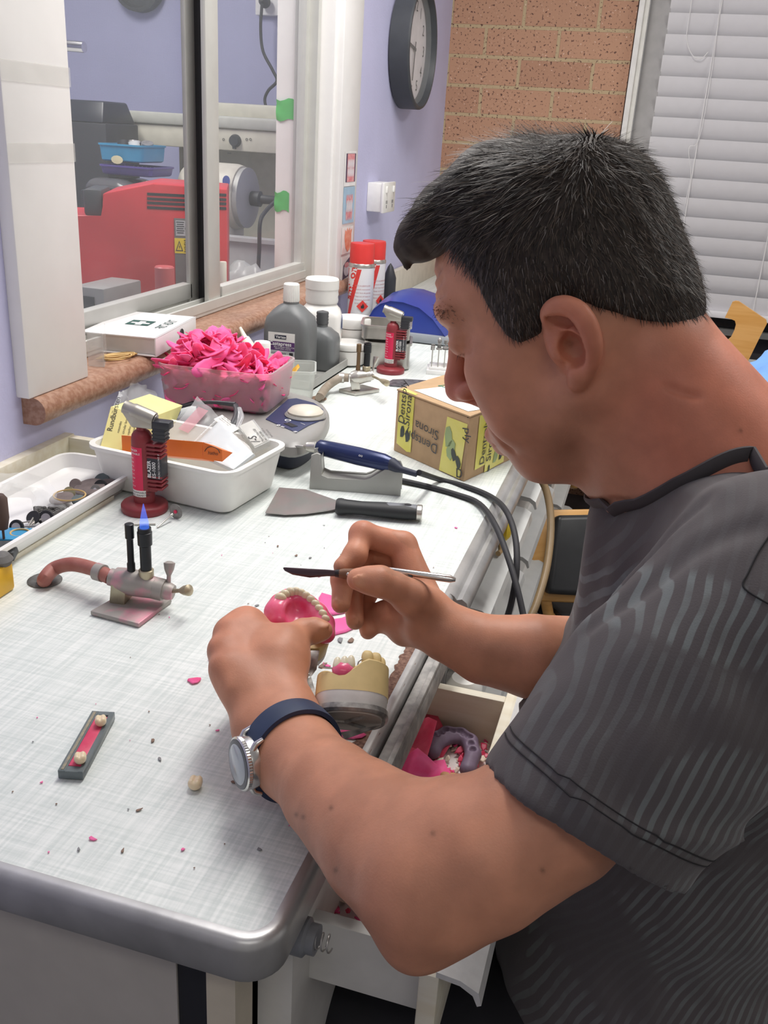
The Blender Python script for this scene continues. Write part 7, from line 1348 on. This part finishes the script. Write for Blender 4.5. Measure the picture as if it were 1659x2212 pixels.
cl2 = snap(ease(ring_, 5), union, .001); put('collar', MB().tube(list(cl2), .0026, 10, flat=2.9, up=nrm(H(-.03, -.03)-NB)), m_col, man)
hl = [HEM+CR*x*.045-CU*x*.028*0+V([0, 0, 0]) for x in np.linspace(-1, 1, 5)]
def hemline(off): return snap([HEM+HN*off+(CR*math.cos(t)*.857-CU*.514*math.cos(t)-CF*math.sin(t))*.066 for t in np.linspace(-.1, PI+.1, 40)], sh, .0004)
for o_ in (.014, .019): put('hem_stitching', MB().tube(list(hemline(o_)), .0004, 6), m_sti, man)
sm_ = snap([dep(*q) for q in ((1668, 1120, .50), (1640, 1170, .50), (1615, 1230, .50), (1605, 1265, .50), (1635, 1300, .50), (1668, 1325, .50))], sh, .0004)
put('shoulder_seam', MB().tube(ease(list(sm_), 4), .0005, 6), m_sti, man); put('shoulder_seam', MB().tube(ease(list(sm_+CR*.006), 4), .0005, 6), m_sti, man)
# ---------------------------------------------------------------- trousers, shoes, stool
tr_ = SDF(); m_trou = mat('black_trousers', (.012, .012, .016), .8, var=.2, scale=30)
tr_.ell((.30, .305, -.285), (.15, .175, .085), None, .05)
for y in (.21, .40): tr_.chain([V([.28, y, -.285]), V([.02, y-.01, -.29]), V([-.09, y-.01, -.30])], [.085, .072, .062], .04); tr_.chain([V([-.09, y-.01, -.30]), V([-.05, y, -.55]), V([-.03, y, -.71])], [.062, .052, .045], .03)
me, _ = sdmesh('trousers', tr_, .006, V([-.2, .05, -.78]), V([.5, .56, -.15]), 1); put('trousers', me, m_trou, man)
for y in (.21, .40):
    q = SDF().chain([V([0, y, -.765]), V([-.15, y, -.775])], [.036, .026], .02).fn(lambda p: -(p[:, 2]+.798), (0, y, -.78), .3, 0, 'i'); me, _ = sdmesh('shoe', q, .004, V([-.25, y-.08, -.81]), V([.08, y+.08, -.70])); put('shoe', me, m_blk, man)
so_ = thing('stool', 'black padded stool under the seated man', 'stool', (.30, .305, ZF)); put('seat', MB().lathe([(.001, -.445), (.19, -.445), (.20, -.43), (.20, -.395), (.18, -.380), (.001, -.378)], rz((.30, .305, 0), 0), 32), m_blk, so_); put('column', MB().lathe([(.025, -.74), (.025, -.445)], rz((.30, .305, 0), 0), 16), m_nick, so_)
for k in range(5):
    a = 2*PI*k/5+.3; d = V([math.cos(a), math.sin(a), 0]); c = V([.30, .305, -.745]); put('leg', MB().tube([c, c+d*.13, c+d*.24-V([0, 0, .02])], [.02, .016, .012], 10), m_blk, so_); put('castor', MB().ball(c+d*.24+V([0, 0, -.032]), .022, None, 10), m_blk, so_)
# ---------------------------------------------------------------- wristwatch
wt_c = dep(632, 1624, .705); axw = nrm(dep(595, 1580, .722)-dep(714, 1712, .645)); fn_ = nrm(dep(535, 1612, .70)-dep(600, 1590, .71)); 
fn_ = nrm(-CR*.86-CU*.08-CF*.50); fn_ = nrm(fn_-axw*(fn_@axw)); sd_ = np.cross(axw, fn_)
wa = thing('wristwatch', None, None); wa.parent = man; del wa
def wpt(t, r, off): return wt_c+axw*off+(fn_*math.cos(t)+sd_*math.sin(t))*r
m_strap = mat('navy_rubber_strap', (.022, .038, .085), .5, var=.1, scale=60); m_stl = mat('polished_steel', (.72, .71, .68), .22, 1.)
wpar = [o for o in man.children if o.name.startswith('wristwatch')][0]
bl_near = body.near(wt_c, .09)
def ringr(t, off, add, C_={}): # radius of the arm surface in direction t
    if t in C_: return C_[t]+add
    lo_, hi_ = .012, .06
    for _ in range(22):
        m_ = (lo_+hi_)/2
        if bl_near(wpt(t, m_, 0)[None])[0] < 0: lo_ = m_
        else: hi_ = m_
    C_[t] = hi_; return hi_+add
ts = np.linspace(.42, 2*PI-.42, 60); rings = []
for t in ts: rings.append([wpt(t, ringr(t, 0, a), o) for a, o in ((.0006, -.0098), (.0006, .0098), (.0040, .0098), (.0044, .006), (.0044, -.006), (.0040, -.0098))])
put('strap', MB().loft(rings), m_strap, wpar)
wc_ = wpt(0, ringr(0, 0, .0), 0); Mw = frame(wc_, axw, z=fn_)
put('watch_case', MB().lathe([(.016, -.003), (.0195, -.001), (.0200, .003), (.0195, .0055), (.0185, .006), (.001, .006)], Mw, 48), m_stl, wpar)
lug = MB()
for sx in (-1, 1):
    for sy in (-1, 1): lug.tube([(Mw@V([sx*.0100, sy*.015, .0030, 1]))[:3], (Mw@V([sx*.0102, sy*.0195, .0008, 1]))[:3], (Mw@V([sx*.0102, sy*.0225, -.0050, 1]))[:3]], [.0024, .0024, .0018], 10)
put('lugs', lug, m_stl, wpar); bz = MB(); a = np.linspace(0, 2*PI, 120, endpoint=False)
bz.loft([[(Mw@V([(r+(.0004*(i % 2) if k in (0, 1) else 0))*math.cos(t), (r+(.0004*(i % 2) if k in (0, 1) else 0))*math.sin(t), z, 1]))[:3] for i, t in enumerate(a)] for k, (r, z) in enumerate(((.0198, .006), (.0198, .0085), (.0188, .0095)))]); put('bezel', bz, m_stl, wpar, auto=20)
put('bezel_insert', MB().lathe([(.0150, .0094), (.0185, .0097), (.0180, .0099), (.0150, .0101)], Mw, 48), mat('grey_bezel', (.10, .105, .12), .3), wpar); put('crystal', MB().lathe([(.0148, .0092), (.0150, .0103), (.0140, .0110), (.001, .0112)], Mw, 48), mat('pale_crystal', (.46, .50, .54), .12, spec=.8), wpar)
tb_ = 1.75; bu = MB()
for o_ in (-.0105, .0105): bu.tube([wpt(t, ringr(t, 0, .0060), o_) for t in np.linspace(3.55, 3.95, 6)], .0012, 8)
for t in (3.55, 3.95): bu.tube([wpt(t, ringr(t, 0, .0060), o) for o in (-.0105, .0105)], .0012, 8)
put('buckle', bu, m_stl, wpar)
# ================================================================ articulator with the two casts
m_ycast = mat('yellow_dental_stone', (.74, .56, .26), .55, var=.05, scale=60); m_plas = mat('white_plaster', (.74, .71, .67), .7, var=.06, scale=90); m_dsteel = mat('plaster_splashed_steel', (.20, .19, .18), .45, .45, col2=(.50, .48, .45), scale=110, detail=6); m_gum = mat('glossy_pink_wax', (.84, .085, .21), .22, col2=(.90, .20, .32), scale=70, sss=.3); m_ivt = mat('ivory_teeth', (.82, .72, .52), .3, sss=.2)
art = thing('articulator', 'opened steel articulator with yellow casts, the upper one held in the left hand', 'articulator', tuple(dep(690, 1470, .78)))
# upper cast
AU = nrm(CU*.66-CF*.72+CR*.10); OU = dep(650, 1322, .832); XU = nrm(CR-AU*(CR@AU)-CU*.42); XU = nrm(XU-AU*(XU@AU)); YU = np.cross(AU, XU); MU = frame(OU, XU, z=AU)
def UP(px, py, h=0.):   # pixel onto the occlusal plane raised by h
    r = ray(px, py); t = ((OU+AU*h-CAM)@AU)/(r@AU); return CAM+t*r
arch = [UP(*q) for q in ((603, 1338), (599, 1318), (606, 1300), (622, 1288), (644, 1290), (664, 1302), (684, 1320), (699, 1342), (704, 1368))]
outl = [UP(*q, -.006) for q in ((588, 1345), (588, 1320), (597, 1296), (620, 1281), (648, 1284), (672, 1296), (694, 1316), (711, 1342), (714, 1375), (690, 1400), (640, 1395), (600, 1375))]
def off(P, h, s=1.): c = V(P).mean(0); return [c+(p-c)*s+AU*h for p in P]
oe = ease(outl+[outl[0]], 4)[:-1]
put('upper_cast', MB().loft([off(oe, -.026, .92), off(oe, -.016, .96), off(oe, -.004, 1.), off(oe, -.001, .97)]), m_ycast, art); put('upper_plaster', MB().loft([off(oe, -.040, .82), off(oe, -.034, .90), off(oe, -.0255, .93)]), m_plas, art)
q = SDF(); q.chain([p-AU*.002 for p in arch], [.0085, .0100, .0085, .0075, .0075, .0080, .0085, .0085, .0080], .008); q.ell(UP(612, 1320, .0), (.0125, .0105, .0085), np.stack([XU, YU, AU], 1), .008); q.ell(UP(650, 1340, -.006), (.024, .019, .004), np.stack([XU, YU, AU], 1), .010)
q.ell(UP(640, 1322, .004), (.0095, .0105, .008), np.stack([XU, YU, AU], 1), .006, 's'); q.fn(lambda p: wiggle(p, 240, 6)*.0006+.5, OU, .0, 0); me, _ = sdmesh('wax_base', q, .0012, OU-.06, OU+.06); put('wax_base', me, m_gum, art)
tq = [((606, 1296), .0062), ((616, 1287), .0052), ((628, 1282), .0052), ((640, 1281), .0050), ((651, 1284), .0048), ((661, 1290), .0048), ((671, 1298), .0046), ((681, 1307), .0044), ((689, 1317), .0044), ((697, 1328), .0044), ((703, 1339), .0042)]
for i, ((px, py), r) in enumerate(tq):
    c = UP(px, py, .004); q = SDF().ell(c, (r*.95, r*.8, r*1.25), np.stack([XU, YU, AU], 1)).ell(c+AU*r*.7, (r*.8, r*.45, r*.7), np.stack([XU, YU, AU], 1), .002); me, _ = sdmesh('denture_tooth', q, .0009, c-.012, c+.012, 1, 12); put('denture_tooth', me, m_ivt, art)
pc = V(oe).mean(0); put('upper_plate', MB().loft([off(oe, -.046, .62), off(oe, -.0395, .72)]), m_dsteel, art)
# lower cast tipped on its side
AL = nrm(CU*.86+CF*.50+CR*.04); OL = dep(757, 1549, .742); XL = nrm(CR*1+CU*-.16); XL = nrm(XL-AL*(XL@AL)); YL = np.cross(AL, XL); s_ = .742/FOC
def ringL(h, w, d, n=40, sq=2.6, lift=None):
    a = np.linspace(0, 2*PI, n, endpoint=False); c_, s2 = np.cos(a), np.sin(a); x = w*np.sign(c_)*np.abs(c_)**(2/sq); y = d*np.sign(s2)*np.abs(s2)**(2/sq); z = np.full(n, h) if lift is None else h+lift(x, y)
    return OL+np.outer(x, XL)+np.outer(y, YL)+np.outer(z, AL)
W2 = .0285; D2 = .026
lf = lambda x, y: .011*np.clip((x+.004)/.014, 0, 1)-.004*np.exp(-((x+.010)/.007)**2)+.002*np.clip((-x-.018)/.008, 0, 1)
put('lower_plaster', MB().loft([ringL(.002, W2*.92, D2*.92), ringL(.006, W2*.99, D2*.99), ringL(.0135, W2*1.02, D2*1.02)]), m_plas, art); put('lower_cast', MB().loft([ringL(.0135, W2*1.03, D2*1.03), ringL(.022, W2*1.03, D2*1.03), ringL(.0285, W2*1.02, D2*1.02, lift=lf), ringL(.030, W2*.96, D2*.96, lift=lf), ringL(.027, W2*.45, D2*.45, lift=lf)]), m_ycast, art)
put('mounting_ring', MB().loft([ringL(-.002, W2*.86, D2*.86), ringL(-.003, W2*.98, D2*.98), ringL(-.001, W2*1.06, D2*1.06), ringL(.003, W2*1.05, D2*1.05)]), m_dsteel, art); put('plaster_infill', MB().loft([ringL(-.0015, W2*.90, D2*.90), ringL(-.0036, W2*.88, D2*.88)]), mat('grey_plaster', (.50, .46, .41), .75, var=.08, scale=60), art)
L3 = lambda x, y, z: OL+XL*x+YL*y+AL*z
put('ring_spoke', MB().tube([L3(-.026, -.003, -.004), L3(-.004, -.001, -.0042), L3(.012, .012, -.004)], .0018, 8).tube([L3(-.004, -.001, -.0042), L3(.010, -.016, -.004)], .0018, 8), m_dsteel, art)
for i in range(9):      # stone teeth around the arch
    a = math.radians(-62+24*i); c = L3(.0215*math.cos(a)*1.02, .0195*math.sin(a), .043+.0008*(i % 2))
    if (c-OL)@XL < -.004: c = c-AL*.010
    q = SDF().ell(c, (.0050, .0044, .0066), np.stack([XL, YL, AL], 1)).ell(c+AL*.004+XL*.0015, (.0024, .0024, .003), np.stack([XL, YL, AL], 1), .0025).ell(c+AL*.004-XL*.0018, (.0022, .0024, .003), np.stack([XL, YL, AL], 1), .0025); me, _ = sdmesh('stone_tooth', q, .001, c-.014, c+.014, 1, 12); put('stone_tooth', me, m_ycast, art)
gc_ = L3(-.0085, -.0225, .0305); q = SDF().ell(gc_, (.0092, .0050, .0068), np.stack([XL, YL, AL], 1)); me, _ = sdmesh('pink_saddle', q, .0009, gc_-.016, gc_+.016); put('pink_saddle', me, m_gum, art)
for dx in (-.0052, .0004, .0056):
    c = gc_+XL*dx+AL*(.0068+.2*dx)-YL*.0005; q = SDF().ell(c, (.0031, .0028, .0050), np.stack([XL, YL, AL], 1)).ell(c-AL*.0035, (.0034, .003, .004), np.stack([XL, YL, AL], 1), .002); me, _ = sdmesh('denture_tooth', q, .0008, c-.010, c+.010, 1, 12); put('denture_tooth', me, m_tooth2, art)
put('wire_clasp', MB().tube([gc_+XL*.008-YL*.001, gc_+XL*.0105+AL*.001-YL*.002, gc_+XL*.0115+AL*.007-YL*.0015, gc_+XL*.0145+AL*.010-YL*.001], .0007, 7, sm=4).tube([gc_-XL*.009+AL*.001, gc_-XL*.015+AL*.001, gc_-XL*.017+AL*.002+YL*.003], .0007, 7, sm=4), m_nick, art)
# frame: upper arm plate, hinge, lower arm, black rod, hinge screw
ua = pc-AU*.043; hn = dep(640, 1462, .775); hx = nrm(CR*.9-CU*.3)
put('upper_arm', MB().hexa([ua-XU*.016-YU*.010-AU*.003, ua+XU*.018-YU*.010-AU*.003, hn+CR*.018, hn-CR*.006], [ua-XU*.016-YU*.010, ua+XU*.018-YU*.010, hn+CR*.018-CF*.004, hn-CR*.006-CF*.004], bev=.0006) if False else MB().poly([dep(628, 1405, .812), dep(690, 1405, .815), dep(684, 1446, .795), dep(672, 1462, .785), dep(630, 1452, .785)]+[dep(628, 1405, .818), dep(690, 1405, .821), dep(684, 1446, .801), dep(672, 1462, .791), dep(630, 1452, .791)], [(4, 3, 2, 1, 0), (5, 6, 7, 8, 9)]+[(i, (i+1) % 5, 5+(i+1) % 5, 5+i) for i in range(5)], None), m_dsteel, art, smooth=False)
put('lower_arm', MB().poly([dep(655, 1470, .775), dep(672, 1462, .778), dep(690, 1520, .752), dep(684, 1545, .742), dep(662, 1500, .758)]+[dep(655, 1470, .781), dep(672, 1462, .784), dep(690, 1520, .758), dep(684, 1545, .748), dep(662, 1500, .764)], [(4, 3, 2, 1, 0), (5, 6, 7, 8, 9)]+[(i, (i+1) % 5, 5+(i+1) % 5, 5+i) for i in range(5)]), m_dsteel, art, smooth=False)
put('hinge_pin', MB().tube([dep(626, 1444, .768), dep(640, 1454, .768), dep(664, 1462, .770)], [.0055, .0060, .0045], 14), m_nick, art); put('black_post', MB().tube([dep(643, 1458, .772), dep(650, 1505, .752), dep(654, 1530, .742)], [.0060, .0062, .0058], 14), m_blk, art)
put('lower_bracket', MB().poly([dep(735, 1582, .728), dep(822, 1566, .735), dep(800, 1578, .728), dep(745, 1597, .722)]+[dep(735, 1582, .734), dep(822, 1566, .741), dep(800, 1578, .740), dep(745, 1597, .735)], [(3, 2, 1, 0), (4, 5, 6, 7)]+[(i, (i+1) % 4, 4+(i+1) % 4, 4+i) for i in range(4)]), m_dsteel, art, smooth=False)
put('incisal_pin', MB().tube([dep(713, 1554, .735), dep(711, 1585, .728)], .0018, 10), m_blk, art)
# ================================================================ wax knife held in the right hand
wk = thing('wax_knife', 'wooden handled wax knife with steel ends held in the right hand', 'knife', tuple(zz(700, 600, .818))); K0, K1 = dep(612, 1233, .835), dep(984, 1251, .808); kd = nrm(K1-K0); KL = np.linalg.norm(K1-K0); kp = lambda t: K0+kd*KL*t; ku = nrm(CU-kd*(CU@kd))
put('wooden_handle', MB().tube([kp(.33), kp(.36), kp(.50), kp(.64), kp(.72), kp(.74)], [.0036, .0048, .0055, .0054, .0046, .0036], 16), mat('brown_wood_handle', (.20, .095, .05), .45, var=.2, scale=60, stretch=(1, 1, 1)), wk)
put('steel_end', MB().tube([kp(.55)+ku*.0052, kp(.62)+ku*.0052, kp(.80)+ku*.0026, kp(.90)+ku*.001, kp(.97), kp(1.0)-ku*.0006], [.0012, .0026, .0030, .0034, .0034, .0018], 14), m_stl, wk); put('ferrule', MB().tube([kp(.31), kp(.355)], [.0034, .0042], 12).tube([kp(.725), kp(.755)], [.0042, .0034], 12), mat('dark_ferrule', (.05, .045, .045), .35, .6), wk)
put('blade', MB().tube([kp(.0)+ku*.0026, kp(.012)+ku*.0016, kp(.06), kp(.16)-ku*.0010, kp(.26), kp(.33)], [.0006, .0017, .0032, .0040, .0030, .0026], 12, flat=.35, up=CF), mat('dark_wax_blade', (.10, .065, .07), .25, .6), wk)
put('rivet', MB().ball(kp(.385)-CF*.0046, .0018, None, 10).ball(kp(.70)-CF*.0040, .0018, None, 10), m_nick, wk)
# ================================================================ cabinets beyond the cut-out, chairs, hoses
m_lip = mat('grey_white_laminate', (.60, .61, .60), .4, var=.04)
def drawer_unit(name, label, y0, y1):
    t = thing(name, label, 'cabinet', (-.25, (y0+y1)/2, ZF)); put('carcass', MB().box((-.26, (y0+y1)/2, (ZF-.05)/2-.0), (.50, y1-y0-.004, -.052-ZF)), m_creamw, t, smooth=False)
    z = -.052
    for i, h in enumerate((.11, .16, .20, .23)):
        d = put('drawer_front', MB().box((-.001, (y0+y1)/2, z-h/2), (.018, y1-y0-.012, h-.008), bev=.002), m_creamw, t)
        put('pull_lip', MB().loft([[(.008, y, z-.012), (.028, y, z-.014), (.038, y, z-.020), (.041, y, z-.032), (.038, y, z-.034), (.034, y, z-.026), (.027, y, z-.021), (.008, y, z-.020)] for y in (y0+.01, y1-.01)]), m_lip, d); z -= h
    return t
drawer_unit('drawer_cabinet', 'white drawer cabinet with rounded pull lips just past the right forearm', .62, 1.02); drawer_unit('drawer_cabinet', 'second white drawer cabinet, behind the drooping black cords', 1.05, 1.45); drawer_unit('drawer_cabinet', 'farthest white drawer cabinet in the row under the bench', 1.75, 2.3)
q = dep(1090, 1140, 1.375); yk = thing('gas_valve', 'yellow gas valve knob under the front bench edge', 'valve', tuple(q)); put('knob', MB().lathe([(.001, -.010), (.017, -.009), (.0185, -.002), (.0185, .006), (.013, .010), (.001, .010)], frame(q, (0, 1, 0), z=(1, -.3, 0)), 12), mat('yellow_plastic', (.72, .52, .03), .45), yk)
q = dep(1088, 1195, 1.34); solo('acrylic_hook', MB().tube([dep(1080, 1150, 1.36), dep(1082, 1190, 1.34), dep(1076, 1196, 1.33)], .004, 10), mat('amber_tube', (.45, .30, .14), .3), 'short amber stub hanging below the yellow valve', 'pipe', tuple(q))
th_ = [dep(1155, 1015, 1.50), dep(1180, 1060, 1.50), dep(1190, 1130, 1.48), dep(1182, 1220, 1.44), dep(1160, 1300, 1.40), dep(1140, 1350, 1.38), dep(1125, 1420, 1.36)]
solo('rubber_tube', MB().tube(th_, .0060, 12, sm=6), mat('tan_tube', (.24, .165, .085), .45, var=.1), 'tan rubber tube hanging between the bench and the black chair', 'tube', tuple(th_[0]))
solo('white_bottle_top', MB().lathe([(.001, -.03), (.02, -.03), (.022, 0), (.016, .012), (.001, .015)], rz(dep(1003, 1482, 1.12), 0), 20), m_pvc, 'rounded white plastic knob below the bench by the drawer', 'knob', tuple(dep(1003, 1482, 1.12)))
# black chair with wood frame
m_orw = mat('orange_beech', (.60, .31, .085), .38, col2=(.68, .38, .13), scale=6, stretch=(1, 1, 14)); m_vin = mat('black_vinyl', (.022, .023, .025), .38, var=.1)
bch = thing('black_chair', 'black vinyl chair with orange wood frame behind the hanging cords', 'chair', (.35, 1.55, ZF))
c = [dep(1186, 1282, 1.95), dep(1520, 1300, 2.10), dep(1520, 1106, 2.13), dep(1206, 1112, 1.98)]; nb3 = nrm(np.cross(c[1]-c[0], c[3]-c[0])); nb3 = nb3 if nb3@(CAM-c[0]) > 0 else -nb3
put('backrest', MB().hexa([p-nb3*.03 for p in c], c, bev=.012, seg=3), m_vin, bch)
fr = [p-nb3*.032+((p-V(c).mean(0))*.16) for p in c]; put('wood_frame', MB().hexa([p-nb3*.014 for p in fr], fr, bev=.005), m_orw, bch); cm = V(c).mean(0)
sw = nrm(c[1]-c[0]); bd = nrm(V([-nb3[0], -nb3[1], 0])); s0 = (c[0]+c[1])/2-V([0, 0, .10]); 
put('seat', MB().hexa([s0-sw*.16, s0+sw*.16, s0+sw*.16+bd*.4*-1, s0-sw*.16-bd*.4] if False else [s0-sw*.16-bd*.02, s0+sw*.16-bd*.02, s0+sw*.16+bd*.4, s0-sw*.16+bd*.4], [p+V([0, 0, .05]) for p in (s0-sw*.16-bd*.02, s0+sw*.16-bd*.02, s0+sw*.16+bd*.4, s0-sw*.16+bd*.4)], bev=.015), m_vin, bch)
for a_ in (-.14, .14):
    for b_ in (.0, .36): p = s0+sw*a_+bd*b_; put('leg', MB().tube([p, V([p[0], p[1], ZF])], .014, 12), m_orw, bch)
    p = s0+sw*a_; put('back_post', MB().tube([p-bd*.01, (c[0] if a_ < 0 else c[1])*.5+p*.5-nb3*.04, (c[0] if a_ < 0 else c[1])+V([0, 0, .05])-nb3*.045], .012, 12), m_orw, bch)
# low brown cupboard with white top under the far wall
bcb = thing('low_cupboard', 'low brown wooden cupboard with white top at the far wall', 'cupboard', (.45, 2.85, ZF)); zt_ = ony(2.6, 1260, 1052)[2]
put('white_top', MB().box((.55, 2.86, zt_-.02), (.95, .52, .04), bev=.004), m_creamw, bcb); put('carcass', MB().box((.55, 2.87, (zt_-.04+ZF)/2), (.90, .48, zt_-.04-ZF)), mat('brown_wood', (.16, .085, .045), .5, var=.2, scale=20, stretch=(1, 6, 6)), bcb, smooth=False)
put('rail', MB().box((.55, 2.60, zt_-.12), (.9, .02, .05), bev=.003).box((.55, 2.60, zt_-.22), (.9, .02, .03), bev=.003), mat('mid_brown_wood', (.26, .14, .07), .5), bcb)
solo('brown_lump', MB().ball(dep(1240, 1046, 2.6), (.018, .018, .014), None, 10), mat('amber_lump', (.45, .25, .08), .4), 'small amber piece on the white top of the low cupboard', 'piece', tuple(dep(1240, 1046, 2.6)))
# plywood chair with blue cloth
pch = thing('plywood_chair', 'orange plywood chair back with a handle cut-out near the blind', 'chair', (.62, 2.3, ZF)); T_ = lambda px, py, d=2.45: dep(px, py, d)
# zoom (1440,580) scale 6.913
ZP = lambda x, y: (1440+x/6.913, 580+y/6.913)
pl_ = [(870, 735), (985, 500), (1030, 487), (1080, 492), (1490, 770), (1500, 820), (1400, 1010), (1130, 1560), (1000, 1640), (880, 1500), (700, 1230), (655, 1120), (690, 1060), (740, 1030), (800, 1040), (890, 1095), (960, 1030), (1010, 930), (1035, 840), (1020, 780), (960, 755)]
pts = [T_(*ZP(*q)) for q in pl_]; pn = nrm(CAM-pts[0]); pn = nrm(pn*V([1, 1, .25])); n = len(pts)
pts = [CAM+ray(*ZP(*q))*(((T_(*ZP(1000, 800)))-CAM)@pn/(ray(*ZP(*q))@pn)) for q in pl_]; ext = [p-pn*.016 for p in pts]
put('plywood_back', MB().poly(pts+ext, [tuple(range(n-1, -1, -1)), tuple(range(n, 2*n))]+[(i, (i+1) % n, n+(i+1) % n, n+i) for i in range(n)]), m_orw, pch, smooth=False)
lw_ = nrm(np.cross(pn, V([0, 0, 1]))); bb_ = T_(1560, 800)-pn*.03
put('seat', MB().box((0, 0, 0), (.42, .40, .02), frame(V([bb_[0], bb_[1], -.36])+pn*.18, lw_, z=(0, 0, 1)), bev=.008), m_orw, pch)
for a_ in (-.19, .19):
    p = V([bb_[0], bb_[1], 0])+lw_*a_; put('steel_leg', MB().tube([p+V([0, 0, .05]), p-V([0, 0, .34]), p-pn*.03+V([0, 0, ZF])], .010, 10, sm=4), m_nick, pch); p2_ = p+pn*.36; put('steel_leg', MB().tube([p+V([0, 0, -.375]), p2_+V([0, 0, -.375]), p2_+pn*.02+V([0, 0, ZF])], .010, 10), m_nick, pch)
cl = MB(); CP = lambda x, y, d: dep(*ZP(x, y), d)
film(cl, [(CP(1040, 1630, 2.30), CP(1120, 1900, 2.20)), (CP(1230, 1440, 2.30), CP(1300, 2000, 2.18)), (CP(1510, 1225, 2.30), CP(1560, 2100, 2.16)), (CP(1900, 1080, 2.30), CP(1900, 2300, 2.16))], 44, .006, 24)
solo('blue_cloth', cl, mat('sky_blue_cloth', (.20, .40, .80), .8, var=.05), 'sky blue cloth draped over the chair behind the man\'s shoulder', 'cloth', tuple(CP(1510, 1300, 2.3)), auto=180)
# ================================================================ lights, camera
def area(name, loc, size, power, col=(1, 1, 1), rot=(0, 0, 0)):
    l = bpy.data.lights.new(name, 'AREA'); l.shape = 'RECTANGLE'; l.size, l.size_y = size; l.energy = power; l.color = col
    o = bpy.data.objects.new(name, l); COL.objects.link(o); o.location = loc; o.rotation_euler = rot; return o
m_diff = mat('tube_diffuser', (.9, .9, .9), .5)
for nme, (x, y), (sx, sy), e in LAMPS:
    area(nme, (x, y, ZC-.07), (sx, sy), e, (1, .97, .93))
wd = bpy.data.worlds.new('world'); scene.world = wd; wd.use_nodes = True
wd.node_tree.nodes['Background'].inputs['Color'].default_value = (.7, .75, .85, 1); wd.node_tree.nodes['Background'].inputs['Strength'].default_value = .3
cam = bpy.data.cameras.new('camera'); co = bpy.data.objects.new('camera', cam); COL.objects.link(co); scene.camera = co
cam.sensor_fit = 'VERTICAL'; cam.sensor_height = 24; cam.lens = FOC/2212*24; cam.clip_start = .01
M = Matrix.Identity(4)
for i in range(3): M[i][0] = CR[i]; M[i][1] = CU[i]; M[i][2] = -CF[i]; M[i][3] = CAM[i]
co.matrix_world = M
for o in COL.objects:
    if o.parent is None: o.location.z += BENCH
scene.view_settings.view_transform = 'Standard'; scene.view_settings.look = 'None'; scene.view_settings.gamma = 1; scene.view_settings.exposure = EXPOSURE
scene.cycles.max_bounces = 10; scene.cycles.transparent_max_bounces = 24; scene.cycles.use_denoising = True
scene.cycles.sample_clamp_indirect = 6
